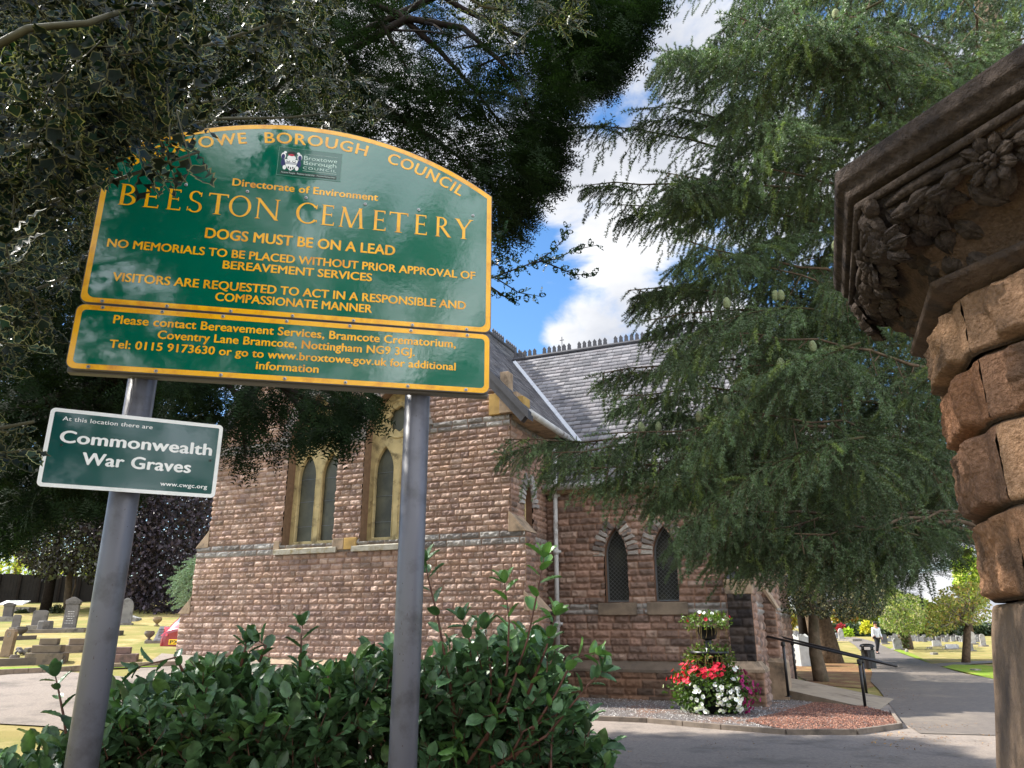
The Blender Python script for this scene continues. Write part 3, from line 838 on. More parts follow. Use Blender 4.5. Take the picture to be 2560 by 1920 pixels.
b = MB(); b.add([(4.4, 1.1, .85), (4.80, 1.1, .82), (4.80, 1.1, -.2), (4.4, 1.1, -.2), (4.80, 2.05, .82), (4.80, 2.05, -.2), (4.69, 1.25, .95), (4.4, 1.25, .95), (4.69, 2.0, .95)], [(0, 3, 2, 1), (1, 2, 5, 4), (0, 1, 6, 7), (1, 4, 8, 6)])
b.build('plinth', [M_smooth], church)
# ------------------------------------------------------------------ council sign on two posts
SRZ = rad(11.63)
SB = np.array([-1.8143, 2.8984, 2.6046])
sign = thing('cemetery_sign', 'big green notice board with yellow border and lettering on two grey posts', 'sign', tuple(SB), SRZ)
M_green = mat('sign green enamel', srgb(0, 96, 74), 0.05, 0.05, 2, 0.03, 22, spec=1.0, coat=0.25, dirt=srgb(4, 92, 70), dscale=1.4)
M_yellow = mat('sign yellow film', srgb(238, 174, 18), 0.2, 0.08, 6, 0.0, spec=0.7, dirt=srgb(205, 132, 22), dscale=9)
M_edge = mat('sign aluminium edge', srgb(92, 88, 84), 0.5, 0.1, 5)
M_screw = mat('dull screw head', srgb(150, 150, 150), 0.35, 0.2, 60, metal=0.7)
M_dgreen = mat('plaque green enamel', srgb(20, 74, 70), 0.08, 0.05, 2, 0.02, 8, spec=0.9)
M_white = mat('white film', srgb(236, 236, 232), 0.3, 0.03, 6, spec=0.5, dirt=srgb(214, 216, 212), dscale=5)
M_pwhite = mat('panel white print', srgb(190, 214, 200), 0.3, 0.05, 6)
M_navy = mat('panel navy print', srgb(40, 44, 96), 0.3, 0.1, 6)
M_redp = mat('panel red print', srgb(176, 40, 60), 0.3, 0.1, 6)
M_ink = mat('panel dark print', srgb(16, 30, 26), 0.3, 0.1, 6)
def rrect(x0, x1, z0, z1, r, n=6):
    pts = []
    for cx, cz, a0 in ((x1 - r, z0 + r, -90), (x1 - r, z1 - r, 0), (x0 + r, z1 - r, 90), (x0 + r, z0 + r, 180)):
        for i in range(n + 1):
            a = rad(a0 + 90 * i / n); pts.append((cx + r * math.cos(a), cz + r * math.sin(a)))
    return pts
def arched(ins):
    """upper board outline, inset by ins"""
    x0, x1, z0, zs, zt = -.004 + ins, 1.752 - ins, .293 + ins, 1.018 - ins * .6, 1.290 - ins
    pts = []
    r = .03
    for cx, cz, a0 in ((x1 - r, z0 + r, -90),):
        for i in range(6): pts.append((cx + r * math.cos(rad(a0 + 18 * i)), cz + r * math.sin(rad(a0 + 18 * i))))
    hw = (x1 - x0) / 2; h = zt - zs; R = (hw * hw + h * h) / (2 * h); cz = zt - R; xc = (x0 + x1) / 2
    a1 = math.asin(hw / R)
    for i in range(33):
        a = a1 - 2 * a1 * i / 32; pts.append((xc + R * math.sin(a), cz + R * math.cos(a)))
    for i in range(6): pts.append((x0 + r + r * math.cos(rad(180 + 18 * i)), z0 + r + r * math.sin(rad(180 + 18 * i))))
    return pts
lower = lambda ins: rrect(-.008 + ins, 1.748 - ins, -.004 + ins, .286 - ins, max(.034 - ins * .6, .008))
TY = lambda y: Matrix.Translation((0, y, 0))
def board(name, fn, parent, y0):
    b = MB(); b.prism(fn(0.0), y0, y0 + .016); o = b.build(name, [M_edge], parent)
    plate('border', fn(.0035), [fn(.0255)], .0012, [M_yellow], o, TY(y0 - .0016))
    plate('field', fn(.0245), [], .0008, [M_green], o, TY(y0 - .001))
    return o
ub = board('name_board', arched, sign, 0.0)
lb = board('contact_board', lower, sign, -.004)
fr = MB()
for z in (.03, .26, .34, .90): fr.box(.02, 1.72, .017, .045, z - .022, z + .022)
fr.box(-.006, 1.745, .0165, .06, -.012, .01)
fr.build('rail', [M_edge], sign, bevel=.003)
def embolden(W, F, dx, dz):
    """heavier strokes: the line repeated a hair to each side, each copy a hair deeper"""
    n = len(W); Ws, Fs = [W], list(F)
    for k, (a, c) in enumerate(((-dx, 0), (dx, 0), (0, dz), (0, -dz))):
        if a == 0 and c == 0: continue
        Ws.append(W + np.array([a, 3e-5 * (k + 1), c])); Fs += [tuple(i + n * (len(Ws) - 1) for i in f) for f in F]
    return np.concatenate(Ws), Fs
def lettering(name, parent, s, x0, x1, zb, cap, y, m, bold=.012, sp=1.0, M=None):
    V, F = text_mesh(s, 1.0, 0, .0, spacing=sp)
    ref, _ = text_mesh('H', 1.0, 0, .0)
    ch = ref[:, 1].max() - max(ref[:, 1].min(), 0)
    lo, hi = V[:, 0].min(), V[:, 0].max()
    sx = (x1 - x0) / (hi - lo); sz = cap / ch
    W = np.stack([x0 + (V[:, 0] - lo) * sx, np.full(len(V), y), zb + V[:, 1] * sz], 1)
    if bold > 0: W, F = embolden(W, F, bold * 1.6 * sx, bold * .9 * sz)
    me = bpy.data.meshes.new(name); me.from_pydata(W.tolist(), [], F)
    if M: me.transform(M)
    me.update()
    return link(name, me, [m], parent)
yU, yL = -.0024, -.0064
lettering('lettering', ub, 'Directorate of Environment', .541, 1.199, .925, .037, yU, M_yellow, .018, 1.04)
lettering('lettering', ub, 'DOGS MUST BE ON A LEAD', .455, 1.292, .646, .049, yU, M_yellow, .018)
lettering('lettering', ub, 'NO MEMORIALS TO BE PLACED WITHOUT PRIOR APPROVAL OF', .065, 1.673, .560, .038, yU, M_yellow, .017)
lettering('lettering', ub, 'BEREAVEMENT SERVICES', .546, 1.194, .504, .038, yU, M_yellow, .017)
lettering('lettering', ub, 'VISITORS ARE REQUESTED TO ACT IN A RESPONSIBLE AND', .110, 1.631, .402, .039, yU, M_yellow, .017)
lettering('lettering', ub, 'COMPASSIONATE MANNER', .532, 1.203, .348, .038, yU, M_yellow, .017)
lettering('lettering', lb, 'Please contact Bereavement Services, Bramcote Crematorium,', .144, 1.588, .207, .037, yL, M_yellow, .017, 1.03)
lettering('lettering', lb, 'Coventry Lane Bramcote, Nottingham NG9 3GJ.', .325, 1.404, .153, .036, yL, M_yellow, .017, 1.03)
lettering('lettering', lb, 'Tel: 0115 9173630 or go to www.broxtowe.gov.uk for additional', .145, 1.590, .098, .035, yL, M_yellow, .017, 1.03)
lettering('lettering', lb, 'information', .733, .992, .045, .035, yL, M_yellow, .017, 1.03)
# arched heading: bend the line of capitals onto the curve of the board
def arc_word(s, xa, xb, m):
    """xa..xb along the sign on the lettering arc"""
    V, F = text_mesh(s, 1.0, 0, 0, spacing=1.12)
    ref, _ = text_mesh('H', 1.0, 0, 0); ch = ref[:, 1].max()
    hw, h = .80, .235
    R = (hw * hw + h * h) / (2 * h); xc = .874; zt = 1.186; cz = zt - R
    aa = math.asin((xa - xc) / R); ab = math.asin((xb - xc) / R)
    t = (V[:, 0] - V[:, 0].min()) / (V[:, 0].max() - V[:, 0].min())
    a = aa + (ab - aa) * t; r = R + V[:, 1] / ch * .058
    W = np.stack([xc + r * np.sin(a), np.full(len(V), yU), cz + r * np.cos(a)], 1)
    W, F = embolden(W, F, .0018, .001)
    me = bpy.data.meshes.new('lettering'); me.from_pydata(W.tolist(), [], F); me.update()
    link('lettering', me, [m], ub)
arc_word('BROXTOWE', .105, .580, M_yellow)
arc_word('BOROUGH', .662, 1.130, M_yellow)
arc_word('COUNCIL', 1.232, 1.592, M_yellow)
# roman capitals of the name line, drawn with a broad pen
class Pen:
    def __init__(s): s.V = []; s.F = []; s.k = 0
    def strip(s, L, R):
        b = len(s.V); y = s.k * -2e-5; s.k += 1
        for l, r in zip(L, R): s.V.append((l[0], y, l[1])); s.V.append((r[0], y, r[1]))
        for i in range(len(L) - 1): s.F.append((b + 2 * i, b + 2 * i + 1, b + 2 * i + 3, b + 2 * i + 2))
    def stem(s, x0, z0, x1, z1, w):
        d = np.array([x1 - x0, z1 - z0]); n = np.array([d[1], -d[0]]) / np.linalg.norm(d) * w / 2
        if abs(d[1]) > abs(d[0]): n = np.array([abs(n[0]) if True else 0, 0]); n[0] = w / 2 / max(abs(d[1]) / np.linalg.norm(d), .3)
        s.strip([(x0 - n[0], z0 - n[1]), (x1 - n[0], z1 - n[1])], [(x0 + n[0], z0 + n[1]), (x1 + n[0], z1 + n[1])])
    def serif(s, x, z, w, up):
        h = .045 if up else -.045
        s.strip([(x - w / 2, z), (x - w * .2, z + h)], [(x + w / 2, z), (x + w * .2, z + h)])
    def vserif(s, x, z0, z1, w):
        s.strip([(x, z0), (x, z1)], [(x + w, (z0 * .8 + z1 * .2)), (x + w, z0 * .2 + z1 * .8)])
    def arc(s, cx, cz, rx, rz, a0, a1, wx, wz, n=22):
        Lo = []; Li = []
        for i in range(n + 1):
            a = rad(a0 + (a1 - a0) * i / n)
            Lo.append((cx + rx * math.cos(a), cz + rz * math.sin(a))); Li.append((cx + (rx - wx) * math.cos(a), cz + (rz - wz) * math.sin(a)))
        s.strip(Lo, Li)
def roman(ch):
    p = Pen(); T = .125; t = .062
    if ch == 'E':
        p.stem(.12, 0, .12, 1, T); p.serif(.12, 0, .26, True); p.serif(.12, 1, .26, False)
        for z, x in ((1 - t / 2, .50), (.53, .45), (t / 2, .54)): p.stem(.12, z, x, z, t)
        p.strip([(.50, .84), (.48, 1.0)], [(.535, .86), (.535, 1.0)]); p.strip([(.44, .43), (.44, .63)], [(.47, .45), (.47, .61)]); p.strip([(.53, .0), (.55, .17)], [(.575, 0), (.585, .15)])
    elif ch == 'T':
        p.stem(.34, 0, .34, 1, T); p.serif(.34, 0, .3, True); p.stem(.02, 1 - t / 2, .66, 1 - t / 2, t)
        p.strip([(0, .83), (.0, 1)], [(.035, .86), (.05, 1)]); p.strip([(.645, .86), (.63, 1)], [(.68, .83), (.68, 1)])
    elif ch == 'O': p.arc(.48, .5, .48, .52, 0, 360, .13, .06, 44)
    elif ch == 'C':
        p.arc(.48, .5, .48, .52, 38, 322, .13, .06, 40); p.strip([(.80, .74), (.84, .95)], [(.86, .74), (.87, .95)]); p.strip([(.84, .08), (.86, .22)], [(.88, .10), (.89, .2)])
    elif ch == 'S':
        p.arc(.27, .755, .24, .265, 30, 270, .10, .055); p.arc(.27, .25, .27, .27, 90, -150, .11, .06)
        p.strip([(.21, .55), (.30, .47)], [(.27, .555), (.34, .50)])
        p.strip([(.45, .76), (.46, .97)], [(.485, .76), (.49, .97)]); p.strip([(.0, .04), (.01, .24)], [(.03, .04), (.04, .24)])
    elif ch == 'N':
        p.stem(.10, 0, .10, 1, t); p.stem(.82, 0, .82, 1, t); p.stem(.06, 1, .84, -.02, T * .95)
        p.serif(.10, 0, .24, True); p.serif(.82, 1, .24, False); p.serif(.04, 1, .18, False)
    elif ch == 'M':
        p.stem(.08, 0, .17, 1, t); p.stem(.92, 0, .84, 1, T * .95); p.stem(.17, 1, .5, 0, T * .95); p.stem(.84, 1, .5, 0, t)
        p.serif(.08, 0, .22, True); p.serif(.92, 0, .28, True); p.serif(.15, 1, .18, False); p.serif(.86, 1, .18, False)
    elif ch == 'B':
        p.stem(.12, 0, .12, 1, T); p.serif(.12, 0, .26, True); p.serif(.12, 1, .26, False)
        p.arc(.24, .755, .27, .245, -90, 90, .11, .055); p.arc(.26, .26, .33, .26, -90, 90, .12, .055)
        for z in (1 - t / 2, .51, t / 2): p.stem(.12, z, .27, z, t)
    elif ch == 'R':
        p.stem(.12, 0, .12, 1, T); p.serif(.12, 0, .26, True); p.serif(.12, 1, .26, False)
        p.arc(.25, .745, .29, .255, -90, 90, .115, .055); p.stem(.12, 1 - t / 2, .27, 1 - t / 2, t); p.stem(.12, .51, .27, .51, t)
        p.stem(.28, .52, .66, .02, T); p.serif(.67, 0, .2, True)
    elif ch == 'Y':
        p.stem(.36, 0, .36, .5, T); p.stem(.36, .46, .08, 1, T); p.stem(.36, .46, .66, 1, t)
        p.serif(.36, 0, .28, True); p.serif(.08, 1, .26, False); p.serif(.66, 1, .24, False)
    return np.array(p.V), p.F
spans = [(0.075, 0.146), (0.177, 0.243), (0.274, 0.335), (0.362, 0.424), (0.448, 0.533), (0.538, 0.634), (0.649, 0.761), (0.833, 0.929), (0.946, 1.006), (1.025, 1.146), (1.182, 1.244), (1.259, 1.347), (1.377, 1.438), (1.477, 1.555), (1.568, 1.662)]
Vs, Fs = [], []; nb = 0
for ch, (xa, xb) in zip('BEESTONCEMETERY', spans):
    V, F = roman(ch)
    lo, hi = V[:, 0].min(), V[:, 0].max()
    W = np.stack([xa + (V[:, 0] - lo) / (hi - lo) * (xb - xa), yU - .0002 + V[:, 1], .768 + V[:, 2] * .106], 1)
    Vs.append(W); Fs += [tuple(i + nb for i in f) for f in F]; nb += len(V)
me = bpy.data.meshes.new('lettering'); me.from_pydata(np.concatenate(Vs).tolist(), [], Fs); me.update(); link('lettering', me, [M_yellow], ub)
# council panel with a small coat of arms
pn = MB(); pn.box(.727, 1.021, yU, yU + .0012, 1.006, 1.160); pan = pn.build('council_panel', [mat('panel film', srgb(8, 84, 66), .12, .05, 4, spec=.8)], ub)
yP = yU - .0006
plate('panel_edge', rrect(.727, 1.021, 1.006, 1.160, .002, 2), [rrect(.7285, 1.0195, 1.0075, 1.1585, .002, 2)], .0003, [mat('film edge', srgb(110, 160, 140), .2, .05)], pan, TY(yP))
bd = MB(); bd.box(.744, 1.0, yP - .0001, yP + .0002, 1.015, 1.031); bd.build('motto_strip', [M_ink], pan)
lettering('lettering', pan, 'Broxtowe', .845, .998, 1.103, .022, yP - .0004, M_pwhite, .0)
lettering('lettering', pan, 'Borough', .845, .996, 1.077, .021, yP - .0004, M_pwhite, .0)
lettering('lettering', pan, 'COUNCIL', .844, .996, 1.052, .014, yP - .0004, M_pwhite, .0, 1.3)
lettering('lettering', pan, 'Positive People - Positive Leadership - Positive Partnerships', .748, .996, 1.0195, .0085, yP - .0006, M_pwhite, .0)
ru = MB(); ru.box(.843, 1.0, yP - .0003, yP, 1.0425, 1.044); ru.box(.845, 1.0, yP - .0003, yP, 1.1335, 1.1345); ru.build('rule', [M_pwhite], pan)
cr = MB()
def blobp(cx, cz, rx, rz, m, y, n=14):
    cr.add([(cx + rx * math.cos(2 * PI * i / n), y, cz + rz * math.sin(2 * PI * i / n)) for i in range(n)], [tuple(range(n))], m)
sh = [(.757, 1.095), (.765, 1.060), (.777, 1.043), (.788, 1.034), (.799, 1.043), (.811, 1.060), (.819, 1.095)]
cr.add([(x, yP - .0006, z) for x, z in sh[::-1]], [tuple(range(7))], 0)
blobp(.788, 1.104, .020, .016, 0, yP - .0005); blobp(.788, 1.128, .021, .012, 3, yP - .0006); blobp(.786, 1.120, .014, .006, 2, yP - .0008)
for s in (-1, 1):
    blobp(.788 + s * .037, 1.112, .011, .018, 0, yP - .0004); blobp(.788 + s * .038, 1.108, .008, .014, 1, yP - .0007)
    blobp(.788 + s * .036, 1.075, .010, .020, 1, yP - .00045); blobp(.788 + s * .028, 1.050, .008, .012, 0, yP - .00048); blobp(.788 + s * .03, 1.132, .007, .006, 0, yP - .0005)
    blobp(.788 + s * .013, 1.086, .0085, .006, 3, yP - .0008); blobp(.788 + s * .013, 1.087, .006, .004, 0, yP - .0010)
    blobp(.788 + s * .010, 1.052, .003, .006, 3, yP - .0009)
for z in (1.070, 1.076): cr.add([(.762, yP - .0009, z), (.814, yP - .0009, z), (.814, yP - .0009, z + .0025), (.762, yP - .0009, z + .0025)], [(0, 1, 2, 3)], 1)
blobp(.788, 1.048, .003, .007, 3, yP - .0009)
cr.build('coat_of_arms', [M_white, M_navy, M_redp, M_ink], pan)
sc = MB()
for x, z in ([(.086, .304), (.342, .303), (.602, .303), (.862, .303), (1.126, .303), (1.389, .303), (1.638, .302), (.09, .903), (.344, .901), (.61, .9), (.871, .9), (1.142, .9), (1.395, .9), (1.658, .9)]):
    sc.lathe([(.0075, 0), (.0075, .002), (.004, .003)], 10, (0, 0, 0), 0, Matrix.Translation((x, yU, z)) @ Matrix.Rotation(PI / 2, 4, 'X'))
    sc.lathe([(.0028, .0), (.0028, .0034)], 8, (0, 0, 0), 1, Matrix.Translation((x, yU, z)) @ Matrix.Rotation(PI / 2, 4, 'X'))
sc.build('screw', [M_screw, M_ink], ub)
sc = MB()
for x, z in ([(.094, .274), (.328, .274), (.574, .274), (.84, .274), (1.112, .274), (1.383, .274), (1.641, .272), (.08, .009), (.339, .008), (.595, .008), (.855, .009), (1.11, .009), (1.38, .009), (1.64, .009)]):
    sc.lathe([(.0075, 0), (.0075, .002), (.004, .003)], 10, (0, 0, 0), 0, Matrix.Translation((x, yL, z)) @ Matrix.Rotation(PI / 2, 4, 'X'))
    sc.lathe([(.0028, .0), (.0028, .0034)], 8, (0, 0, 0), 1, Matrix.Translation((x, yL, z)) @ Matrix.Rotation(PI / 2, 4, 'X'))
sc.build('screw', [M_screw, M_ink], lb)
for px_, tz in ((.262, .8), (1.433, .8)):
    po = MB(); po.tube([(px_, .105, -2.6), (px_, .105, tz)], .057, 32); p = po.build('post', [M_metal_grey], sign, True)
    cl = MB()
    rr_ = random.Random(int(px_ * 10))
    for k in range(26):                        # chips and small rust spots in the paint
        a = rr_.uniform(-2.4, -.7); z = rr_.uniform(-1.5, -.1); h = rr_.uniform(.004, .014); w = rr_.uniform(.02, .07)
        if rr_.random() < .5: z = -1.05 + rr_.uniform(-.12, .1)
        vs = []
        for aa, zz in ((a, z), (a + w, z + .002), (a + w * .8, z + h), (a + .01, z + h * .8)):
            vs.append((px_ + .0573 * math.cos(aa), .105 + .0573 * math.sin(aa), zz))
        cl.add(vs, [(0, 1, 2, 3)])
    cl.build('paint_chip', [mat('bare rusty steel', srgb(70, 62, 60), .7, .3, 30)], p)

# smaller green plaque clamped to the left post
a2 = SRZ + rad(14.5)
pc = Vector(SB) + Matrix.Rotation(SRZ, 3, 'Z') @ Vector((.30, .028, -.338))
plq = thing('war_graves_plaque', 'small dark green plaque with white rim clamped to the left grey post', 'sign', tuple(pc), a2)
w_, h_ = .640, .312
PQ = lambda ins: rrect(-w_ / 2 + ins, w_ / 2 - ins, -h_ / 2 + ins, h_ / 2 - ins, max(.018 - ins * .8, .004))
b = MB(); b.prism(PQ(0), 0, .003); pb_ = b.build('panel', [M_edge], plq)
plate('border', PQ(.0), [PQ(.0148)], .0008, [M_white], pb_, TY(-.0012))
plate('field', PQ(.0142), [], .0006, [M_dgreen], pb_, TY(-.0008))
fx = lambda u: -w_ / 2 + u * w_
fz = lambda f: h_ / 2 - f * h_
lettering('lettering', pb_, 'At this location there are', fx(.072), fx(.575), fz(.152), .0165, -.0018, M_white, .006, 1.05)
lettering('lettering', pb_, 'Commonwealth', fx(.078), fx(.945), fz(.432), .047, -.0018, M_white, .02, 1.04)
lettering('lettering', pb_, 'War Graves', fx(.215), fx(.832), fz(.690), .047, -.0018, M_white, .02, 1.04)
lettering('lettering', pb_, 'www.cwgc.org', fx(.668), fx(.945), fz(.885), .0165, -.0018, M_white, .012, 1.05)
c = MB()
for z in (-.09, .09): c.box(-.05, .05, .004, .02, z - .012, z + .012)
c.build('clamp', [M_edge], plq)
c = MB()
for x, z in ((-.262, .01), (.285, -.0)): c.lathe([(.005, 0), (.005, .0025), (.002, .003)], 8, (0, 0, 0), 0, Matrix.Translation((x, -.0012, z)) @ Matrix.Rotation(PI / 2, 4, 'X'))
c.build('screw', [M_ink], pb_)
# ------------------------------------------------------------------ octagonal gate pier
PCX, PCY = 1.70, 1.676
pier = thing('gate_pier', 'tall octagonal sandstone gate pier with rough blocks and carved flower capital', 'pillar', (PCX, PCY, 0))
M_pier = mat('brown pier sandstone', (1.05, 1.0, .94), 0.9, 0.42, 95, 1.0, 110, attr=True, spec=0.15, dirt=None)
M_sooty = mat('soot blackened stone', srgb(72, 63, 57), 0.92, 0.35, 60, 0.9, 80, spec=0.12, dirt=srgb(42, 39, 40), dscale=6)
M_carve = mat('carved stone with soot', srgb(84, 70, 60), 0.92, 0.25, 12, 0.7, 50, spec=0.15, dirt=srgb(55, 51, 51), dscale=7)
OV = [rad(180.7 + 45 * i) for i in range(8)]
RV = .875
def overt(k, i, z): return np.array([RV * k * math.cos(OV[i % 8]), RV * k * math.sin(OV[i % 8]), z])
def octa(name, prof, mats, bevel=0.0, tintc=None):
    m = MB(); vs = []; fs = []
    for k, z in prof:
        for i in range(8): vs.append(tuple(overt(k, i, z)))
    for j in range(len(prof) - 1):
        for i in range(8): fs.append((j * 8 + i, j * 8 + (i + 1) % 8, (j + 1) * 8 + (i + 1) % 8, (j + 1) * 8 + i))
    fs.append(tuple(range(7, -1, -1))); e = (len(prof) - 1) * 8; fs.append(tuple(range(e, e + 8)))
    m.add(vs, fs)
    return m.build(name, mats, pier, False, bevel)
octa('shaft', [(.86, -.1), (.84, .3), (.765, 1.1), (.742, 1.26), (.715, 1.42), (.692, 1.58), (.675, 1.655), (.60, 1.66), (.60, 2.40)], [mat('grey brown shaft stone', srgb(128, 108, 90), .9, .2, 10, .5, 60, spec=.15, dirt=srgb(70, 66, 66), dscale=2.2)], .012)
# cap slab: thin drip edge over a hollow recess
cap = octa('cap_slab', [(.90, 2.622), (.972, 2.630), (.978, 2.655), (1.0, 2.668), (1.0, 2.706), (.96, 2.722), (.2, 2.86)], [M_sooty], .006)
# rock-faced courses
def course(name, z0, z1, seed, parent, kk):
    rng = np.random.default_rng(seed)
    V = []; F = []; T = []; nb = 0
    cols = [srgb(178, 136, 104), srgb(161, 119, 91), srgb(171, 137, 110), srgb(152, 117, 94), srgb(184, 147, 116)]
    nt_, nz_ = 64, 40
    for i in range(8):
        A = overt(kk, i, 0); B = overt(kk, i + 1, 0); n_ = (A + B) / 2; n_ /= np.linalg.norm(n_)
        Ln = np.linalg.norm(B - A)
        t = np.linspace(0, 1, nt_); z = np.linspace(z0, z1, nz_)
        TT, ZZ = np.meshgrid(t, z)
        ex = np.minimum(TT, 1 - TT) * Ln; ez = np.minimum(ZZ - z0, z1 - ZZ)
        mg = np.clip((ex - .05 - .03 * fbm(ZZ * 20, TT * 0 + i, seed, 2)) / .03, 0, 1) * np.clip((ez - .004) / .016, 0, 1)
        mg = mg * mg * (3 - 2 * mg)
        lip = np.clip(ez / .012, 0, 1)
        rk = .4 + 1.0 * fbm(TT * 4 + i * 5 + seed, ZZ * 14, seed + 1, 4) + .25 * rng.uniform(-1, 1)
        wob = .012 * fbm(TT * 6 + i * 9, ZZ * 25, seed + 7, 3)
        grit = .008 * (fbm(TT * 38 + i * 31, ZZ * 130, seed + 17, 3) - .45) + .016 * np.abs(fbm(TT * 9 + i * 3, ZZ * 40, seed + 19, 3) - .42)
        h = grit * (.35 + .9 * mg) + lip * (.006 + wob) - (1 - lip) * .004 + mg * .030 * rk
        cn = np.clip(ex / .02, 0, 1)
        h -= (1 - cn) * .008
        Pp = A[None, None] * (1 - TT)[..., None] + B[None, None] * TT[..., None] + n_ * h[..., None]
        Pp[..., 2] = ZZ
        col = np.array(cols[rng.integers(len(cols))])[None, None] * (0.8 + .45 * fbm(TT * 5 + i * 3, ZZ * 9, seed + 4, 3))[..., None]
        sy = np.clip((fbm(TT * 3 + i * 4, ZZ * 8, seed + 12, 3) - .52) * 8, 0, 1)[..., None] * .7
        col = col * (1 - sy) + np.array(srgb(84, 72, 62)) * sy
        col = np.where((lip < .5)[..., None], np.array(srgb(92, 76, 62)), col)
        I = np.arange(nt_ * nz_).reshape(nz_, nt_) + nb
        V.append(Pp.reshape(-1, 3)); T.append(col.reshape(-1, 3))
        F.append(np.stack([I[:-1, :-1], I[:-1, 1:], I[1:, 1:], I[1:, :-1]], -1).reshape(-1, 4)); nb += nt_ * nz_
    return np_obj(name, np.concatenate(V), [np.concatenate(F)], [M_pier], parent, None, np.concatenate(T), True)
zc = [1.66, 1.859, 2.048, 2.21, 2.365]
for i, kk in enumerate((.672, .676, .682, .70)):
    course('stone_course', zc[i], zc[i + 1], 40 + i, pier, kk)
octa('neck_moulding', [(.70, 2.36), (.735, 2.368), (.775, 2.384), (.78, 2.398), (.74, 2.41), (.70, 2.43)], [M_carve], .004)
# hollow bell of the capital, then the carved band
def bell():
    V = []; F = []; nb = 0; T = []
    prof_k = np.interp(np.linspace(0, 1, 26), [0, .25, .5, .72, .86, 1], [.735, .755, .80, .885, .925, .935])
    zz = np.interp(np.linspace(0, 1, 26), [0, .5, 1], [2.405, 2.50, 2.618])
    for i in range(8):
        t = np.linspace(0, 1, 40)
        pts = np.zeros((26, 40, 3)); col = np.zeros((26, 40, 3))
        n_ = overt(1, i, 0) + overt(1, i + 1, 0); n_ /= np.linalg.norm(n_)
        for j in range(26):
            A = overt(prof_k[j], i, zz[j]); B = overt(prof_k[j], i + 1, zz[j])
            q = A[None] * (1 - t)[:, None] + B[None] * t[:, None]
            th_ = np.arctan2(q[:, 1], q[:, 0]); th_ = np.where(th_ < 0, th_ + 2 * PI, th_); cor = 1 - np.clip(np.minimum(t, 1 - t) / .22, 0, 1)
            w = (.25 + 1.1 * cor) * np.clip(j / 9.0, 0, 1) * np.clip((25 - j) / 3.0, 0, 1)
            b = np.abs(fbm(th_ * 14, np.full(40, zz[j] * 34), 61, 3) - .45) * .11 * w
            q = q + nrm(q * [1, 1, 0]) * b[:, None]
            pts[j] = q
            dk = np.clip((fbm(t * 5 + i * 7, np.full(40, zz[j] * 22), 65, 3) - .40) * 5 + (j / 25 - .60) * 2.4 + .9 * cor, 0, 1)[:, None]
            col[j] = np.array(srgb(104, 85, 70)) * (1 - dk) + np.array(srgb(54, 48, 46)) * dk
        I = np.arange(26 * 40).reshape(26, 40) + nb
        V.append(pts.reshape(-1, 3)); T.append(col.reshape(-1, 3))
        F.append(np.stack([I[:-1, :-1], I[:-1, 1:], I[1:, 1:], I[1:, :-1]], -1).reshape(-1, 4)); nb += 26 * 40
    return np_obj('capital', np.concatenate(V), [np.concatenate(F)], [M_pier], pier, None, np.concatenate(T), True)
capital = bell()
fm = MB()
for i in range(8): fm.tube([overt(.945, i, 2.607), overt(.945, i + 1, 2.607)], .011, 10)
fm.build('roll_moulding', [M_sooty], pier, True)
def lobe(m, c, d, n, ln, wd, th, curl=0.2, mi=0, ribs=0):
    """a carved leaf or petal: pointed dome lying on the surface; c base, d direction, n outward"""
    c = Vector(c); d = Vector(d).normalized(); n = Vector(n).normalized(); s = d.cross(n).normalized()
    a, b = 9, 9; vs = []; fs = []
    for i in range(a):
        u = i / (a - 1); wv = wd * math.sin(PI * min(u * .94 + .05, 1)) ** .75
        for j in range(b):
            q = -1 + 2 * j / (b - 1)
            hgt = th * (1 - q * q) * math.sin(PI * min(u * .9 + .08, 1)) + curl * th * u * u
            if ribs: hgt -= th * .35 * (abs(q) < .2)
            p = c + d * (ln * u) + s * (wv * q) + n * (hgt - .004)
            vs.append(p)
    for i in range(a - 1):
        for j in range(b - 1): fs.append((i * b + j, i * b + j + 1, (i + 1) * b + j + 1, (i + 1) * b + j))
    m.add(vs, fs, mi)
rng_ = random.Random(8)
gar = MB()
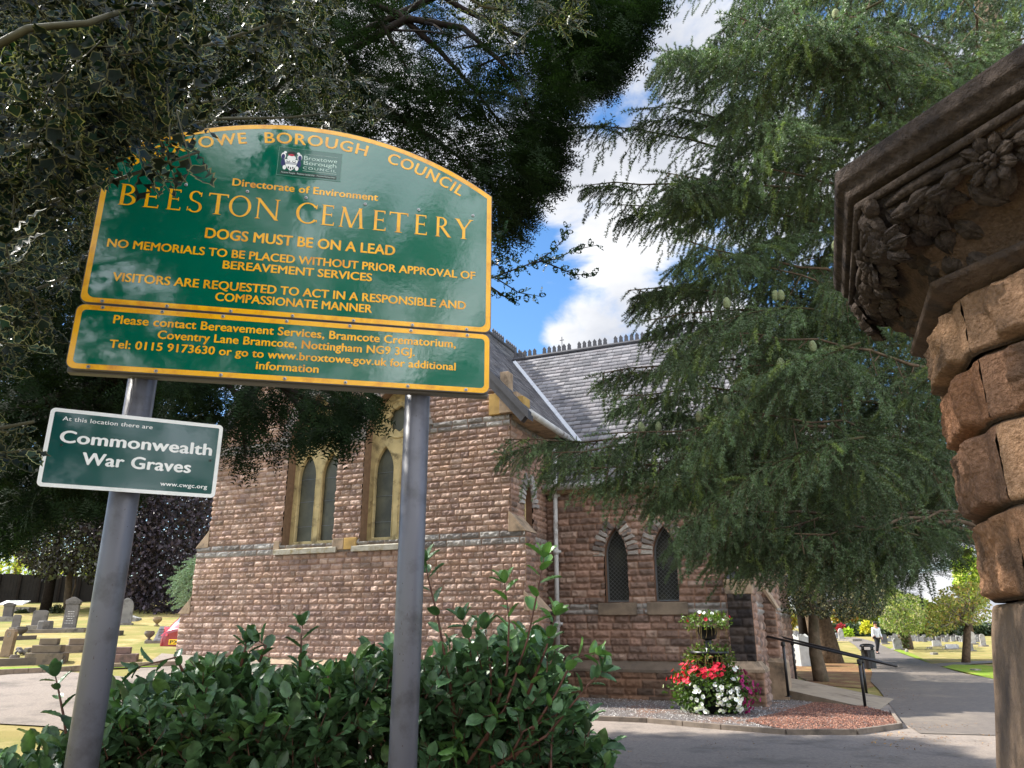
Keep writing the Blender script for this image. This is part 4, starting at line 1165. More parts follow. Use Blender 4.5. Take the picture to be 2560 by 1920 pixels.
for i in range(8):
    A = Vector(overt(.93, i, 0)); B = Vector(overt(.93, i + 1, 0)); n_ = (A + B).normalized(); tdir = (B - A).normalized(); Ln = (B - A).length
    def on(t, z):                              # point on the capital face
        k = float(np.interp(z, [2.40, 2.50, 2.545, 2.58, 2.62], [.735, .80, .885, .925, .935]))
        a = Vector(overt(k, i, z)); b = Vector(overt(k, i + 1, z)); return a.lerp(b, t)
    nn = (n_ + Vector((0, 0, -.45))).normalized()
    up = (Vector((0, 0, 1)) - nn * nn.z).normalized()
    fc = on(.62 if i == 7 else .5, 2.555) + nn * .010
    for r in range(9):
        a = 2 * PI * r / 9 + .2
        d_ = tdir * math.cos(a) + up * math.sin(a)
        lobe(gar, fc + d_ * .016 + nn * .004, d_, nn, .046, .0165, .014, .9, 0, 1)
    for r in range(6):
        a = 2 * PI * r / 6; d_ = tdir * math.cos(a) + up * math.sin(a)
        lobe(gar, fc + d_ * .004 + nn * .014, d_, nn, .017, .0085, .011, 0)
    lobe(gar, fc - tdir * .009 + nn * .018, tdir, nn, .018, .009, .010, 0)
    for sgn in (1, -1):
        base = fc + tdir * sgn * .045
        for q in range(4):
            dd = (tdir * sgn + up * (-.25 + .28 * (q % 2)) + nn * .05).normalized()
            st_ = fc + tdir * sgn * (.05 + q * .042) + up * (.016 - .02 * (q % 2)) + nn * (.002 + .002 * q)
            lobe(gar, st_, dd, nn, .075, .020, .018, .3, 0, 1)
        gar.tube([base + up * .03, base + tdir * sgn * .07 + up * .036, base + tdir * sgn * .15 + up * .038, base + tdir * sgn * .21 + up * .03], [.008, .012, .012, .007], 8)
    for q in range(22):                        # overlapping leaves under the garland
        t = .02 + .045 * q; z = 2.562 + rng_.uniform(-.018, .010)
        p = on(t, z) - nn * .006
        dd = (-up * rng_.uniform(.2, .9) + tdir * rng_.uniform(-1, 1)).normalized()
        lobe(gar, p, dd, nn, rng_.uniform(.06, .10), rng_.uniform(.022, .036), rng_.uniform(.022, .034), -.4, 0, 1)
    for q in range(18):                        # lower carving near the angles
        t = rng_.uniform(.0, .24) if q % 2 else rng_.uniform(.76, 1.0); z = rng_.uniform(2.435, 2.545)
        p = on(t, z) - nn * .008
        dd = (-up * rng_.uniform(.4, 1.0) + tdir * rng_.uniform(-.6, .6)).normalized()
        lobe(gar, p, dd, nn, rng_.uniform(.05, .085), rng_.uniform(.018, .032), rng_.uniform(.022, .032), -.4, 0, 1)
    # bunch at the angle of the octagon
    v = Vector(overt(.925, i, 2.54)); vn = Vector((v.x, v.y, 0)).normalized(); vn = (vn + Vector((0, 0, -.4))).normalized()
    for q in range(16):
        a = rng_.uniform(0, 2 * PI); s_ = vn.cross(Vector((0, 0, 1))).normalized(); u_ = s_.cross(vn)
        dd = s_ * math.cos(a) + u_ * math.sin(a) - Vector((0, 0, .3))
        lobe(gar, v - vn * .02 + u_ * rng_.uniform(-.075, .035), dd, vn, rng_.uniform(.05, .085), rng_.uniform(.018, .03), .03, -.2, 0, 1)
go_ = gar.build('carved_garland', [M_sooty, M_carve], capital, True)
er = bpy.data.textures.new('erosion', 'CLOUDS'); er.noise_scale = .018; er.noise_depth = 3
dm = go_.modifiers.new('erosion', 'DISPLACE'); dm.texture = er; dm.strength = .014; dm.mid_level = .6; dm.texture_coords = 'LOCAL'
# ------------------------------------------------------------------ ground, roads, beds
def sheet(name, poly, off, m, res=0.5, extra=None):
    """polygon (x,y metres) laid on the terrain as a grid-cut sheet"""
    bm = bmesh.new()
    vs = [bm.verts.new((x, y, 0)) for x, y in poly]
    bm.faces.new(vs)
    xs = [p[0] for p in poly]; ys = [p[1] for p in poly]
    for ax, lo, hi in ((0, min(xs), max(xs)), (1, min(ys), max(ys))):
        n = int(min((hi - lo) / res, 120))
        for i in range(1, n + 1):
            c = [0, 0, 0]; c[ax] = lo + (hi - lo) * i / (n + 1); no = [0, 0, 0]; no[ax] = 1
            bmesh.ops.bisect_plane(bm, geom=bm.verts[:] + bm.edges[:] + bm.faces[:], plane_co=c, plane_no=no)
    bmesh.ops.triangulate(bm, faces=bm.faces[:])
    for v in bm.verts:
        v.co.z = float(terr(v.co.x, v.co.y)) + off + (extra(v.co.x, v.co.y) if extra else 0)
    bm.normal_update()
    if bm.faces and sum(f.normal.z for f in bm.faces) < 0: bmesh.ops.reverse_faces(bm, faces=bm.faces[:])
    me = bpy.data.meshes.new(name); bm.to_mesh(me); bm.free()
    return link(name, me, [m])
def ground_mat(name, cols, s1, s2, rough=.95, bump=.6, bs=60, spec=.15):
    m = mat(name, cols[0], rough, 0, s1, bump, bs, spec=spec, col2=cols[1], detail=8, dirt=cols[2] if len(cols) > 2 else None, dscale=s2)
    return m
M_grass = ground_mat('dry grass', (srgb(140, 122, 76), srgb(106, 110, 54), srgb(158, 140, 96)), .6, .9, bump=.9, bs=25)
M_tarmac = ground_mat('worn tarmac', (srgb(122, 112, 103), srgb(144, 133, 122), srgb(98, 91, 84)), 30, .9, bump=.6, bs=180, spec=.25)
M_drive = ground_mat('smooth tarmac drive', (srgb(88, 81, 74), srgb(106, 97, 88), srgb(118, 108, 95)), 8, .5, rough=.7, bump=.4, bs=140, spec=.45)
M_green_grass = ground_mat('green grass', (srgb(96, 128, 32), srgb(122, 138, 48), srgb(140, 132, 60)), 2, 1.5, bump=.9, bs=30)
M_conc = ground_mat('ramp concrete', (srgb(134, 122, 106), srgb(150, 138, 120), srgb(104, 92, 80)), 3, 1.4, bump=.3, bs=80)
# terrain grid, finer near the camera
gx = np.concatenate([np.linspace(-320, -40, 15)[:-1], np.linspace(-40, 40, 81)[:-1], np.linspace(40, 320, 15)])
gy = np.concatenate([np.linspace(-60, 0, 13)[:-1], np.linspace(0, 60, 121)[:-1], np.linspace(60, 600, 28)])
GX, GYY = np.meshgrid(gx, gy)
GZ = terr(GX, GYY)
I = np.arange(GX.size).reshape(GX.shape)
g = np_obj('ground', np.stack([GX, GYY, GZ], -1).reshape(-1, 3), [np.stack([I[:-1, :-1], I[:-1, 1:], I[1:, 1:], I[1:, :-1]], -1).reshape(-1, 4)], [M_grass], None, None, None, True)
tag(g, kind='structure')
xy = lambda *p: [tuple(PG(*q)[:2]) for q in p]
# tarmac apron in front of the church, running up to the left
lk = [tuple(PG(0, 1461)[:2]), tuple(PG(110, 1450)[:2])]
ln_ = [tuple(PG(0, 1566)[:2]), tuple(PG(110, 1572)[:2])]
road_poly = [(12, -8), (12, 9.5), (9.2, 14), (8.0, 17.6), (2, 19.2), (-1.2, 17.6), (-9.3, 21.2), (lk[1][0] + 2.2, lk[1][1] - 1.0), lk[1], lk[0], (lk[0][0] - 14, lk[0][1] + 5), (ln_[0][0] - 14, ln_[0][1] + 4), ln_[0], ln_[1], (-4.2, 10.2), (-2.6, 7.4), (-2.6, 4), (-3, -8)]
tag(sheet('road', road_poly, .02, M_tarmac, .6), kind='structure')
# smooth drive leading away on the right
dl = xy(Z2(1395, 1385), Z2(1250, 1290), Z2(1150, 1150), Z2(1065, 1030), Z2(1000, 965), Z2(1015, 900), Z2(985, 815), Z2(930, 730), Z2(880, 680), Z2(800, 622))
dr = xy(Z2(1985, 1400), Z2(2212, 1180), Z2(2100, 980), Z2(1922, 937), Z2(1760, 908), Z2(1650, 878), Z2(1560, 850), Z2(1440, 812), Z2(1290, 760), Z2(1120, 690), Z2(1040, 650), Z2(880, 612))
tag(sheet('drive', dl + [(dl[-1][0] - 6, dl[-1][1] + 40), (dr[-1][0] - 4, dr[-1][1] + 40)] + dr[::-1], .03, M_drive, .7), kind='structure')
tag(sheet('path', xy(Z2(1480, 826), Z2(1540, 848), Z2(1900, 822), Z2(2300, 800), Z2(2300, 788), Z2(1800, 805)), .034, M_drive, 1.0), kind='structure')
tag(sheet('grass_verge', xy(Z2(1570, 852), Z2(1925, 938), Z2(2150, 985), Z2(2200, 900), Z2(1900, 838), Z2(1650, 832)), .038, M_green_grass, 1.0), kind='structure')
tag(sheet('grass_edge', xy(Z2(1120, 690), Z2(1290, 757), Z2(1440, 808), Z2(1480, 822), Z2(1420, 790), Z2(1330, 745), Z2(1200, 700)), .038, M_green_grass, 1.0), kind='structure')
tag(sheet('grass_edge', xy(ZL(-80, 1215), ZL(500, 1190), ZL(1700, 1150), ZL(1700, 1110), ZL(500, 1150), ZL(-80, 1165)), .04, M_green_grass, 1.0), kind='structure')
tag(sheet('bare_soil', xy(Z2(280, 850), Z2(560, 990), Z2(980, 1020), Z2(1080, 985), Z2(1010, 880), Z2(860, 820), Z2(500, 800)), .015, ground_mat('bare needle strewn soil', (srgb(128, 94, 66), srgb(104, 80, 58), srgb(146, 130, 84)), 3, 1.2, bump=.6), .8), kind='structure')
# kerb of the left road
M_kerb = mat('stone kerb', srgb(136, 118, 100), .9, .2, 5, .3, 40, dirt=srgb(100, 88, 76), dscale=3)
kb = MB()
kp = [PG(*ZL(x, y)) for x, y in ((-300, 1235), (0, 1225), (300, 1212), (600, 1196), (900, 1176), (1200, 1158), (1500, 1145), (1900, 1130))]
for a, b_ in zip(kp[:-1], kp[1:]):
    a = np.array(a); b_ = np.array(b_)
    for s in range(2):
        p, q = a + (b_ - a) * s / 2, a + (b_ - a) * (s + .99) / 2
        d_ = (q - p) / np.linalg.norm(q - p); n_ = np.array([-d_[1], d_[0], 0]) * .06
        kb.add([p - n_, q - n_, q + n_, p + n_, p - n_ + [0, 0, .12], q - n_ + [0, 0, .12], q + n_ + [0, 0, .12], p + n_ + [0, 0, .12]], [(4, 5, 6, 7), (0, 1, 5, 4), (1, 2, 6, 5), (2, 3, 7, 6), (3, 0, 4, 7)])
tag(kb.build('kerb', [M_kerb], bevel=.01), kind='structure')
# gravel bed against the wing, grey turning to red grit
bed = xy((1262, 1556), (1400, 1562), (1560, 1577), (1700, 1588), (1850, 1588), (1945, 1575), (1925, 1546), (1800, 1512), (1700, 1488), (1640, 1478), (1600, 1505), (1230, 1500))
bed_z = .05
bedm = ground_mat('grey gravel bed', (srgb(120, 114, 110), srgb(88, 82, 80), srgb(128, 96, 78)), 40, .9, bump=1.0, bs=120)
tag(sheet('gravel_bed', bed, bed_z, bedm, .3), kind='structure')
redp = xy((1610, 1566), (1700, 1586), (1850, 1586), (1942, 1574), (1923, 1547), (1840, 1525), (1760, 1524), (1690, 1545))
redm = ground_mat('red grit', (srgb(112, 80, 68), srgb(92, 68, 60), srgb(102, 92, 86)), 45, 1.6, bump=1.0, bs=120)
tag(sheet('red_grit', redp, bed_z + .012, redm, .3), kind='structure')
kb = MB()
kp = [PG(*q) for q in ((1262, 1558), (1400, 1564), (1560, 1579), (1700, 1590), (1852, 1590), (1947, 1576), (1926, 1545))]
for a, b_ in zip(kp[:-1], kp[1:]):
    a = np.array(a); b_ = np.array(b_); n = max(1, int(round(np.linalg.norm(b_ - a) / .9)))
    for s in range(n):
        p, q = a + (b_ - a) * s / n, a + (b_ - a) * (s + .985) / n
        d_ = (q - p) / np.linalg.norm(q - p); n_ = np.array([-d_[1], d_[0], 0]) * .03
        kb.add([p - n_, q - n_, q + n_, p + n_, p - n_ + [0, 0, .10], q - n_ + [0, 0, .10], q + n_ + [0, 0, .10], p + n_ + [0, 0, .10]], [(4, 5, 6, 7), (0, 1, 5, 4), (1, 2, 6, 5), (2, 3, 7, 6), (3, 0, 4, 7)])
tag(kb.build('kerb', [mat('concrete edging', srgb(116, 104, 92), .9, .2, 6, .3, 60, dirt=srgb(84, 76, 68), dscale=4)], bevel=.008), kind='structure')
# loose stones on the bed and leaf litter on the tarmac
rg = np.random.default_rng(5)
def stones(name, poly, n, z, size, cols, seed):
    r = np.random.default_rng(seed)
    p = np.array(poly); lo, hi = p.min(0), p.max(0)
    q = r.uniform(lo, hi, (n * 3, 2)); q = q[in_poly(q[:, 0], q[:, 1], [tuple(v) for v in poly])][:n]
    n = len(q)
    T = (np.array([(1, 0, 0), (-1, 0, 0), (0, 1, 0), (0, -1, 0), (0, 0, .8), (0, 0, -.8)], float), [np.array([(0, 2, 4), (2, 1, 4), (1, 3, 4), (3, 0, 4)])], [0])
    pos = np.column_stack([q, terr(q[:, 0], q[:, 1]) + z])
    f = r.normal(0, 1, (n, 3)); f[:, 2] *= .3
    up = r.normal(0, .3, (n, 3)) + [0, 0, 1]
    c = np.array(cols)[r.integers(0, len(cols), n)] * r.uniform(.7, 1.3, (n, 1))
    o = scatter(name, T, pos, f, up, np.stack([size * r.uniform(.6, 1.5, n) for _ in range(3)], 1), [mat(name + ' stone', (1, 1, 1), .9, .1, 20, attr=True)], None, c)
    return tag(o, kind='stuff')
stones('gravel', bed, 9000, bed_z + .006, .013, [srgb(140, 136, 134), srgb(110, 104, 100), srgb(160, 156, 150), srgb(96, 88, 84)], 3)
stones('grit', redp, 6000, bed_z + .018, .012, [srgb(132, 86, 68), srgb(112, 74, 60), srgb(90, 66, 56), srgb(146, 108, 88)], 4)
def litter(name, poly, n, cols, seed, size=.03, z=.028):
    r = np.random.default_rng(seed); p = np.array(poly); lo, hi = p.min(0), p.max(0)
    q = r.uniform(lo, hi, (n * 3, 2)); q = q[in_poly(q[:, 0], q[:, 1], [tuple(v) for v in poly])]
    dn = fbm(q[:, 0] * 1.3, q[:, 1] * 1.3, seed, 3); q = q[dn > .46][:n]; n = len(q)
    T = (np.array([(0, -1, 0), (.5, 0, .12), (0, 1, .1), (-.5, 0, .12)], float), [np.array([(0, 1, 2, 3)])], [0])
    f = r.normal(0, 1, (n, 3)); f[:, 2] *= .15
    c = np.array(cols)[r.integers(0, len(cols), n)] * r.uniform(.7, 1.2, (n, 1))
    return tag(scatter(name, T, np.column_stack([q, terr(q[:, 0], q[:, 1]) + z]), f, r.normal(0, .25, (n, 3)) + [0, 0, 1], size * r.uniform(.5, 1.2, n), [mat(name + ' dry', (1, 1, 1), .8, .1, 20, attr=True)], None, c), kind='stuff')
litter('fallen_leaves', xy((1900, 1570), (2130, 1560), (2160, 1680), (1850, 1680)), 900, [srgb(150, 104, 50), srgb(176, 134, 70), srgb(110, 76, 44)], 8, .022)
litter('fallen_leaves', xy((1240, 1600), (2130, 1600), (2160, 1690), (1240, 1690)), 500, [srgb(120, 92, 60), srgb(150, 120, 80), srgb(96, 72, 50)], 9, .014)
litter('fallen_leaves', xy((1620, 1470), (1990, 1470), (1990, 1560), (1900, 1530), (1700, 1480)), 500, [srgb(110, 76, 50), srgb(140, 100, 62), srgb(90, 64, 46)], 10, .02, .03)

# ------------------------------------------------------------------ ramp with handrails
rp = MB()
ra = [np.array(p) for p in ((7.25, 16.15, .03), (8.75, 18.6, .03), (7.25, 21.2, .34), (5.75, 19.3, .34))]
rb = [p * [1, 1, 0] for p in ra]
rp.add(ra + rb, [(0, 1, 2, 3), (4, 5, 1, 0), (5, 6, 2, 1), (6, 7, 3, 2), (7, 4, 0, 3)])
tag(rp.build('ramp', [M_conc]), kind='structure')
def handrail(label, b1, b2, h1, h2, e0, e1):
    """two posts and an inclined rail between and beyond them"""
    t = thing('handrail', label, 'handrail', tuple(b2), 0, 'black tube handrails of the ramp')
    b1 = np.array(b1) - b2; c2 = np.zeros(3); b2_ = c2
    for b, h in ((b1, h1), (b2_, h2)):
        m = MB(); m.tube([b, b + [0, 0, h]], .030, 12); m.lathe([(.045, h - .1), (.047, h - .09), (.047, h - .02), (.045, h - .01)], 12, tuple(b)); m.lathe([(.07, 0), (.07, .012)], 12, tuple(b))
        m.build('post', [M_black], t, True)
    d_ = (b2_ + [0, 0, h2]) - (b1 + [0, 0, h1]); L_ = np.linalg.norm(d_); d_ /= L_
    side = np.array([d_[1], -d_[0], 0]) * .0
    a = b1 + [0, 0, h1 + .03] - d_ * e0; b = b2_ + [0, 0, h2 + .03] + d_ * e1
    m = MB(); m.tube([a, b1 + [0, 0, h1 + .03], b2_ + [0, 0, h2 + .03], b], .026, 12); m.build('rail', [M_black], t, True)
    return t
fp1, fp2 = P(*Z2(352, 1080), 17.9), PG(*Z2(962, 1188)); fp1[2] = max(fp1[2], 0)
ft1, ft2 = P(*Z2(297, 643), 17.9), P(*Z2(893, 782), fp2[1])
handrail('near black handrail beside the red grit bed, outer end dropping lowest', fp1, fp2, ft1[2] - fp1[2], ft2[2] - fp2[2], 1.6, .8)
rp2 = PG(*Z2(972, 1080)); rt2 = P(*Z2(925, 775), rp2[1]); rp1 = P(*Z2(415, 970), 21.0); rt1 = P(*Z2(378, 638), 21.0)
handrail('far black handrail of the ramp, on the side of the tree trunks', rp1, rp2, rt1[2] - rp1[2], rt2[2] - rp2[2], 1.6, .5)
# ------------------------------------------------------------------ headstones
GTINT = [srgb(132, 130, 128), srgb(112, 108, 104), srgb(150, 148, 144), srgb(96, 92, 90), srgb(160, 158, 154)]
def stone_obj(name, label, base, build, tint, rz=0.0, lean=0.0, group=None, cat='headstone', parts=None):
    m = MB(); m.tint = tint
    build(m)
    t = thing(name, label, cat, tuple(base), rz, group)
    o = m.build('slab', [M_grave], t, False, .012, True)
    o.rotation_euler = (lean, 0, 0)
    return t, o
def hs_round(w, h, d):
    def f(m):
        p = [(-w / 2, 0), (w / 2, 0), (w / 2, h - w / 2)] + [(w / 2 * math.cos(PI * i / 10), h - w / 2 + w / 2 * math.sin(PI * i / 10)) for i in range(1, 10)] + [(-w / 2, h - w / 2)]
        m.prism(p, -d / 2, d / 2)
    return f
def hs_gothic(w, h, d):
    def f(m): m.prism([(-w / 2, 0), (w / 2, 0)] + arch_top(0, w / 2, h * .68, h * .32, 8), -d / 2, d / 2)
    return f
def hs_square(w, h, d):
    def f(m): m.prism([(-w / 2, 0), (w / 2, 0), (w / 2, h * .9), (w * .36, h), (-w * .36, h), (-w / 2, h * .9)], -d / 2, d / 2)
    return f
def hs_ped(w, h, d):
    def f(m):
        m.prism([(-w / 2, .06), (w / 2, .06), (w / 2, h * .78), (-w / 2, h * .78)], -d / 2, d / 2)
        m.box(-w * .56, w * .56, -d * .6, d * .6, h * .78, h * .84)
        m.prism([(-w * .6, h * .84), (w * .6, h * .84), (w * .56, h * .9), (w * .1, h), (-w * .1, h), (-w * .56, h * .9)], -d * .62, d * .62)
    return f
M_base = mat('grave plinth stone', srgb(128, 122, 114), .9, .25, 5, .3, 30, dirt=srgb(80, 76, 70), dscale=3)
M_text = mat('faded inscription', srgb(196, 194, 188), .8, .1, 10)
M_texd = mat('dark incised inscription', srgb(66, 64, 62), .8, .1, 10)
def add_base(t, w, d, h=.1, y=0):
    b = MB(); b.box(-w / 2, w / 2, y - d / 2, y + d / 2, -.15, h); return b.build('base', [M_base], t, bevel=.012)
def incised(slab, w, z0, z1, n, y, m):
    b = MB(); r = random.Random(int(w * 1000 + n))
    for i in range(n):
        z = z1 - (z1 - z0) * i / max(n - 1, 1); k = w * r.uniform(.5, 1)
        x = -k / 2
        while x < k / 2:
            l = r.uniform(.03, .09); b.box(x, min(x + l, k / 2), y - .002, y + .002, z - .009, z + .009); x += l + .02
    b.build('inscription', [m], slab)
def lstone(x0, y0, x1, y1):                     # photo box (close-up of lower left) -> base point, width, height
    b = PG(*ZL((x0 + x1) / 2, y1)); Y = b[1]
    return b, pxsize((x1 - x0) / 4.254 / K, Y), pxsize((y1 - y0) / 4.254 / K, Y)
LG = 'old gravestones on the slope left of the chapel'
b, w, h = lstone(20, 460, 125, 650)
t, o = stone_obj('headstone', 'stepped grey headstone just in front of the white sloping board', b, hs_ped(w * .85, h, .2), GTINT[3], .2, 0, LG); add_base(t, w * 1.5, .5, .18)
b, w, h = lstone(120, 590, 195, 745)
t, o = stone_obj('headstone', 'short pale leaning slab between two darker stones at far left', b, hs_square(w, h, .1), GTINT[1], .35, -.08, LG); add_base(t, w * 1.3, .3, .1)
b, w, h = lstone(335, 545, 475, 730)
t, o = stone_obj('headstone', 'streaked dark headstone with cut shoulders behind a low drum shaped block', b, hs_square(w, h, .16), GTINT[1], .25, -.05, LG); add_base(t, w * 1.4, .5, .12)
b, w, h = lstone(640, 410, 815, 745)
t, o = stone_obj('headstone', 'tall leaning headstone with gabled cornice top and carved inscription', b, hs_ped(w * .72, h, .2), srgb(112, 108, 104), .25, -.10, LG); add_base(t, w * 1.7, .7, .08)
incised(o, w * .5, h * .2, h * .55, 6, -.104, M_text)
b, w, h = lstone(1250, 415, 1385, 690)
t, o = stone_obj('headstone', 'pointed gothic headstone with pale streaks right of the left sign post', b, hs_gothic(w, h, .14), srgb(128, 126, 124), .3, -.07, LG); add_base(t, w * 1.25, .4, .07)
b, w, h = lstone(0, 755, 120, 1035)
t, o = stone_obj('headstone', 'brown upright slab with small round emblem at the left picture edge', b, hs_square(w, h, .12), srgb(138, 118, 96), -.2, -.06, LG)
rg_ = MB(); rg_.tube([(w * .17 * math.cos(PI * i / 8), -.065, h * .8 + w * .2 * math.sin(PI * i / 8)) for i in range(17)], .008, 5); rg_.build('emblem', [M_base], o)
b, w, h = lstone(385, 652, 556, 765)
m = MB(); m.tint = GTINT[1]; m.lathe([(w * .5, -.1), (w * .5, h * .12), (w * .46, h * .2), (w * .44, h * .9), (w * .40, h), (.01, h)], 8)
t = thing('grave_block', 'low drum shaped grave block in front of the streaked headstone', 'gravestone', tuple(b), .2, LG); m.build('block', [M_grave], t, bevel=.015, tint=True)
add_base(t, w * 1.8, .8, .06)
def tiers(label, b, ws, hs, col, rz, missing=None):
    t = thing('stepped_grave_base', label, 'gravestone', tuple(b), rz, LG); z = -.1
    for i, (w, h) in enumerate(zip(ws, hs)):
        m = MB(); m.tint = tuple(np.array(col) * (1 - .06 * i)); hh = h + (.1 if i == 0 else 0)
        m.box(-w / 2, w / 2, -w * .38, w * .38, z, z + hh - .004); z += hh
        m.build('tier', [M_grave], t, bevel=.014, tint=True)
    return t
b, w, h = lstone(315, 850, 666, 1095)
tiers('three tier brown stone grave base nearest the road kerb', b, [w, w * .76, w * .48], [h * .42, h * .31, h * .27], srgb(128, 114, 98), .3)
b, w, h = lstone(560, 842, 840, 1000)
tiers('two tier grave base half hidden by the left sign post', b + np.array([0, .6, 0]), [w * 1.1, w * .75], [h * .55, h * .42], srgb(130, 116, 102), .55)
b, w, h = lstone(1120, 935, 1440, 1075)
tiers('reddish stepped grave base showing right of the left sign post', b, [w, w * .55], [h * .52, h * .48], srgb(138, 112, 104), .35)
def urn(label, b, s, col, cat='urn'):
    m = MB(); m.tint = col
    m.lathe([(.30 * s, 0), (.30 * s, .08 * s), (.16 * s, .14 * s), (.13 * s, .25 * s), (.3 * s, .38 * s), (.48 * s, .6 * s), (.5 * s, .78 * s), (.42 * s, .86 * s), (.46 * s, .92 * s), (.40 * s, .94 * s), (.30 * s, .86 * s), (.02, .84 * s)], 18)
    t = thing('grave_urn', label, cat, tuple(b), 0, 'stone urns on the graves'); m.build('bowl', [M_grave], t, True, 0, True); return t
b, w, h = lstone(150, 735, 272, 840)
urn('dark wide urn toppled on a ledger near the left edge', b + np.array([0, 0, .05]), w * .95, srgb(92, 86, 80))
b, w, h = lstone(95, 1010, 190, 1105)
urn('small weathered urn on the kerb before the brown upright slab', b, w, srgb(118, 108, 98))
b, w, h = lstone(1560, 715, 1745, 878)
t = thing('sloping_grave_tablet', 'sloping pale tablet with inscription beside the red car', 'gravestone', tuple(b), .25, LG)
m = MB(); m.tint = srgb(170, 172, 172)
m.add([(-.05, -.12, .06), (w * .55, -.12, .06), (w * .55, .22, .06), (-.05, .22, .06), (.06, .08, h), (w * .55, .08, h), (w * .55, .2, h), (.06, .2, h)], [(3, 2, 1, 0), (4, 5, 6, 7), (0, 1, 5, 4), (1, 2, 6, 5), (2, 3, 7, 6), (3, 0, 4, 7)])
sl_ = m.build('tablet', [M_grave], t, tint=True); bb = MB(); bb.box(-w * .5, w * .6, -.25, .28, -.15, .06); bb.build('base', [M_base], t, bevel=.01)
tx = MB()
for i in range(6):
    z = .16 + (h - .26) * i / 5; f = (z - .06) / (h - .06)
    tx.box(.06, w * .48, -.12 + .2 * f - .006, -.12 + .2 * f + .01, z - .012, z + .012)
tx.build('inscription', [M_texd], sl_)
urn('small urn at the left end of the sloping tablet', b + np.array([-w * .36, -.05, .06]), .30, srgb(120, 110, 100))
urn('little urn behind the sloping tablet', PG(*ZL(1664, 706)) + np.array([0, 0, .02]), .34, srgb(150, 130, 104))
def kerbset(label, pts, hh=.14, col=srgb(120, 112, 102)):
    p = [PG(*ZL(*q)) for q in pts]; c = np.mean(p, 0)
    t = thing('grave_kerb', label, 'grave kerb', tuple(c), 0, 'low stone grave kerbs on the left slope')
    for a, b_ in zip(p[:-1], p[1:]):
        a = a - c; b_ = b_ - c; d_ = (b_ - a); d_ /= np.linalg.norm(d_); n_ = np.array([-d_[1], d_[0], 0]) * .08
        m = MB(); m.tint = col
        m.add([a - n_ - [0, 0, .1], b_ - n_ - [0, 0, .1], b_ + n_ - [0, 0, .1], a + n_ - [0, 0, .1], a - n_ + [0, 0, hh], b_ - n_ + [0, 0, hh], b_ + n_ + [0, 0, hh], a + n_ + [0, 0, hh]], [(4, 5, 6, 7), (0, 1, 5, 4), (1, 2, 6, 5), (2, 3, 7, 6), (3, 0, 4, 7)])
        m.build('rail', [M_grave], t, bevel=.012, tint=True)
kerbset('long dark grave kerb just above the road', [(-60, 1128), (690, 1098)], .16, srgb(104, 94, 84))
kerbset('grave kerb round the foot of the tall cornice headstone', [(270, 778), (640, 772), (900, 770)], .12)
kerbset('grave kerb under the toppled dark urn', [(-40, 858), (385, 842)], .12, srgb(88, 80, 74))
kerbset('grave kerb behind the three tier base', [(270, 985), (330, 978)], .12)
b, w, h = lstone(0, 1060, 137, 1110); t = thing('ledger_slab', 'flat brown ledger slab at the left edge above the road', 'gravestone', tuple(b), .1, LG); m = MB(); m.box(-w, w / 2, -.3, .3, -.1, h * .9); m.build('slab', [M_base], t, bevel=.015)
b, w, h = lstone(1212, 752, 1292, 800); t = thing('ledger_slab', 'small dark block in the grass right of the left sign post', 'gravestone', tuple(b), .2, LG); m = MB(); m.tint = srgb(90, 86, 82); m.box(-w / 2, w / 2, -.2, .2, -.1, h); m.build('slab', [M_grave], t, bevel=.015, tint=True)
b, w, h = lstone(1350, 592, 1428, 645); t = thing('ledger_slab', 'low pale slab lying behind the gothic headstone', 'gravestone', tuple(b), .2, LG); m = MB(); m.tint = srgb(160, 158, 152); m.prism([(-w, -.1), (w, -.1), (w, h * .5), (.0, h), (-w, h * .5)], -.5, .5); m.build('slab', [M_grave], t, bevel=.015, tint=True)
b, w, h = lstone(150, 920, 268, 1010); t = thing('broken_statue', 'broken grey statue fragment lying in the grass beside the brown slab', 'statue', tuple(b), .4); m = MB(); m.tint = srgb(124, 120, 116)
m.tube([(-w * .35, 0, h * .75), (-w * .1, 0, h * .6), (w * .12, .0, h * .35), (w * .42, 0, h * .1)], [h * .16, h * .30, h * .28, h * .14], 9); m.tube([(-w * .1, -.05, h * .6), (-w * .3, -.1, h * .25), (-w * .2, -.1, 0)], [h * .14, h * .12, h * .12], 7); m.tube([(-.02, -.12, h * .5), (w * .2, -.16, h * .2)], [h * .12, h * .2], 7)
m.build('torso', [M_grave], t, True, 0, True)
# white sloping board
b = PG(*ZL(130, 560)); b = P(*ZL(140, 545), b[1]); b[2] = float(terr(b[0], b[1]))
t = thing('information_board', 'white sloping board lying on a dark tomb chest at far left', 'board', tuple(b), .15)
Yb = b[1]; w = pxsize(240 / 4.254 / K, Yb)
zt = P(*ZL(140, 460), Yb)[2] - b[2]
m = MB(); m.box(-w * .3, w * .75, -.3, .5, -.2, zt - .18); m.build('tomb_chest', [M_base], t, bevel=.02)
m = MB(); m.add([(-w / 2, -.4, zt - .10), (w / 2, -.4, zt - .10), (w / 2, .35, zt + .10), (-w / 2, .35, zt + .10), (-w / 2, -.4, zt - .06), (w / 2, -.4, zt - .06), (w / 2, .35, zt + .14), (-w / 2, .35, zt + .14)], [(3, 2, 1, 0), (4, 5, 6, 7), (0, 1, 5, 4), (1, 2, 6, 5), (2, 3, 7, 6), (3, 0, 4, 7)])
m.build('panel', [M_white], t)

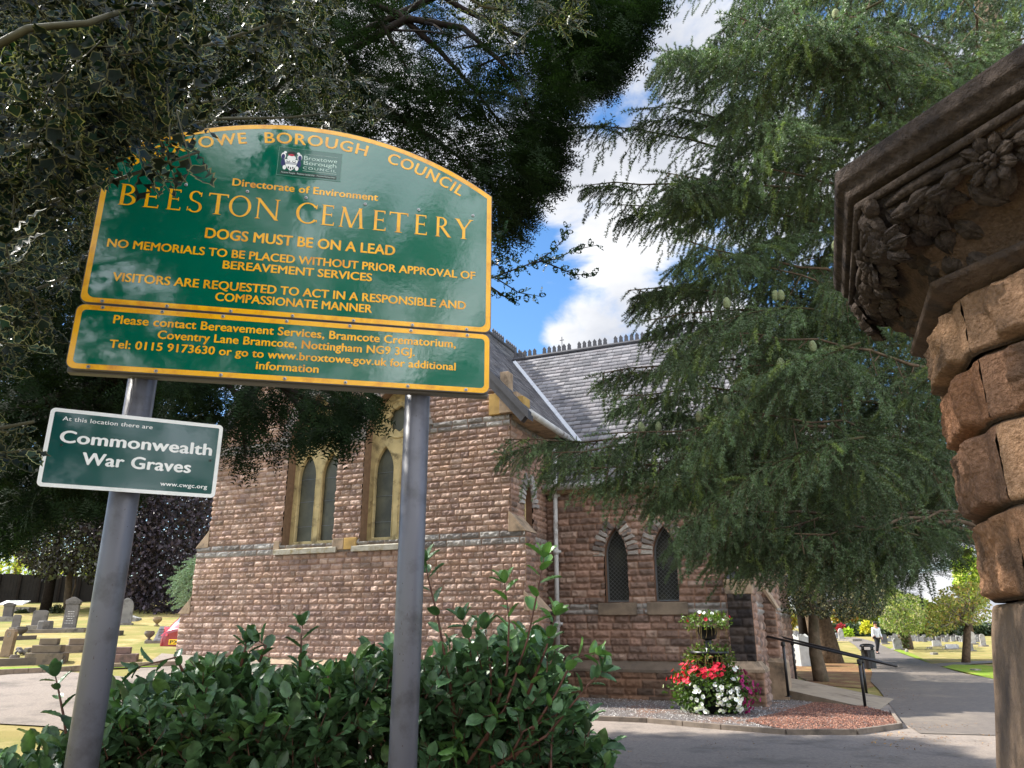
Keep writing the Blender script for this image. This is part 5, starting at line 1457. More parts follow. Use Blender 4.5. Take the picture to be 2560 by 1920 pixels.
# right-hand cemetery
RG = 'gravestones among the grass on the right'
def rstone(x0, y0, x1, y1):
    b = PG(*Z2((x0 + x1) / 2, y1)); Y = b[1]
    return b, pxsize((x1 - x0) / 3.16 / K, Y), pxsize((y1 - y0) / 3.16 / K, Y)
def place(label, box, kind, col, rz=0.0, lean=0, base=True):
    b, w, h = rstone(*box)
    t, o = stone_obj('headstone', label, b, kind(w, h, max(.1, w * .2)), col, rz, lean, RG)
    if base: add_base(t, w * 1.3, .45, min(.12, h * .15))
    return t, o, w, h
place('tall round topped pale headstone right of the young tree', (1788, 572, 1836, 668), hs_round, srgb(176, 172, 166), .1)
place('round topped headstone against the gate pier edge', (1872, 590, 1915, 684), hs_round, srgb(160, 156, 150), .1)
place('small grey upright slab just right of the young tree foot', (1766, 664, 1815, 720), hs_square, srgb(130, 128, 126), .1)
place('wide low pale headstone left of the young tree', (1490, 640, 1562, 684), hs_square, srgb(172, 170, 166), .1)
place('dark polished headstone right of the walking man', (1086, 592, 1136, 666), hs_square, srgb(84, 84, 88), .1)
t, o, w, h = place('large grey triangular headstone left of the ivy clad tree', (1184, 622, 1256, 712), hs_gothic, srgb(150, 148, 146), .2, -.05)
t, o, w, h = place('pale gothic headstone with kerbed grave left of the drive', (748, 545, 795, 640), hs_gothic, srgb(176, 172, 164), .3)
b = MB(); b.box(-w * .9, w * .9, -2.2, -2.0, -.1, .22); b.box(-w * .9, -w * .75, -2.0, -.1, -.1, .2); b.box(w * .75, w * .9, -2.0, -.1, -.1, .2); b.build('kerb', [M_base], t, bevel=.01)
for i, (box, lab) in enumerate((((1482, 732, 1524, 748), 'small flat marker stone in the dry grass nearest the drive bend'), ((1806, 862, 1856, 880), 'small square marker stone in the green verge near the pier'),
                 ((1450, 688, 1480, 700), 'tiny flat marker beside the low pale headstone'), ((1274, 704, 1300, 732), 'small egg shaped stone at the ivy clad tree foot'))):
    b, w, h = rstone(*box); t = thing('marker_stone', lab, 'gravestone', tuple(b), .1, 'small flat markers in the right grass'); m = MB(); m.tint = srgb(150, 144, 136)
    if i == 3: m.lathe([(w * .4, -.05), (w * .5, h * .3), (w * .42, h * .7), (w * .2, h), (.01, h * 1.02)], 12)
    else: m.box(-w / 2, w / 2, -.15, .15, -.05, h)
    m.build('slab', [M_grave], t, bevel=.012, tint=True)
t, o, w, h = place('jumbled white kerbed grave with flowers behind the young tree', (1590, 668, 1700, 704), hs_square, srgb(186, 186, 186), .2)
r = random.Random(12)
protos = {}
def far_stone(x, y, w, h, kind, col, label, group, rz):
    b, w_, h_ = rstone(x - w / 2, y - h, x + w / 2, y)
    m = MB(); m.tint = col; kind(w_, h_, max(.1, w_ * .22))(m)
    m.box(-w_ * .65, w_ * .65, -.2, .2, -.1, h_ * .1)
    o = m.build('headstone', [M_grave], None, bevel=0, tint=True)
    o.location = tuple(b); o.rotation_euler = (r.uniform(-.05, .02), r.uniform(-.03, .03), rz)
    return tag(o, label, 'headstone', group)
kinds = [hs_round, hs_square, hs_gothic, hs_ped, hs_square]
for i in range(64):
    x = 1150 + (i % 32) * 23.5 + r.uniform(-9, 9); row = i // 32
    y = 640 - row * 22 + r.uniform(-6, 8)
    if 1215 < x < 1262 and row == 0: continue
    far_stone(x, y, r.uniform(22, 36) * (1 - .2 * row), r.uniform(26, 42) * (1 - .22 * row), r.choice(kinds), r.choice(GTINT), 'small weathered headstone in the far crowd between ivy clad tree and pier', 'far headstones right of the drive', r.uniform(-.2, .3))
for i in range(34):
    x = 270 + (i % 17) * 31 + r.uniform(-9, 9); row = i // 17
    y = 606 - row * 16 + r.uniform(-6, 6) + (x - 270) * .01
    if 742 < x < 800: continue
    far_stone(x, y, r.uniform(24, 36) * (1 - .15 * row), r.uniform(28, 46) * (1 - .2 * row), r.choice(kinds), r.choice(GTINT), 'small headstone in the far crowd behind the tree trunks, left of the drive', 'far headstones left of the drive', r.uniform(-.1, .4))
for i in range(12):
    x = 840 + i * 17 + r.uniform(-4, 4); y = 598 + r.uniform(-4, 4)
    if 1005 < x: continue
    far_stone(x, y, r.uniform(16, 26), r.uniform(20, 32), r.choice(kinds), r.choice(GTINT), 'small headstone at the far end of the drive behind the walking man', 'far headstones at the end of the drive', 0.1)

# ------------------------------------------------------------------ bin, bag, planter
b = PG(*Z2(996, 862)); hB = pxsize(186 / 3.16 / K, b[1]); rB = .27
t = thing('litter_bin', 'black fluted litter bin with domed top at the drive edge', 'bin', tuple(b), .2)
m = MB(); n_ = 28; prof = [(.92, 0), (.94, .03), (.94, .70), (1.0, .71), (1.0, .75)]
vs = []; fs = []
for rr_, z in prof:
    for k in range(n_):
        q = rB * rr_ * (1 - .04 * (k % 2)); vs.append((q * math.cos(2 * PI * k / n_), q * math.sin(2 * PI * k / n_), z * hB))
for i in range(len(prof) - 1):
    for k in range(n_): fs.append((i * n_ + k, i * n_ + (k + 1) % n_, (i + 1) * n_ + (k + 1) % n_, (i + 1) * n_ + k))
m.add(vs, fs); m.build('body', [M_black], t)
m = MB()
for k in range(4): m.box(-.03, .03, rB * .86, rB * .96, hB * .74, hB * .88, 0, Matrix.Rotation(k * PI / 2, 4, 'Z'))
m.lathe([(rB * 1.02, hB * .87), (rB * 1.06, hB * .9), (rB * .9, hB * .96), (rB * .5, hB * .995), (.01, hB)], 24); m.build('lid', [M_black], t, True)
b = PG(*Z2(470, 838)); s = pxsize(150 / 3.16 / K, b[1]); hb = pxsize(225 / 3.16 / K, b[1])
t = thing('bulk_bag', 'crumpled white builders bulk bag standing behind the pale tree trunk', 'bag', tuple(b), .3)
n_ = 14; V = []; F = []
for f in range(4):
    for i in range(n_):
        for j in range(n_):
            u = i / (n_ - 1); v = j / (n_ - 1); bul = 1 + .12 * math.sin(PI * v) * math.sin(PI * u) + .10 * (float(fbm(np.array(u * 5 + f * 7.3), np.array(v * 5), 9, 3)) - .5)
            p = Vector(((u - .5) * s, -.5 * s * bul, v * hb * (1 + .05 * math.sin(u * 9 + f)))); V.append(tuple(Matrix.Rotation(f * PI / 2, 3, 'Z') @ p))
    o_ = f * n_ * n_
    for i in range(n_ - 1):
        for j in range(n_ - 1): F.append((o_ + i * n_ + j, o_ + (i + 1) * n_ + j, o_ + (i + 1) * n_ + j + 1, o_ + i * n_ + j + 1))
np_obj('sack', np.array(V), [np.array(F)], [mat('white woven plastic', srgb(176, 178, 176), .6, .1, 6, .3, 12)], t, smooth=True)
m = MB()
for k in range(4): m.tube([(s * .5 * sx_, s * .5 * sy_, hb * z_) for sx_, sy_, z_ in [((-.8), -.98, .9), (-.72, -1.05, 1.03), (-.5, -1.05, 1.02), (-.45, -.98, .9)]], .015, 5, 0, True, Matrix.Rotation(k * PI / 2, 4, 'Z'))
m.build('lifting_loop', [mat('bag strap', srgb(190, 192, 190), .7, .05)], t)

# flower tower
b = PG(1542, 1545)
b[2] = .05
tower = thing('flower_tower', 'three tier black planter tower overflowing with red, white and purple petunias', 'planter', tuple(b))
M_pot = mat('black plastic pot', srgb(20, 20, 22), .4, .2, 8)
def potz(v): return P(v[0], v[1], b[1])[2] - .05
zA = .0
def pot(name, z0, r0, r1, h):
    m = MB(); m.lathe([(r0, z0), (r0 * 1.05, z0 + .02), (r1, z0 + h - .05), (r1 * 1.1, z0 + h - .05), (r1 * 1.1, z0 + h), (r1 * .95, z0 + h), (r1 * .9, z0 + h - .04), (.02, z0 + h - .05)], 28); return m.build(name, [M_pot], tower, True)
pot('pot', 0, .36, .48, .48)
pot('pot', .80, .20, .34, .30)
pot('pot', 1.32, .14, .22, .26)
m = MB(); m.tube([(0, 0, .3), (0, 0, 1.4)], .05, 10); m.lathe([(.12, 1.08), (.07, 1.16), (.06, 1.3), (.12, 1.34)], 14); m.build('stem', [M_pot], tower)
LEAF = (np.array([(0, 0, 0), (.28, .3, .05), (.3, .62, .06), (0, 1, -.05), (-.3, .62, .06), (-.28, .3, .05), (0, .5, -.03)], float),
        [np.array([(0, 1, 6), (1, 2, 6), (2, 3, 6), (3, 4, 6), (4, 5, 6), (5, 0, 6)])], [0])
def petunia():
    V = [(0, 0, 0)]; F = []
    n = 15
    for i in range(n):
        a = 2 * PI * i / n; r_ = 1 - .12 * (i % 3 == 0)
        V.append((r_ * math.cos(a), r_ * math.sin(a), .28 + .08 * math.sin(i * 2.1)))
    for i in range(n):
        V.append((.22 * math.cos(2 * PI * i / n), .22 * math.sin(2 * PI * i / n), .06))
    q = [(1 + i, 1 + (i + 1) % n, 1 + n + (i + 1) % n, 1 + n + i) for i in range(n)]
    t_ = [(0, 1 + n + i, 1 + n + (i + 1) % n) for i in range(n)]
    return (np.array(V, float), [np.array(q), np.array(t_)], [0, 1])
PET = petunia()
def mound(n, c, R, rng, lo=-.2, hi=1.0):
    d_ = nrm(rng.normal(0, 1, (n * 3, 3))); d_ = d_[(d_[:, 2] > lo) & (d_[:, 2] < hi)][:n]
    rr_ = np.array(R) * (1 + .12 * rng.normal(0, 1, (len(d_), 1)))
    return np.array(c) + d_ * rr_, d_
rf = np.random.default_rng(20)
M_leafg = mat('petunia leaf', srgb(70, 92, 38), .6, .35, 20, attr=True, trans=.3)
M_fthroat = mat('petunia throat', srgb(214, 206, 110), .6, .1)
def greens(name, n, c, R, size, parent, cols, lo=-.5):
    p, d_ = mound(n, c, R, rf, lo); p = np.array(c) + (p - np.array(c)) * rf.uniform(.55, 1.0, (len(p), 1))
    f = nrm(d_ + rf.normal(0, .6, d_.shape)); col = np.array(cols)[rf.integers(0, len(cols), len(p))] * rf.uniform(.7, 1.3, (len(p), 1))
    return scatter(name, LEAF, p, f, d_ + rf.normal(0, .5, d_.shape), size * rf.uniform(.7, 1.3, len(p)), [M_leafg], parent, col)
gr_ = [(1, 1, 1), (1.2, 1.15, .8), (.7, .8, .7)]
greens('foliage', 3000, (0, 0, .40), (.72, .68, .46), .075, tower, gr_, -.95)
greens('foliage', 520, (0, 0, .98), (.50, .47, .26), .06, tower, [(1.3, 1.15, .8), (1.6, 1.2, .7), (1, 1, .8)])
greens('foliage', 480, (0, 0, 1.62), (.46, .42, .24), .055, tower, [(1.4, 1.3, .8), (1.1, 1.2, .8), (1.7, 1.4, .9)])
for sgn in range(40):                          # dry trailing stems under the upper two pots
    pass
tm = MB()
rr2 = random.Random(6)
for z, R_ in ((1.0, .36), (1.56, .3)):
    for k in range(26):
        a = rr2.uniform(0, 2 * PI); q = Vector((math.cos(a), math.sin(a), 0)); l = rr2.uniform(.12, .36)
        tm.tube([q * R_ * .7 + Vector((0, 0, z)), q * R_ * 1.15 + Vector((0, 0, z + .03)), q * (R_ * 1.25) + Vector((0, 0, z - l * .5)), q * (R_ * 1.2) + Vector((rr2.uniform(-.03, .03), 0, z - l))], [.004, .004, .003, .002], 4)
tm.build('trailing_stem', [mat('dry plant stem', srgb(120, 104, 60), .8, .3, 20)], tower)
def blooms(name, p, d_, col, size, spec):
    up = nrm(d_ + rf.normal(0, .28, d_.shape)); f = np.cross(up, rf.normal(0, 1, d_.shape))
    scatter(name, PET, p, f, up, size * rf.uniform(.8, 1.15, len(p)), [mat(name + ' petal', col, .6, .08, 20, trans=.25), M_fthroat if spec else mat(name + ' throat', tuple(c * .4 for c in col), .6, .1)], tower)
p, d_ = mound(1150, (0, 0, .38), (.74, .70, .50), rf, -.95)
left = p[:, 0] - p[:, 1] * 0
zn = p[:, 2]
redk = (zn > .66) & (p[:, 0] < .2) | ((p[:, 0] < -.5) & (zn > .5))
purk = (p[:, 0] > .42) & ~redk
nz_ = fbm(p[:, 0] * 5 + 9, zn * 5, 3, 2)
whk = ~redk & ~purk & (nz_ > .34)
sel = rf.uniform(0, 1, len(p))
zlow = zn > .02
whk &= zlow; redk &= zlow; purk &= zlow
blooms('white_bloom', p[whk & (sel < .75)], d_[whk & (sel < .75)], srgb(238, 238, 238), .042, True)
blooms('red_bloom', p[redk & (sel < .8)], d_[redk & (sel < .8)], srgb(196, 18, 48), .042, False)
blooms('purple_bloom', p[purk & (sel < .55)], d_[purk & (sel < .55)], srgb(150, 20, 96), .04, False)
p2, d2 = mound(30, (0, 0, 1.66), (.42, .38, .22), rf, 0); blooms('white_bloom', p2[:12], d2[:12], srgb(238, 238, 238), .036, True); blooms('red_bloom', p2[24:], d2[24:], srgb(190, 20, 50), .034, False)

# ------------------------------------------------------------------ walking man
b = PG(*Z2(1068, 745)); b[2] = float(terr(b[0], b[1])) + .03
man = thing('person', 'man in white shirt and black trousers walking away up the drive', 'person', tuple(b), rad(8))
def skin(name, verts, edges, radii, m, parent, sub=2):
    me = bpy.data.meshes.new(name); me.from_pydata(verts, edges, [])
    o = link(name, me, [m], parent)
    md = o.modifiers.new('skin', 'SKIN'); md.use_smooth_shade = True
    sl_ = me.skin_vertices[0].data
    for i, r_ in enumerate(radii): sl_[i].radius = (r_, r_) if not hasattr(r_, '__len__') else r_
    sl_[0].use_root = True
    s_ = o.modifiers.new('sub', 'SUBSURF'); s_.levels = 1; s_.render_levels = sub
    return o
M_skin = mat('skin', srgb(190, 140, 116), .6, .08, 10)
V = [(0, 0, .95), (0, 0, 1.12), (0, .01, 1.32), (0, .0, 1.46), (0, 0, 1.55), (0, -.01, 1.62), (0, -.015, 1.72), (0, -.01, 1.79),
     (-.09, 0, .90), (-.11, -.10, .50), (-.12, .02, .10), (-.12, -.12, .05),
     (.09, 0, .90), (.12, .16, .50), (.15, .40, .10), (.15, .28, .04),
     (-.19, 0, 1.42), (-.25, -.02, 1.14), (-.24, .05, .90), (-.24, .07, .80), (.19, 0, 1.42), (.26, .03, 1.14), (.27, -.08, .90), (.27, -.11, .80)]
E_ = [(0, 1), (1, 2), (2, 3), (3, 4), (4, 5), (5, 6), (6, 7), (0, 8), (8, 9), (9, 10), (10, 11), (0, 12), (12, 13), (13, 14), (14, 15), (3, 16), (16, 17), (17, 18), (18, 19), (3, 20), (20, 21), (21, 22), (22, 23)]
R_ = [.14, .14, .16, .12, .055, .08, .10, .07, .095, .065, .045, .035, .095, .065, .045, .035, .065, .045, .036, .03, .065, .045, .036, .03]
body = skin('body', V, E_, R_, M_skin, man)
skin('shirt', [(0, 0, .88), (0, 0, .99), (0, 0, 1.12), (0, .01, 1.32), (0, 0, 1.48), (-.19, 0, 1.43), (-.25, -.02, 1.14), (-.24, .05, .92), (.19, 0, 1.43), (.26, .03, 1.14), (.27, -.08, .92)], [(0, 1), (1, 2), (2, 3), (3, 4), (4, 5), (5, 6), (6, 7), (4, 8), (8, 9), (9, 10)],
     [.155, .165, .165, .185, .12, .085, .065, .055, .085, .065, .055], mat('white shirt', srgb(232, 234, 240), .8, .05, 6, .3, 12), man)
skin('trousers', [(0, 0, 1.0), (-.09, 0, .88), (-.11, -.10, .50), (-.12, .02, .10), (.09, 0, .88), (.12, .16, .50), (.15, .39, .10)], [(0, 1), (1, 2), (2, 3), (0, 4), (4, 5), (5, 6)], [.155, .115, .085, .068, .115, .085, .068], mat('black trousers', srgb(30, 30, 34), .8, .1), man)
for q in ((-.12, .02, .05), (.15, .40, .05)):
    m = MB(); m.tube([(q[0], q[1] + .05, q[2] + .01), (q[0], q[1] - .06, q[2]), (q[0], q[1] - .18, q[2] - .01)], [.055, .05, .035], 8); m.build('shoe', [M_black], man, True)
m = MB(); m.lathe([(.06, 1.66), (.105, 1.70), (.108, 1.76), (.085, 1.82), (.03, 1.845), (.005, 1.85)], 12, (0, .0, 0)); m.build('hair', [mat('dark hair', srgb(40, 34, 30), .8, .2)], man, True)

# ------------------------------------------------------------------ red hatchback behind the chapel corner
cb = PG(*ZL(1700, 1078)); Yc = 23.0
q0 = P(*ZL(1690, 1000), Yc); zg = float(terr(q0[0], q0[1]))
car = thing('parked_car', 'red hatchback parked beyond the left corner of the chapel', 'car', (q0[0] + .84, q0[1], P(*ZL(1703, 1060), Yc)[2] - .30), rad(-8))
M_red = mat('red car paint', srgb(140, 6, 28), .25, .03, 3, coat=.8, spec=.5)
M_cglass = mat('car glass', srgb(120, 140, 150), .08, .05, 3, spec=.9)
M_lamp = mat('tail lamp', srgb(190, 20, 20), .15, .05, 3, coat=1)
# body as a loft along the car; y = 0 at the tail, sections (y, half width, list of z)
def loft(m, secs):
    n = len(secs[0]); vs = [p for s_ in secs for p in s_]; fs = []
    for i in range(len(secs) - 1):
        for k in range(n): fs.append((i * n + k, (i + 1) * n + k, (i + 1) * n + (k + 1) % n, i * n + (k + 1) % n))
    fs.append(tuple(range(n))); fs.append(tuple(range((len(secs) - 1) * n + n - 1, (len(secs) - 1) * n - 1, -1)))
    m.add(vs, fs)
def sec(y, w, z0, zb, wt, zt):
    h = [(0.0, zt + .015), (wt * .8, zt), (wt, zt - .06), (w * .97, zb), (w, zb - .18), (w, z0 + .15), (w * .93, z0), (0, z0)]
    return [(x, y, z) for x, z in h] + [(-x, y, z) for x, z in h[-2:0:-1]]
m = MB(); loft(m, [sec(.02, .70, .34, .80, .60, .92), sec(.0, .80, .30, .84, .66, .96), sec(.16, .85, .22, .93, .68, 1.06), sec(.5, .86, .20, .96, .64, 1.40), sec(1.3, .86, .20, .96, .62, 1.48), sec(2.2, .86, .20, .95, .60, 1.42), sec(3.0, .86, .22, .92, .66, 1.0), sec(3.7, .82, .24, .80, .66, .84), sec(3.95, .70, .30, .66, .55, .70)])
body_ = m.build('body', [M_red], car, True); bv = body_.modifiers.new('sub', 'SUBSURF'); bv.levels = 1; bv.render_levels = 2
m = MB(); m.add([(-.56, .155, 1.03), (.56, .155, 1.03), (.52, .42, 1.36), (-.52, .42, 1.36), (0, .13, 1.04), (0, .40, 1.38)], [(0, 4, 5, 3), (4, 1, 2, 5)])
for s in (-1, 1): m.add([(s * .80, .5, 1.0), (s * .67, .62, 1.34), (s * .67, 2.1, 1.34), (s * .80, 2.6, 1.0)], [(0, 1, 2, 3)])
m.build('rear_window', [M_cglass], car)
for s in (-1, 1):
    m = MB(); m.add([(s * .60, -.01, .80), (s * .84, .06, .80), (s * .86, .22, .86), (s * .80, .14, 1.02), (s * .62, .07, 1.0), (s * .70, .03, .9)], [(0, 1, 5), (1, 2, 5), (2, 3, 5), (3, 4, 5), (4, 0, 5)]); m.build('tail_light', [M_lamp], car)
m = MB(); m.box(-.72, .72, -.06, .08, .28, .50); m.build('bumper', [M_red], car, bevel=.04)
m = MB(); m.box(-.70, .70, -.066, .0, .26, .285); m.build('bumper_trim', [M_gutter], car)
m = MB(); m.box(-.54, -.02, -.025, .03, .60, .72); np_ = m.build('number_plate', [mat('yellow plate', srgb(240, 190, 30), .4, .03)], car, bevel=.006)
lettering('plate_letters', np_, 'PX61', -.50, -.10, .625, .075, -.030, M_ink, .01)
for y in (.75, 3.15):
    for s in (-1, 1):
        m = MB(); m.lathe([(.30, -.09), (.31, -.06), (.31, .06), (.30, .09)], 24, (0, 0, 0), 0, Matrix.Translation((s * .76, y, .31)) @ Matrix.Rotation(PI / 2, 4, 'Y')); wh = m.build('wheel', [M_black], car)
        m = MB(); m.lathe([(.20, -.1), (.2, .1)], 16, (0, 0, 0), 0, Matrix.Translation((s * .76, y, .31)) @ Matrix.Rotation(PI / 2, 4, 'Y')); m.build('rim', [M_gutter], wh)
car.scale = (1.18, 1.18, 1.18)
# dark boundary fence at the back of the left cemetery
fa = P(*ZL(-500, 420), 46.0); fb_ = P(*ZL(1990, 560), 52.0)
fz0 = [float(terr(fa[0], fa[1])), float(terr(fb_[0], fb_[1]))]
fence = thing('boundary_fence', 'tall dark close-boarded fence at the back of the left cemetery', 'fence', (0, 0, 0))
m = MB(); m.tint = (1, 1, 1); n = 150; rr_ = random.Random(3)
ztopa, ztopb = P(*ZL(0, 140), 47.0)[2], P(*ZL(960, 190), 49.0)[2]
for i in range(n):
    t0, t1 = i / n, (i + 1.04) / n
    a = fa + (fb_ - fa) * t0; c = fa + (fb_ - fa) * t1
    za = fz0[0] + (fz0[1] - fz0[0]) * t0 - .3; top = ztopa + (ztopb - ztopa) * t0 + rr_.uniform(-.03, .03)
    y = .012 * (i % 2)
    m.add([(a[0], a[1] + y, za), (c[0], c[1] + y, za), (c[0], c[1] + y, top), (a[0], a[1] + y, top), (a[0], a[1] + y + .03, za), (c[0], c[1] + y + .03, za), (c[0], c[1] + y + .03, top), (a[0], a[1] + y + .03, top)], [(0, 1, 2, 3), (7, 6, 5, 4), (3, 2, 6, 7), (1, 5, 6, 2), (0, 3, 7, 4)])
m.build('boards', [mat('dark stained timber', srgb(34, 30, 26), .9, .25, 3)], fence)
for i in range(0, 13):
    t0 = i / 12; a = fa + (fb_ - fa) * t0; m = MB(); m.box(a[0] - .06, a[0] + .06, a[1] - .12, a[1] - .01, fz0[0] + (fz0[1] - fz0[0]) * t0 - .2, ztopa + (ztopb - ztopa) * t0 - .05); m.build('post', [M_bark_dark], fence)
# ------------------------------------------------------------------ foliage templates
def holly_leaf():
    R = [(.10, .06), (.17, .12), (.29, .20), (.20, .31), (.32, .43), (.22, .53), (.30, .65), (.18, .74), (.21, .86), (.07, .93)]
    zz = [0, -.01, .05, -.02, .06, -.02, .05, -.01, .03, -.01]
    out = [(0, 0, 0)] + [(x, y, z) for (x, y), z in zip(R, zz)] + [(0, 1.06, -.06)] + [(-x, y, z) for (x, y), z in list(zip(R, zz))[::-1]]
    n = len(out)
    inn = []
    for x, y, z in out:
        s = .80 if abs(x) > .25 else .89
        inn.append((x * s, .5 + (y - .5) * .93, z * .6))
    mid = [(0, .3, -.07), (0, .55, -.08), (0, .8, -.08)]
    V = np.array(out + inn + mid, float)
    ring = [(i, (i + 1) % n, n + (i + 1) % n, n + i) for i in range(n)]
    tri = []
    for i in range(n):
        a, b = n + i, n + (i + 1) % n
        y = (V[a][1] + V[b][1]) / 2
        tri.append((a, b, 2 * n + (0 if y < .42 else 1 if y < .68 else 2)))
    tri += [(n, 2 * n, 2 * n), ]
    tri = tri[:-1]
    return (V, [np.array(ring), np.array(tri)], [1, 0])
HOLLY = holly_leaf()
def broad_leaf():
    """broad glossy toothed leaf folded along the midrib"""
    R = [(.12, .05), (.25, .14), (.33, .28), (.335, .42), (.36, .47), (.33, .60), (.34, .64), (.25, .78), (.22, .82), (.10, .93)]
    zz = [.01, .03, .07, .06, .1, .05, .09, .03, .04, .0]
    V = [(0, 0, 0), (0, .25, -.02), (0, .5, -.03), (0, .75, -.04), (0, 1, -.1)] + [(x, y, z) for (x, y), z in zip(R, zz)] + [(-x, y, z) for (x, y), z in zip(R, zz)]
    def side(o):
        return [(0, o, o + 1), (0, o + 1, 1), (1, o + 1, o + 2), (1, o + 2, o + 3), (1, o + 3, 2), (2, o + 3, o + 4), (2, o + 4, o + 5), (2, o + 5, 3), (3, o + 5, o + 6), (3, o + 6, o + 7), (3, o + 7, o + 8), (3, o + 8, o + 9), (3, o + 9, 4)]
    return (np.array(V, float), [np.array(side(5) + [(a, c, b) for a, b, c in side(15)])], [0])
BROAD = broad_leaf()
QUADLEAF = (np.array([(0, 0, 0), (.3, .45, .08), (0, 1, -.05), (-.3, .45, .08)], float), [np.array([(0, 1, 2), (0, 2, 3)])], [0])
STEM = (np.array([(1, 0, 0), (-.5, 0, .87), (-.5, 0, -.87), (.7, 1, 0), (-.35, 1, .6), (-.35, 1, -.6)], float), [np.array([(0, 1, 4, 3), (1, 2, 5, 4), (2, 0, 3, 5)])], [0])
def yew_spray(seed):
    r = np.random.default_rng(seed); V = []; F = []
    def needle(p, d, l, w):
        s = np.array([-d[1], d[0], 0.0]); s /= np.linalg.norm(s) + 1e-9
        b = len(V); V.extend([p - s * w, p + s * w, p + d * l]); F.append((b, b + 1, b + 2))
    def shoot(p0, d, L, n):
        n = max(3, int(n * .75))
        b = len(V); s = np.array([-d[1], d[0], 0]) * .008
        V.extend([p0 - s, p0 + s, p0 + d * L]); F.append((b, b + 1, b + 2))
        for i in range(n):
            t = (i + .5) / n; p = p0 + d * L * t + np.array([0, 0, -.10 * t * t * L])
            for sg in (1, -1):
                q = d * r.uniform(.35, .6) + np.array([-d[1], d[0], 0]) * sg * r.uniform(.7, .95) + np.array([0, 0, r.uniform(-.15, .2)])
                q /= np.linalg.norm(q); needle(p, q, r.uniform(.085, .12), .024)
    d0 = np.array([0, 1.0, 0]); shoot(np.zeros(3), d0, 1.0, 15)
    for t, sg, L in ((.15, 1, .5), (.28, -1, .55), (.42, 1, .5), (.55, -1, .42), (.70, 1, .3)):
        a = rad(r.uniform(38, 55)) * sg; d = np.array([math.sin(a), math.cos(a), r.uniform(-.2, .1)]); d /= np.linalg.norm(d)
        shoot(d0 * t, d, L, int(15 * L))
    return (np.array(V), [np.array(F)], [0])
def cedar_twig(seed, n_t=12, n_n=10):
    r = np.random.default_rng(seed); V = []; F = []; M = []; F2 = []
    ax = np.array([0, 1.0, 0])
    for k in range(3):
        a = 2 * PI * k / 3; s = np.array([math.cos(a), 0, math.sin(a)]) * .012
        V.extend([s, s * .5 + [0, 1, -.12]])
    F2 = [(0, 2, 3), (0, 3, 1), (2, 4, 5), (2, 5, 3), (4, 0, 1), (4, 1, 5)]
    for i in range(n_t + 1):
        t = i / n_t; p = np.array([0, t, -.12 * t * t])
        a = i * 2.4 + r.uniform(-.4, .4); o = np.array([math.cos(a), .35, math.sin(a) * .8 + .15]) if i < n_t else ax
        o = o / np.linalg.norm(o)
        for k in range(n_n):
            d = o + r.normal(0, .62, 3); d /= np.linalg.norm(d)
            s = np.cross(d, r.normal(0, 1, 3)); s /= np.linalg.norm(s)
            l = r.uniform(.12, .18); w = .023
            b = len(V); V.extend([p - s * w * .7, p + s * w * .7, p + d * l]); F.append((b, b + 1, b + 2))
    return (np.array(V), [np.array(F), np.array(F2)], [0, 1])

def stems_of(name, pos, dirs, L, rr, m, parent):
    n = len(pos); sc = np.stack([rr * np.ones(n), L * np.ones(n), rr * np.ones(n)], 1)
    return scatter(name, STEM, pos, dirs, np.tile([.3, .2, 1.0], (n, 1)), sc, [m], parent)
def leafy(p, d, L, n, rng, splay=.85, up=0.0):
    """leaf frames of many twigs: start p, direction d, length L, n leaves each, spiralling"""
    N = len(p); d = nrm(d)
    ref = nrm(np.cross(d, rng.normal(0, 1, d.shape))); bi = np.cross(d, ref)
    P_, F_, U_ = [], [], []
    for j in range(n):
        t = (j + .6) / n; a = j * 2.4 + rng.uniform(-.5, .5, N)
        s = ref * np.cos(a)[:, None] + bi * np.sin(a)[:, None]
        w = splay * (1 - .45 * t)
        f = nrm(d * (1 - w + .25) + s * w + np.array([0, 0, up]) + rng.normal(0, .18, d.shape))
        P_.append(p + d * (L * t)[:, None] + s * .004); F_.append(f); U_.append(nrm(d * w - s * (1 - w) + np.array([0, 0, .5]) + rng.normal(0, .2, d.shape)))
    return np.concatenate(P_), np.concatenate(F_), np.concatenate(U_)

# ------------------------------------------------------------------ variegated holly close on the left
RH = np.random.default_rng(101)
holly = thing('variegated_holly', 'variegated holly with cream edged spiny leaves overhanging the sign at upper left', 'tree', (-3.6, 2.6, 0))
HO = np.array([-3.6, 2.6, 0])
M_hg = mat('holly leaf green', srgb(34, 54, 37), .36, .3, 30, attr=True, spec=.14, trans=.12)
M_hc = mat('holly leaf cream margin', srgb(138, 135, 92), .6, .12, 20, attr=True, spec=.2, trans=.2)
def holly_part(name, p, d, L, n, size, tint=None, mats=None):
    P_, F_, U_ = leafy(p, d, L, n, RH)
    U_ = nrm(U_ * .7 + np.array([0, -.75, .35]))
    c = np.ones((len(P_), 3)) * (.22 + .95 * RH.uniform(0, 1, (len(P_), 1)) ** 2.6)
    if tint is not None: c = c * np.array(tint)
    o = scatter(name, HOLLY, P_ - HO, F_, U_, np.outer(size * RH.uniform(.7, 1.2, len(P_)), [.84, 1.08, 1]), mats or [M_hg, M_hc], holly, c)
    stems_of('twig', p - HO, d, L, .0028, M_twig, o)
    return o
def hdirs(n, bias):
    return nrm(RH.normal(0, .75, (n, 3)) + np.array(bias))
HF = [(0, -40), (580, -40), (580, 60), (530, 140), (470, 190), (400, 240), (370, 270), (410, 300), (400, 325), (320, 330), (250, 322), (170, 335), (125, 370), (100, 440), (70, 500), (40, 580), (10, 650), (-60, 700), (-60, -40)]
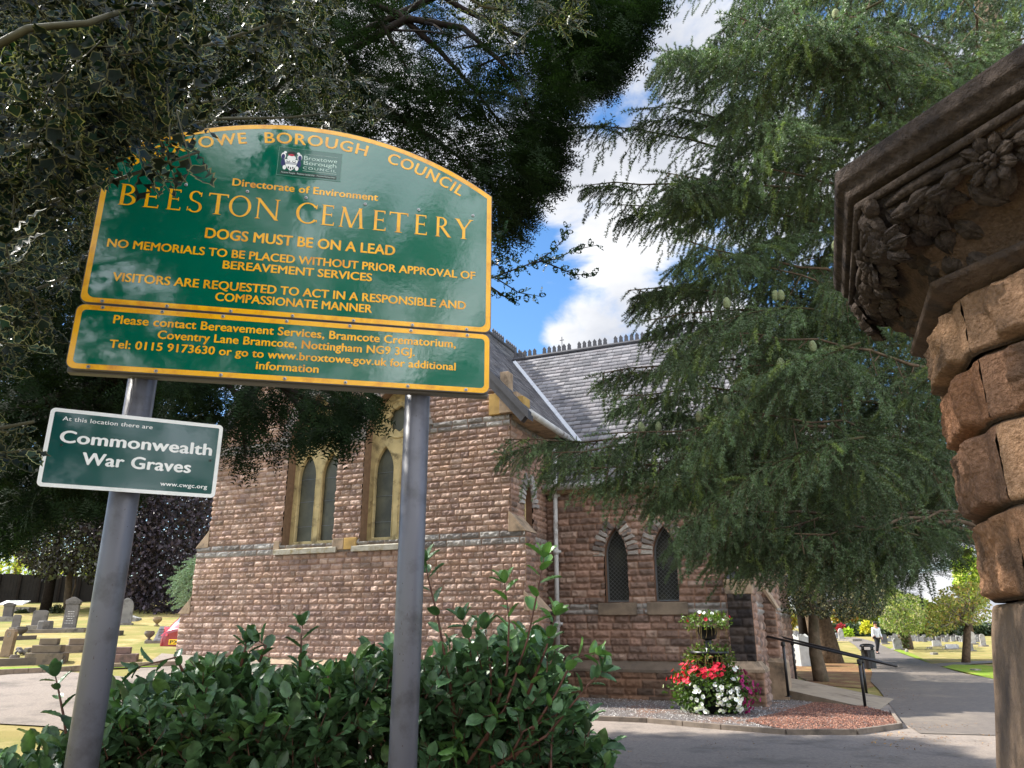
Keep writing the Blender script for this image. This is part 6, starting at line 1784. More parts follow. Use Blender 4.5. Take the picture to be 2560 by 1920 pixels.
p = fill(HF, 900, 1.75, 2.70, RH); p = p[fbm(p[:, 0] * 3.2 + p[:, 1] * 2, p[:, 2] * 3.2, 15, 3) > .45][:340]; d = hdirs(len(p), (.45, -.25, -.25)); holly_part('crown', p, d, RH.uniform(.10, .20, len(p)), 7, .098)
HL = [(-60, 480), (110, 520), (60, 640), (10, 720), (-20, 800), (-40, 1000), (-60, 1000)]
p = fill(HL, 75, 1.8, 2.6, RH); d = hdirs(len(p), (.4, -.2, -.5)); holly_part('bough', p, d, RH.uniform(.10, .18, len(p)), 7, .068)
HB = [(380, -40), (740, -40), (720, 60), (775, 150), (790, 210), (815, 280), (700, 285), (560, 250), (420, 300), (300, 420), (150, 600), (60, 640), (0, 300)]
p = fill(HB, 300, 3.7, 4.7, RH); d = hdirs(len(p), (.4, -.3, -.1)); holly_part('crown', p, d, RH.uniform(.10, .2, len(p)), 8, .084)
HT = [(925, -40), (1258, -40), (1252, 30), (1180, 66), (1090, 40), (960, 30)]
p = fill(HT, 34, 2.6, 3.0, RH); d = hdirs(len(p), (.9, 0, -.15)); holly_part('sprig', p, d, RH.uniform(.08, .16, len(p)), 7, .058, (1.5, 1.5, 1.3))
# off-frame upper crown that shades the sign and the hedge
p = np.stack([RH.uniform(-5.2, -1.8, 420), RH.uniform(.6, 4.6, 420), RH.uniform(3.0, 6.6, 420)], 1)
u_ = 960 - 0; inside = (p[:, 0] / np.maximum(p[:, 1], .1) > -.72) & (p[:, 1] > .5) & ((p[:, 2] - EYE) / np.maximum(p[:, 1], .1) < 1.02)
p = p[~inside]
cn = nrm(RH.normal(0, 1, (9000, 3))) * RH.uniform(.5, 1, (9000, 1)) * np.array([3.0, 2.9, 2.3]) + np.array([-5.6, 3.1, 6.6])
cin = (cn[:, 0] / np.maximum(cn[:, 1], .1) > -.98) & (cn[:, 1] > .5); cn = cn[~cin]
scatter('crown', (HOLLY[0], HOLLY[1][1:], [0]), cn - HO, RH.normal(0, 1, cn.shape), RH.normal(0, .6, cn.shape) + [0, 0, 1], .16 * RH.uniform(.7, 1.2, len(cn)), [M_hg], holly, np.ones((len(cn), 3)))
holly_part('crown', p, hdirs(len(p), (.3, 0, .1)), RH.uniform(.15, .28, len(p)), 7, .085)
bm_ = MB()
bm_.tube([(0, 0, -.1), (.05, .05, 1.0), (-.05, .1, 2.2), (.1, .05, 3.6), (.05, 0, 5.2)], [.15, .13, .11, .08, .04], 12); bm_.build('trunk', [M_bark_pale], holly, True)
rh = random.Random(5)
bm_ = MB()
def limb(m, pts, r0, r1, n=7):
    k = len(pts); m.tube([Vector(q) for q in pts], [r0 + (r1 - r0) * i / (k - 1) for i in range(k)], n)
for tgt, Y in (((600, 40), 2.5), ((480, 200), 2.6), ((440, 330), 2.6), ((260, 380), 2.4), ((120, 600), 2.3), ((760, 240), 4.3), ((700, 60), 4.0), ((60, 900), 2.2), ((300, 150), 2.1)):
    b = P(tgt[0], tgt[1], Y) - HO; a = np.array([.05, .05, max(1.2, b[2] * .62)])
    limb(bm_, curve_pts(a, b, .12, 8, .02, RH), .022, .005)
q = [P(-30, 110, 1.66), P(60, 62, 1.66), P(120, 56, 1.67), P(190, 50, 1.68), P(240, 32, 1.72), P(300, 14, 1.8), P(420, 0, 2.0)]
limb(bm_, [v - HO for v in q], .0115, .006, 8)
limb(bm_, [np.array([.1, .05, 4.4]), P(900, -160, 2.9) - HO, P(960, -40, 2.9) - HO, P(1040, 12, 2.9) - HO, P(1120, 30, 2.9) - HO], .02, .005, 6)
bm_.build('branch', [M_twig], holly, True)
# dark sprig of the same holly showing past the right edge of the sign
spp = [[(1030, 612), (1090, 590), (1150, 568), (1190, 545), (1215, 520), (1224, 492)], [(1150, 568), (1200, 560), (1240, 540), (1288, 530)], [(1165, 562), (1210, 580), (1240, 592), (1278, 596)], [(1030, 585), (1070, 600), (1120, 632), (1165, 640)], [(1020, 520), (1060, 510), (1090, 500)], [(1030, 540), (1070, 545), (1105, 560)], [(1030, 560), (1075, 572), (1100, 600)], [(1060, 620), (1090, 640), (1110, 655)]]
sm = MB(); PP, DD = [], []
for s_ in spp:
    pts = [P(u, v, 4.2 + .002 * (u - 1030)) for u, v in s_]
    limb(sm, [v - HO for v in pts], .006, .002, 5)
    for a, b_ in zip(pts[:-1], pts[1:]):
        for t in (0.1, .4, .7, 1.0):
            PP.append(a + (b_ - a) * t); DD.append(nrm((b_ - a)[None])[0] * .7 + RH.normal(0, .6, 3))
o = sm.build('sprig', [M_bark_dark], holly, True)
PP = np.array(PP); DD = nrm(np.array(DD)); n = len(PP)
PP = np.concatenate([PP, PP]); DD = nrm(np.concatenate([DD, DD + RH.normal(0, .7, DD.shape)]))
scatter('leaves', HOLLY, PP - HO, DD, RH.normal(0, 1, (2 * n, 3)), .07 * RH.uniform(.6, 1.1, 2 * n), [M_hg, M_hg], o, np.ones((2 * n, 3)) * .8)  # backlit darkness put into the colour: green margins, darker tint

# ------------------------------------------------------------------ evergreen hedge and tall shrub under the sign
RB = np.random.default_rng(77)
M_bl = mat('glossy evergreen leaf', srgb(70, 98, 62), .40, .45, 30, attr=True, spec=.42, trans=.12)
M_bl2 = mat('young evergreen leaf', srgb(92, 128, 66), .34, .25, 20, attr=True, spec=.5, trans=.18)
M_brown = mat('dead brown leaf', srgb(130, 92, 60), .7, .3, 20)
hedge = thing('evergreen_hedge', 'clipped glossy dark green hedge spreading beneath the council sign', 'hedge', (-.9, 4.0, 0))
HG = np.array([-.9, 4.0, 0])
M_bl_back = M_bl
def hedge_top(x):                              # height of the hedge along its length
    return np.interp(x, [-2.4, -2.2, -2.0, -1.7, -1.2, -.6, -.2, .1, .35, .5], [.75, 1.0, 1.18, 1.29, 1.38, 1.36, 1.37, 1.32, 1.1, .8]) + .05 * np.sin(x * 7.3) + .03 * np.sin(x * 17)
n = 1750
x = RB.uniform(-2.12, .45, n); y = 3.55 + .95 * RB.beta(1.1, 1.6, n) + .09 * (x + 1.2)
y = y + (x + .2) * .12
dd = np.minimum(RB.exponential(.22, n), .95)
z = hedge_top(x) - dd - .06
z += -.10 * np.clip((3.75 - y) / .2, 0, 1)
p = np.stack([x, y, z], 1)
d = nrm(np.stack([RB.normal(0, .45, n), RB.normal(-.25, .45, n), RB.normal(.75, .35, n)], 1))
L = RB.uniform(.10, .17, n)
P_, F_, U_ = leafy(p, d, L, 7, RB, .85)
c = np.ones((len(P_), 3)) * RB.uniform(.5, 1.25, (len(P_), 1)) * np.where(RB.uniform(0, 1, (len(P_), 1)) < .14, np.array([[1.35, 1.2, .85]]), np.array([[1, 1, 1.0]]))
k = RB.uniform(0, 1, len(P_)) < .965
U_ = nrm(U_ + np.array([0, -.25, .5]))
o = scatter('foliage', BROAD, P_[k] - HG, F_[k], U_[k], np.stack([(.080 * RB.uniform(.5, 1.4, k.sum()))] * 3, 1) * np.array([.84, 1.04, 1]), [M_bl], hedge, c[k])
stems_of('twig', p - HG, d, L, .003, M_twig_red, o)
k2_ = ~k & (RB.uniform(0, 1, len(k)) < .5)
scatter('young_leaves', BROAD, P_[k2_] - HG, F_[k2_], U_[k2_], .085 * RB.uniform(.7, 1.2, k2_.sum()), [M_bl2], hedge, np.ones((k2_.sum(), 3)))
nb = 60; pb2 = np.stack([RB.uniform(-1.7, .2, nb), RB.uniform(3.6, 4.0, nb), RB.uniform(.9, 1.2, nb)], 1)
scatter('dead_leaves', BROAD, pb2 - HG, RB.normal(0, 1, (nb, 3)), RB.normal(0, 1, (nb, 3)), .085 * RB.uniform(.6, 1.1, nb), [M_brown], hedge)
sm = MB()
for i in range(60):
    xx = RB.uniform(-2.5, .3); yy = 4.0 + .12 * xx + RB.uniform(-.2, .25); t = hedge_top(np.array(xx))
    limb(sm, [(xx * .97 + .9, yy - 4, 0), (xx + .9 + RB.normal(0, .04), yy - 4 + RB.normal(0, .05), t * .5), (xx + .9 + RB.normal(0, .08), yy - 4 + RB.normal(-.03, .08), t * .93)], .010, .004, 5)
sm.build('stem', [M_twig_red], hedge, True)
def shoot_stem(pts, leaves, size, m_leaf, parent, org, r0=.007, tint=1.0, end=3):
    pts = [np.array(v) for v in pts]
    sm = MB(); limb(sm, [v - org for v in pts], r0, .0025, 6); s = sm.build('shoot', [M_twig_red], parent, True)
    seg = np.linspace(0, len(pts) - 1.001, leaves); PP, FF, UU = [], [], []
    for i, t in enumerate(seg):
        a, b_ = pts[int(t)], pts[int(t) + 1]; q = a + (b_ - a) * (t % 1); dr = nrm((b_ - a)[None])[0]
        an = i * 2.4 + RB.uniform(-.3, .3); ref = nrm(np.cross(dr, [.2, 1, .1])[None])[0]; bi = np.cross(dr, ref)
        sdir = ref * math.cos(an) + bi * math.sin(an); PP.append(q); FF.append(sdir * .8 + dr * .55 + RB.normal(0, .12, 3)); UU.append(dr * .8 - sdir * .4 + RB.normal(0, .15, 3) + np.array([0, -.2, .3]))
    for k in range(end):
        an = k * 2 * PI / end + .4; dr = nrm((pts[-1] - pts[-2])[None])[0]; ref = nrm(np.cross(dr, [.2, 1, .1])[None])[0]; bi = np.cross(dr, ref)
        sdir = ref * math.cos(an) + bi * math.sin(an); PP.append(pts[-1]); FF.append(sdir * .55 + dr * .8); UU.append(dr * .6 - sdir * .5 + np.array([0, -.3, .2]))
    n = len(PP); scatter('shoot_leaves', BROAD, np.array(PP) - org, np.array(FF), np.array(UU), np.outer(size * RB.uniform(.75, 1.15, n), [.74, 1.05, 1]), [m_leaf], s, np.ones((n, 3)) * tint * RB.uniform(.8, 1.15, (n, 1)))
# upright shoots standing above the hedge
for pts, lv, m_ in (([(648, 1440), (650, 1400), (652, 1352)], 7, M_bl), ([(520, 1440), (530, 1400), (532, 1385)], 6, M_bl), ([(560, 1430), (575, 1395), (560, 1385)], 6, M_bl),
                    ([(715, 1600), (716, 1530), (708, 1460)], 8, M_bl2), ([(150, 1640), (138, 1550), (126, 1490), (120, 1462)], 10, M_bl), ([(395, 1450), (380, 1420), (300, 1440)], 6, M_bl)):
    shoot_stem([P(u, v, 3.6) for u, v in pts], lv, .085, m_, hedge, HG)
shrub = thing('evergreen_shrub', 'taller leggy evergreen shrub with upright shoots right of the right sign post', 'shrub', (.15, 3.9, 0))
HS = np.array([.15, 3.9, 0])
n = 760
v = fill([(900, 1490), (960, 1465), (1020, 1440), (1100, 1415), (1150, 1420), (1190, 1450), (1205, 1540), (1200, 1620), (1195, 1690), (880, 1700), (880, 1520)], n, 3.55, 4.5, RB)
d = nrm(np.stack([RB.normal(.12, .4, n), RB.normal(-.3, .4, n), RB.normal(.75, .3, n)], 1)); L = RB.uniform(.10, .17, n)
P_, F_, U_ = leafy(v, d, L, 6, RB, .85); U_ = nrm(U_ + np.array([0, -.2, .45]))
c = np.ones((len(P_), 3)) * RB.uniform(.65, 1.3, (len(P_), 1)) * np.array([1.1, 1.1, 1.15])
o = scatter('foliage', BROAD, P_ - HS, F_, U_, .078 * RB.uniform(.6, 1.2, len(P_)), [M_bl], shrub, c); stems_of('twig', v - HS, d, L, .003, M_twig_red, o)
for pts, lv, sz, m_ in (([(985, 1560), (965, 1440), (945, 1330), (925, 1250), (918, 1215)], 13, .09, M_bl), ([(1050, 1600), (1095, 1450), (1100, 1340), (1090, 1260)], 14, .085, M_bl2),
                        ([(1010, 1650), (1090, 1530), (1140, 1380), (1165, 1260), (1175, 1205)], 17, .10, M_bl2), ([(1060, 1560), (1060, 1450), (1048, 1360)], 10, .085, M_bl),
                        ([(1110, 1640), (1200, 1500), (1240, 1420), (1285, 1410)], 12, .08, M_bl2), ([(1060, 1660), (1180, 1590), (1270, 1480), (1300, 1450)], 14, .085, M_bl), ([(1140, 1500), (1180, 1400), (1200, 1330)], 10, .085, M_bl2),
                        ([(1000, 1500), (1020, 1400), (1000, 1340)], 10, .085, M_bl), ([(1100, 1640), (1130, 1580), (1210, 1540)], 9, .08, M_bl), ([(960, 1640), (990, 1600), (985, 1610)], 7, .09, M_bl2)):
    shoot_stem([P(u, v_, 3.55) for u, v_ in pts], lv, sz, m_, shrub, HS, .008, 1.0 if m_ is M_bl2 else 1.15, 4)
sm = MB()
for i in range(16):
    q = v[RB.integers(len(v))] - HS; limb(sm, [(RB.normal(0, .12), RB.normal(0, .1), 0), (q[0] * .5, q[1] * .6, q[2] * .55), tuple(q)], .012, .004, 6)
sm.build('stem', [M_twig_red], shrub, True)

# ------------------------------------------------------------------ yew behind the sign
RY = np.random.default_rng(55)
YO = np.array([-8.2, 9.5, float(terr(-8.2, 9.5))])
yew = thing('yew_tree', 'huge dark yew with drooping needle boughs filling the top behind the sign', 'tree', tuple(YO))
M_yew = mat('yew needle', srgb(32, 46, 26), .7, .3, 8, attr=True, spec=.06, trans=.22)
YS = [yew_spray(i) for i in range(3)]
def yew_part(name, p, d, size, tint=1.0, parent=None):
    n = len(p); w = RY.integers(0, 3, n); o0 = None
    for k in range(3):
        s = w == k
        c = np.ones((s.sum(), 3)) * RY.uniform(.55, 1.35, (s.sum(), 1)) * np.array(tint) * np.array([1, 1, 1])
        scatter(name, YS[k], p[s] - YO, d[s], RY.normal(0, .35, (s.sum(), 3)) + [0, -.2, 1], size * RY.uniform(.6, 1.25, s.sum()), [M_yew], parent or yew, c)
Y1 = [(500, -25), (1412, -25), (1400, 30), (1370, 90), (1335, 150), (1308, 205), (1270, 185), (1240, 215), (1205, 225), (1196, 300), (1205, 350), (1185, 400), (1145, 425), (1125, 490), (1090, 520), (1060, 520), (1000, 430), (800, 320), (600, 260)]
def clump(p, sc, th, seed):
    q = fbm(p[:, 0] * sc + p[:, 1] * .37 * sc, p[:, 2] * sc + p[:, 1] * .53 * sc, seed, 3)
    return p[q > th]
p = clump(fill(Y1, 9500, 5.6, 9.8, RY), 1.9, .44, 5)
e_ = [(1200, -25), (1412, -25), (1400, 30), (1370, 90), (1335, 150), (1308, 205), (1270, 185), (1240, 215), (1205, 225), (1196, 300), (1205, 350), (1185, 400), (1145, 425), (1125, 490), (1070, 500), (1080, 380), (1130, 250), (1180, 100)]
p = np.concatenate([p, fill(e_, 1500, 6.2, 8.2, RY)])
d = nrm(np.array([.75, -.1, -.45]) + RY.normal(0, .5, (len(p), 3))); yew_part('crown', p, d, .30, .8)
Y2 = [(325, 790), (480, 815), (560, 820), (805, 850), (808, 895), (775, 930), (740, 962), (715, 990), (690, 960), (640, 960), (600, 1000), (565, 985), (545, 1018), (505, 1042), (478, 1000), (440, 945), (360, 915), (325, 880)]
p = clump(fill(Y2, 1700, 5.6, 7.4, RY), 3.2, .44, 29); d = nrm(np.array([.35, -.1, -.8]) + RY.normal(0, .38, (len(p), 3))); yew_part('drooping_bough', p - np.array([0, 0, -.10]), d, .28, .8)
Y3 = [(-60, 380), (340, 400), (335, 800), (330, 1020), (240, 1085), (120, 1100), (-60, 1190)]
p = clump(fill(Y3, 7500, 6.5, 11.5, RY), 1.3, .31, 9); d = nrm(np.array([.4, -.1, -.6]) + RY.normal(0, .5, (len(p), 3))); yew_part('crown', p, d, .32, .8)
Y4 = [(-60, -25), (560, -25), (640, 260), (430, 300), (200, 440), (-60, 450)]
p = clump(fill(Y4, 4200, 6.5, 10, RY), 1.2, .38, 19); d = nrm(np.array([.4, -.1, -.4]) + RY.normal(0, .5, (len(p), 3))); yew_part('crown', p, d, .34, .8)
bm_ = MB(); limb(bm_, [(0, 0, -.2), (.1, 0, 1.5), (0, .1, 4), (.2, 0, 8), (.1, 0, 11)], .55, .12, 14); bm_.build('trunk', [M_bark_dark], yew, True)
bm_ = MB()
for pts in ([(640, -60, 7), (860, 30, 7), (950, 110, 7.2), (1030, 200, 7.4), (1130, 330, 7.5)], [(560, 0, 8), (700, 130, 7.6), (860, 250, 7.4), (980, 330, 7.4), (1080, 420, 7.4)], [(840, -80, 7), (1000, 20, 7), (1150, 90, 7.1), (1290, 130, 7.2)],
            [(700, 60, 8), (780, 160, 8), (900, 200, 8.2), (1080, 200, 8.2), (1180, 240, 8.2)], [(760, -40, 6.6), (830, 60, 6.6), (880, 150, 6.7)], [(1050, -60, 7), (1200, 10, 7), (1340, 60, 7.2)], [(880, 40, 7), (1000, 60, 7), (1100, 150, 7), (1170, 290, 7)]):
    q = [P(*v) - YO for v in pts]; limb(bm_, [np.array([.1, .1, max(2, q[0][2] - 2.0)])] + q, .06, .010, 7)
for pts in ([(480, 760, 6.6), (600, 830, 6.5), (700, 880, 6.5), (790, 890, 6.5)], [(420, 760, 6.4), (520, 860, 6.4), (530, 990, 6.4)], [(560, 780, 6.8), (640, 870, 6.7), (700, 960, 6.7)], [(610, 800, 6.2), (720, 850, 6.2), (735, 930, 6.2)], [(340, 800, 6.8), (420, 880, 6.7), (470, 960, 6.7)]):
    q = [P(*v) - YO for v in pts]; limb(bm_, [np.array([.1, .1, 3.8])] + q, .06, .006, 6)
for i in range(26):
    s = P(RY.uniform(650, 1150), RY.uniform(-20, 380), RY.uniform(6.5, 8.5)) - YO; e = s + np.array([RY.uniform(.3, .9), RY.uniform(-.3, .3), RY.uniform(-.8, .3)])
    limb(bm_, curve_pts(s, e, .08, 5, .02, RY), .016, .004, 5)
bm_.build('branch', [M_bark_dark], yew, True)

p = fill([(160, 250), (1040, 330), (1050, 640), (1000, 760), (160, 800)], 6500, 12.0, 15.0, RY); p = p[p[:, 0] + .98 * p[:, 2] < 5.6]; d = nrm(np.array([.5, 0, -.4]) + RY.normal(0, .5, (len(p), 3))); yew_part('crown', p, d, .6, .8)  # unseen foliage added behind the sign, cut to shape the road's shade
# ------------------------------------------------------------------ deodar cedar whose boughs reach over the drive
RC = np.random.default_rng(31)
CO = np.array([7.4, 9.4, 0])
cedar = thing('deodar_cedar', 'large near cedar with drooping needle tufted boughs and upright cones at right', 'tree', tuple(CO))
M_ced = mat('cedar needle', srgb(94, 114, 80), .42, .25, 6, attr=True, spec=.5, trans=.2)
_nt = M_ced.node_tree; _oi = _nt.nodes.new('ShaderNodeObjectInfo'); _mr = _nt.nodes.new('ShaderNodeMapRange'); _mr.inputs['To Min'].default_value = .6; _mr.inputs['To Max'].default_value = 1.3
_hs = _nt.nodes.new('ShaderNodeHueSaturation'); _nt.links.new(_oi.outputs['Random'], _mr.inputs['Value']); _nt.links.new(_mr.outputs[0], _hs.inputs['Value'])
_bc = _nt.nodes['Principled BSDF'].inputs['Base Color']; _src = _bc.links[0].from_socket; _nt.links.new(_src, _hs.inputs['Color']); _nt.links.new(_hs.outputs[0], _bc)
M_cone = mat('green cone', srgb(118, 128, 92), .85, .25, 40, .6, 90, dirt=srgb(112, 108, 76), dscale=20)
CT = [cedar_twig(i) for i in range(3)]
tw_p, tw_d, tw_s, tw_c = [], [], [], []
# the crown ends where the tree's lower skirt has been lifted clear of the drive and its boughs stop short of the chapel
SKIRT = [(1400, -120), (2320, -120), (2320, 720), (2100, 720), (2095, 1110), (1960, 1190), (1880, 1205), (1760, 1215), (1700, 1205), (1600, 1215), (1500, 1225), (1420, 1180), (1310, 1130), (1200, 1085), (1080, 1060), (1080, 940), (1240, 915), (1290, 880), (1265, 775), (1400, 720), (1350, 640), (1360, 530), (1215, 410), (1210, 245), (1350, 180), (1380, 60)]
cl = MB()
def bough(a, b, sag, parent_pts=None, sec_len=.62, step=.10, droop=.6, tint=1.0, r0=.05, bare=0.35):
    L = np.linalg.norm(np.array(b) - np.array(a)); n = max(6, int(L / .35))
    pts = curve_pts(a, b, sag, n, .03, RC)
    limb(cl, [v - CO for v in pts], r0, .005, 7)
    acc = np.concatenate([[0], np.cumsum(np.linalg.norm(np.diff(pts, axis=0), axis=1))])
    tot = acc[-1]; s = tot * bare; sg = 1
    while s < tot:
        q = np.array([np.interp(s, acc, pts[:, i]) for i in range(3)]); q2 = np.array([np.interp(min(s + .05, tot), acc, pts[:, i]) for i in range(3)]); q1 = np.array([np.interp(s - .05, acc, pts[:, i]) for i in range(3)])
        dr = nrm((q2 - q1)[None])[0]; side = nrm(np.cross(dr, [0, 0, 1])[None])[0] * sg; sg = -sg
        f = 1 - (s / tot); l2 = sec_len * (.35 + .9 * min(f * 2.2, 1)) * RC.uniform(.6, 1.2)
        d2 = nrm((side * RC.uniform(.3, 1.0) + dr * .6 + np.array([0, 0, RC.uniform(-.9, .1) * (droop + .2)]))[None])[0]
        m = max(3, int(l2 / .085)); e = q + d2 * l2 - np.array([0, 0, droop * l2 * RC.uniform(.5, 1.2)])
        ok = False
        for _ in range(4):
            w_ = proj(e); ok = in_poly(w_[:, 0], w_[:, 1], SKIRT)[0]
            if ok: break
            e = q + (e - q) * .6; m = max(2, int(m * .6))
        if not ok:
            s += step; continue
        sp = curve_pts(q, e, .10 * l2, m + 1)
        limb(cl, [v - CO for v in sp[::2]] if len(sp[::2]) > 1 else [sp[0] - CO, sp[-1] - CO], .007, .003, 4)
        s2 = 1
        for j in range(m):
            t3 = nrm((sp[j + 1] - sp[j])[None])[0]; sd = nrm(np.cross(t3, [0, 0, 1])[None])[0] * s2; s2 = -s2
            tw_p.append(sp[j]); tw_d.append(t3 * .75 + sd * RC.uniform(.4, .9) + np.array([0, 0, RC.uniform(-.75, .05)])); tw_s.append(RC.uniform(.15, .26)); tw_c.append(tint)
        tw_p.append(sp[-1]); tw_d.append(nrm((sp[-1] - sp[-2])[None])[0] + np.array([0, 0, -.3])); tw_s.append(.24); tw_c.append(tint)
        s += step * RC.uniform(.7, 1.3)
    tw_p.append(pts[-1]); tw_d.append(pts[-1] - pts[-2]); tw_s.append(.25); tw_c.append(tint)
def plume(seed):
    """one flat drooping spray of cedar, 1.5 m long: axis, side shoots and hanging twigs"""
    r = np.random.default_rng(seed); pp, dd, ss = [], [], []
    ax = curve_pts((0, 0, 0), (r.uniform(-.1, .1), 1.45, -.42), .13, 24)
    m = MB(); limb(m, list(ax), .010, .003, 6)
    for i in range(2, 24):
        for _ in range(2):
            pp.append(ax[i]); dd.append(ax[i] - ax[i - 1] + r.normal(0, .06, 3) + np.array([0, 0, r.uniform(-.03, .05)])); ss.append(r.uniform(.12, .19))
        if r.random() < .12: continue
        t = i / 23; tg = nrm((ax[i] - ax[i - 1])[None])[0]
        for sg in (1, -1):
            l = .60 * (1 - t) ** .75 * r.uniform(.4, 1.25) + .10
            d = nrm((tg * .75 + np.array([sg, 0, 0]) * r.uniform(.35, 1.1) + np.array([0, 0, r.uniform(-.35, .22)]))[None])[0]
            k = max(2, int(l / .10)); sp = curve_pts(ax[i], ax[i] + d * l - np.array([0, 0, .42 * l * r.uniform(.6, 1.5)]), .05 * l, k + 1)
            limb(m, [sp[0], sp[len(sp) // 2], sp[-1]], .0028, .0015, 4)
            for j in range(k):
                t3 = nrm((sp[j + 1] - sp[j])[None])[0]; sd = nrm(np.cross(t3, [0, 0, 1])[None])[0] * (1 if j % 2 else -1)
                pp.append(sp[j]); dd.append(t3 * .8 + sd * r.uniform(.2, .7) + np.array([0, 0, r.uniform(-.8, .05)])); ss.append(r.uniform(.13, .21))
            pp.append(sp[-1]); dd.append(sp[-1] - sp[-2] + np.array([0, 0, -.02])); ss.append(.19)
    return np.array(pp), nrm(np.array(dd)), np.array(ss), m
CT2 = [cedar_twig(20 + i, 15, 11) for i in range(3)]
M_cstem = mat('cedar stem', srgb(70, 66, 48), .9, .3, 20, spec=.1)
PLUMES = []
for sd_ in range(4):
    pp, dd, ss, m = plume(sd_)
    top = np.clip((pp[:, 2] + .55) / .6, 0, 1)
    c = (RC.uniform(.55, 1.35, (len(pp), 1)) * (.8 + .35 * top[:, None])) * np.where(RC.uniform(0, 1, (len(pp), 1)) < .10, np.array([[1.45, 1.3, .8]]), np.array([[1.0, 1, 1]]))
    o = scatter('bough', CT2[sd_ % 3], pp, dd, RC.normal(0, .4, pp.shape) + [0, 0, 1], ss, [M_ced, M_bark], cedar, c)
    ax = m.build('stem', [M_cstem], o, True)
    PLUMES.append([o, ax, 0])
SK2 = [(1420, -200), (2400, -200), (2400, 740), (2110, 740), (2100, 1150), (1960, 1215), (1760, 1240), (1500, 1240), (1420, 1150), (1330, 1080), (1400, 900), (1420, 760), (1400, 640), (1400, 520), (1390, 430), (1350, 330), (1400, 200)]
AXP = []
def fits(base, d, sc):
    d = nrm(np.array(d)[None])[0]
    q = np.array([base + d * .8 * sc - [0, 0, .15 * sc], base + d * 1.45 * sc - [0, 0, .45 * sc], base + d * 1.0 * sc - [0, 0, .55 * sc]]); w_ = proj(q)
    return in_poly(w_[:, 0], w_[:, 1], SK2).all()
def put_plume(base, d, sc, roll=0.0):
    dn = nrm(np.array(d)[None])[0]
    for t in (.25, .45, .65): AXP.append(base + dn * t * 1.4 * sc + np.array([0, 0, .10 * sc - .3 * t * t * sc]))
    k = int(RC.integers(0, 4)); o, ax, used = PLUMES[k]
    if used:
        c = o.copy(); COL.objects.link(c); c.parent = cedar; q = ax.copy(); COL.objects.link(q); q.parent = c; o = c
    PLUMES[k][2] = 1
    d = nrm(np.array(d)[None])[0]; rz_ = math.atan2(-d[0], d[1]); rx_ = math.asin(max(-1, min(1, d[2])))
    o.location = tuple(np.array(base) - CO)
    o.rotation_euler = (Matrix.Rotation(rz_, 3, 'Z') @ Matrix.Rotation(rx_, 3, 'X') @ Matrix.Rotation(roll, 3, 'Y')).to_euler()
    o.scale = (sc * (1 if RC.random() < .5 else -1), sc, sc)
tips = [((1235, 268), 7.6), ((1262, 395), 7.6), ((1390, 240), 7.2), ((1350, 450), 7.8), ((1370, 625), 7.2), ((1410, 690), 7.0), ((1300, 800), 7.6), ((1330, 860), 7.2),
        ((1095, 960), 7.2), ((1180, 985), 7.0), ((1290, 1020), 6.8), ((1330, 940), 6.6), ((1400, 1060), 7.0), ((1470, 1110), 6.2), ((1560, 1150), 6.6), ((1640, 1150), 6.2), ((1720, 1160), 5.8), ((1800, 1180), 6.2), ((1900, 1150), 6.4),
        ((1440, 110), 6.6), ((1600, 40), 5.2), ((1700, 20), 5.0), ((1820, 30), 5.0), ((1450, 380), 6.4), ((1480, 520), 6.2)]
for (u, v), Y in tips:
    b = P(u, v, Y); s = np.array([CO[0], CO[1], max(1.6, b[2] * .96 + RC.uniform(-.2, .5))])
    bough(s, b, RC.uniform(.15, .5), tint=RC.uniform(.9, 1.15), r0=.045, bare=.5)
    d = nrm((b - s)[None])[0] * np.array([1, 1, .3]) + np.array([0, RC.uniform(-.2, .2), -.05])
    if u > 1230 or v > 900:
        L_ = 1.1 if u > 1420 else .55 if v < 700 and u < 1300 else .72
        put_plume(b - nrm(d[None])[0] * (1.25 * L_), d + np.array([0, 0, .15]), L_ * .85, RC.uniform(-.3, .3))
CR = [(1480, -40), (2240, -60), (2240, 60), (1860, 330), (1860, 640), (1900, 680), (2030, 760), (2060, 940), (2080, 1040), (1960, 1120), (1760, 1130), (1640, 1130), (1530, 1080), (1450, 1000), (1410, 920), (1440, 840), (1490, 720), (1480, 560), (1470, 420), (1490, 300)]
# targets spread evenly over the crown, best candidate sampling
TG = []
cand = fill(CR, 1500, 5.6, 9.0, RC); cuv = proj(cand)
mind = np.full(len(cand), 1e9)
for i in range(64):
    k = int(RC.integers(len(cand))) if i == 0 else int(np.argmax(mind + RC.uniform(0, 25, len(cand))))
    TG.append(cand[k]); mind = np.minimum(mind, np.hypot(*(cuv - cuv[k]).T) + 22 * np.abs(cand[:, 1] - cand[k, 1]))
for i, q in enumerate(TG):
    s = np.array([CO[0], CO[1], max(1.8, q[2] + RC.uniform(-.3, .7))])
    if i % 2 == 0: bough(s, q, RC.uniform(.1, .4), sec_len=.6, step=.3, droop=.9, tint=RC.uniform(.55, 1.0), r0=.035, bare=.4)
    for tr in range(14):
        az = rad(RC.uniform(195, 325)); d = np.array([math.sin(az), math.cos(az), RC.uniform(-.35, .05)]); sc_p = RC.uniform(.8, 1.2) * (1 - .04 * tr)
        bs_ = q - d * .75 * sc_p + np.array([.1, 0, .25])
        if fits(bs_, d, sc_p): break
    put_plume(bs_, d, sc_p, RC.uniform(-.35, .35))
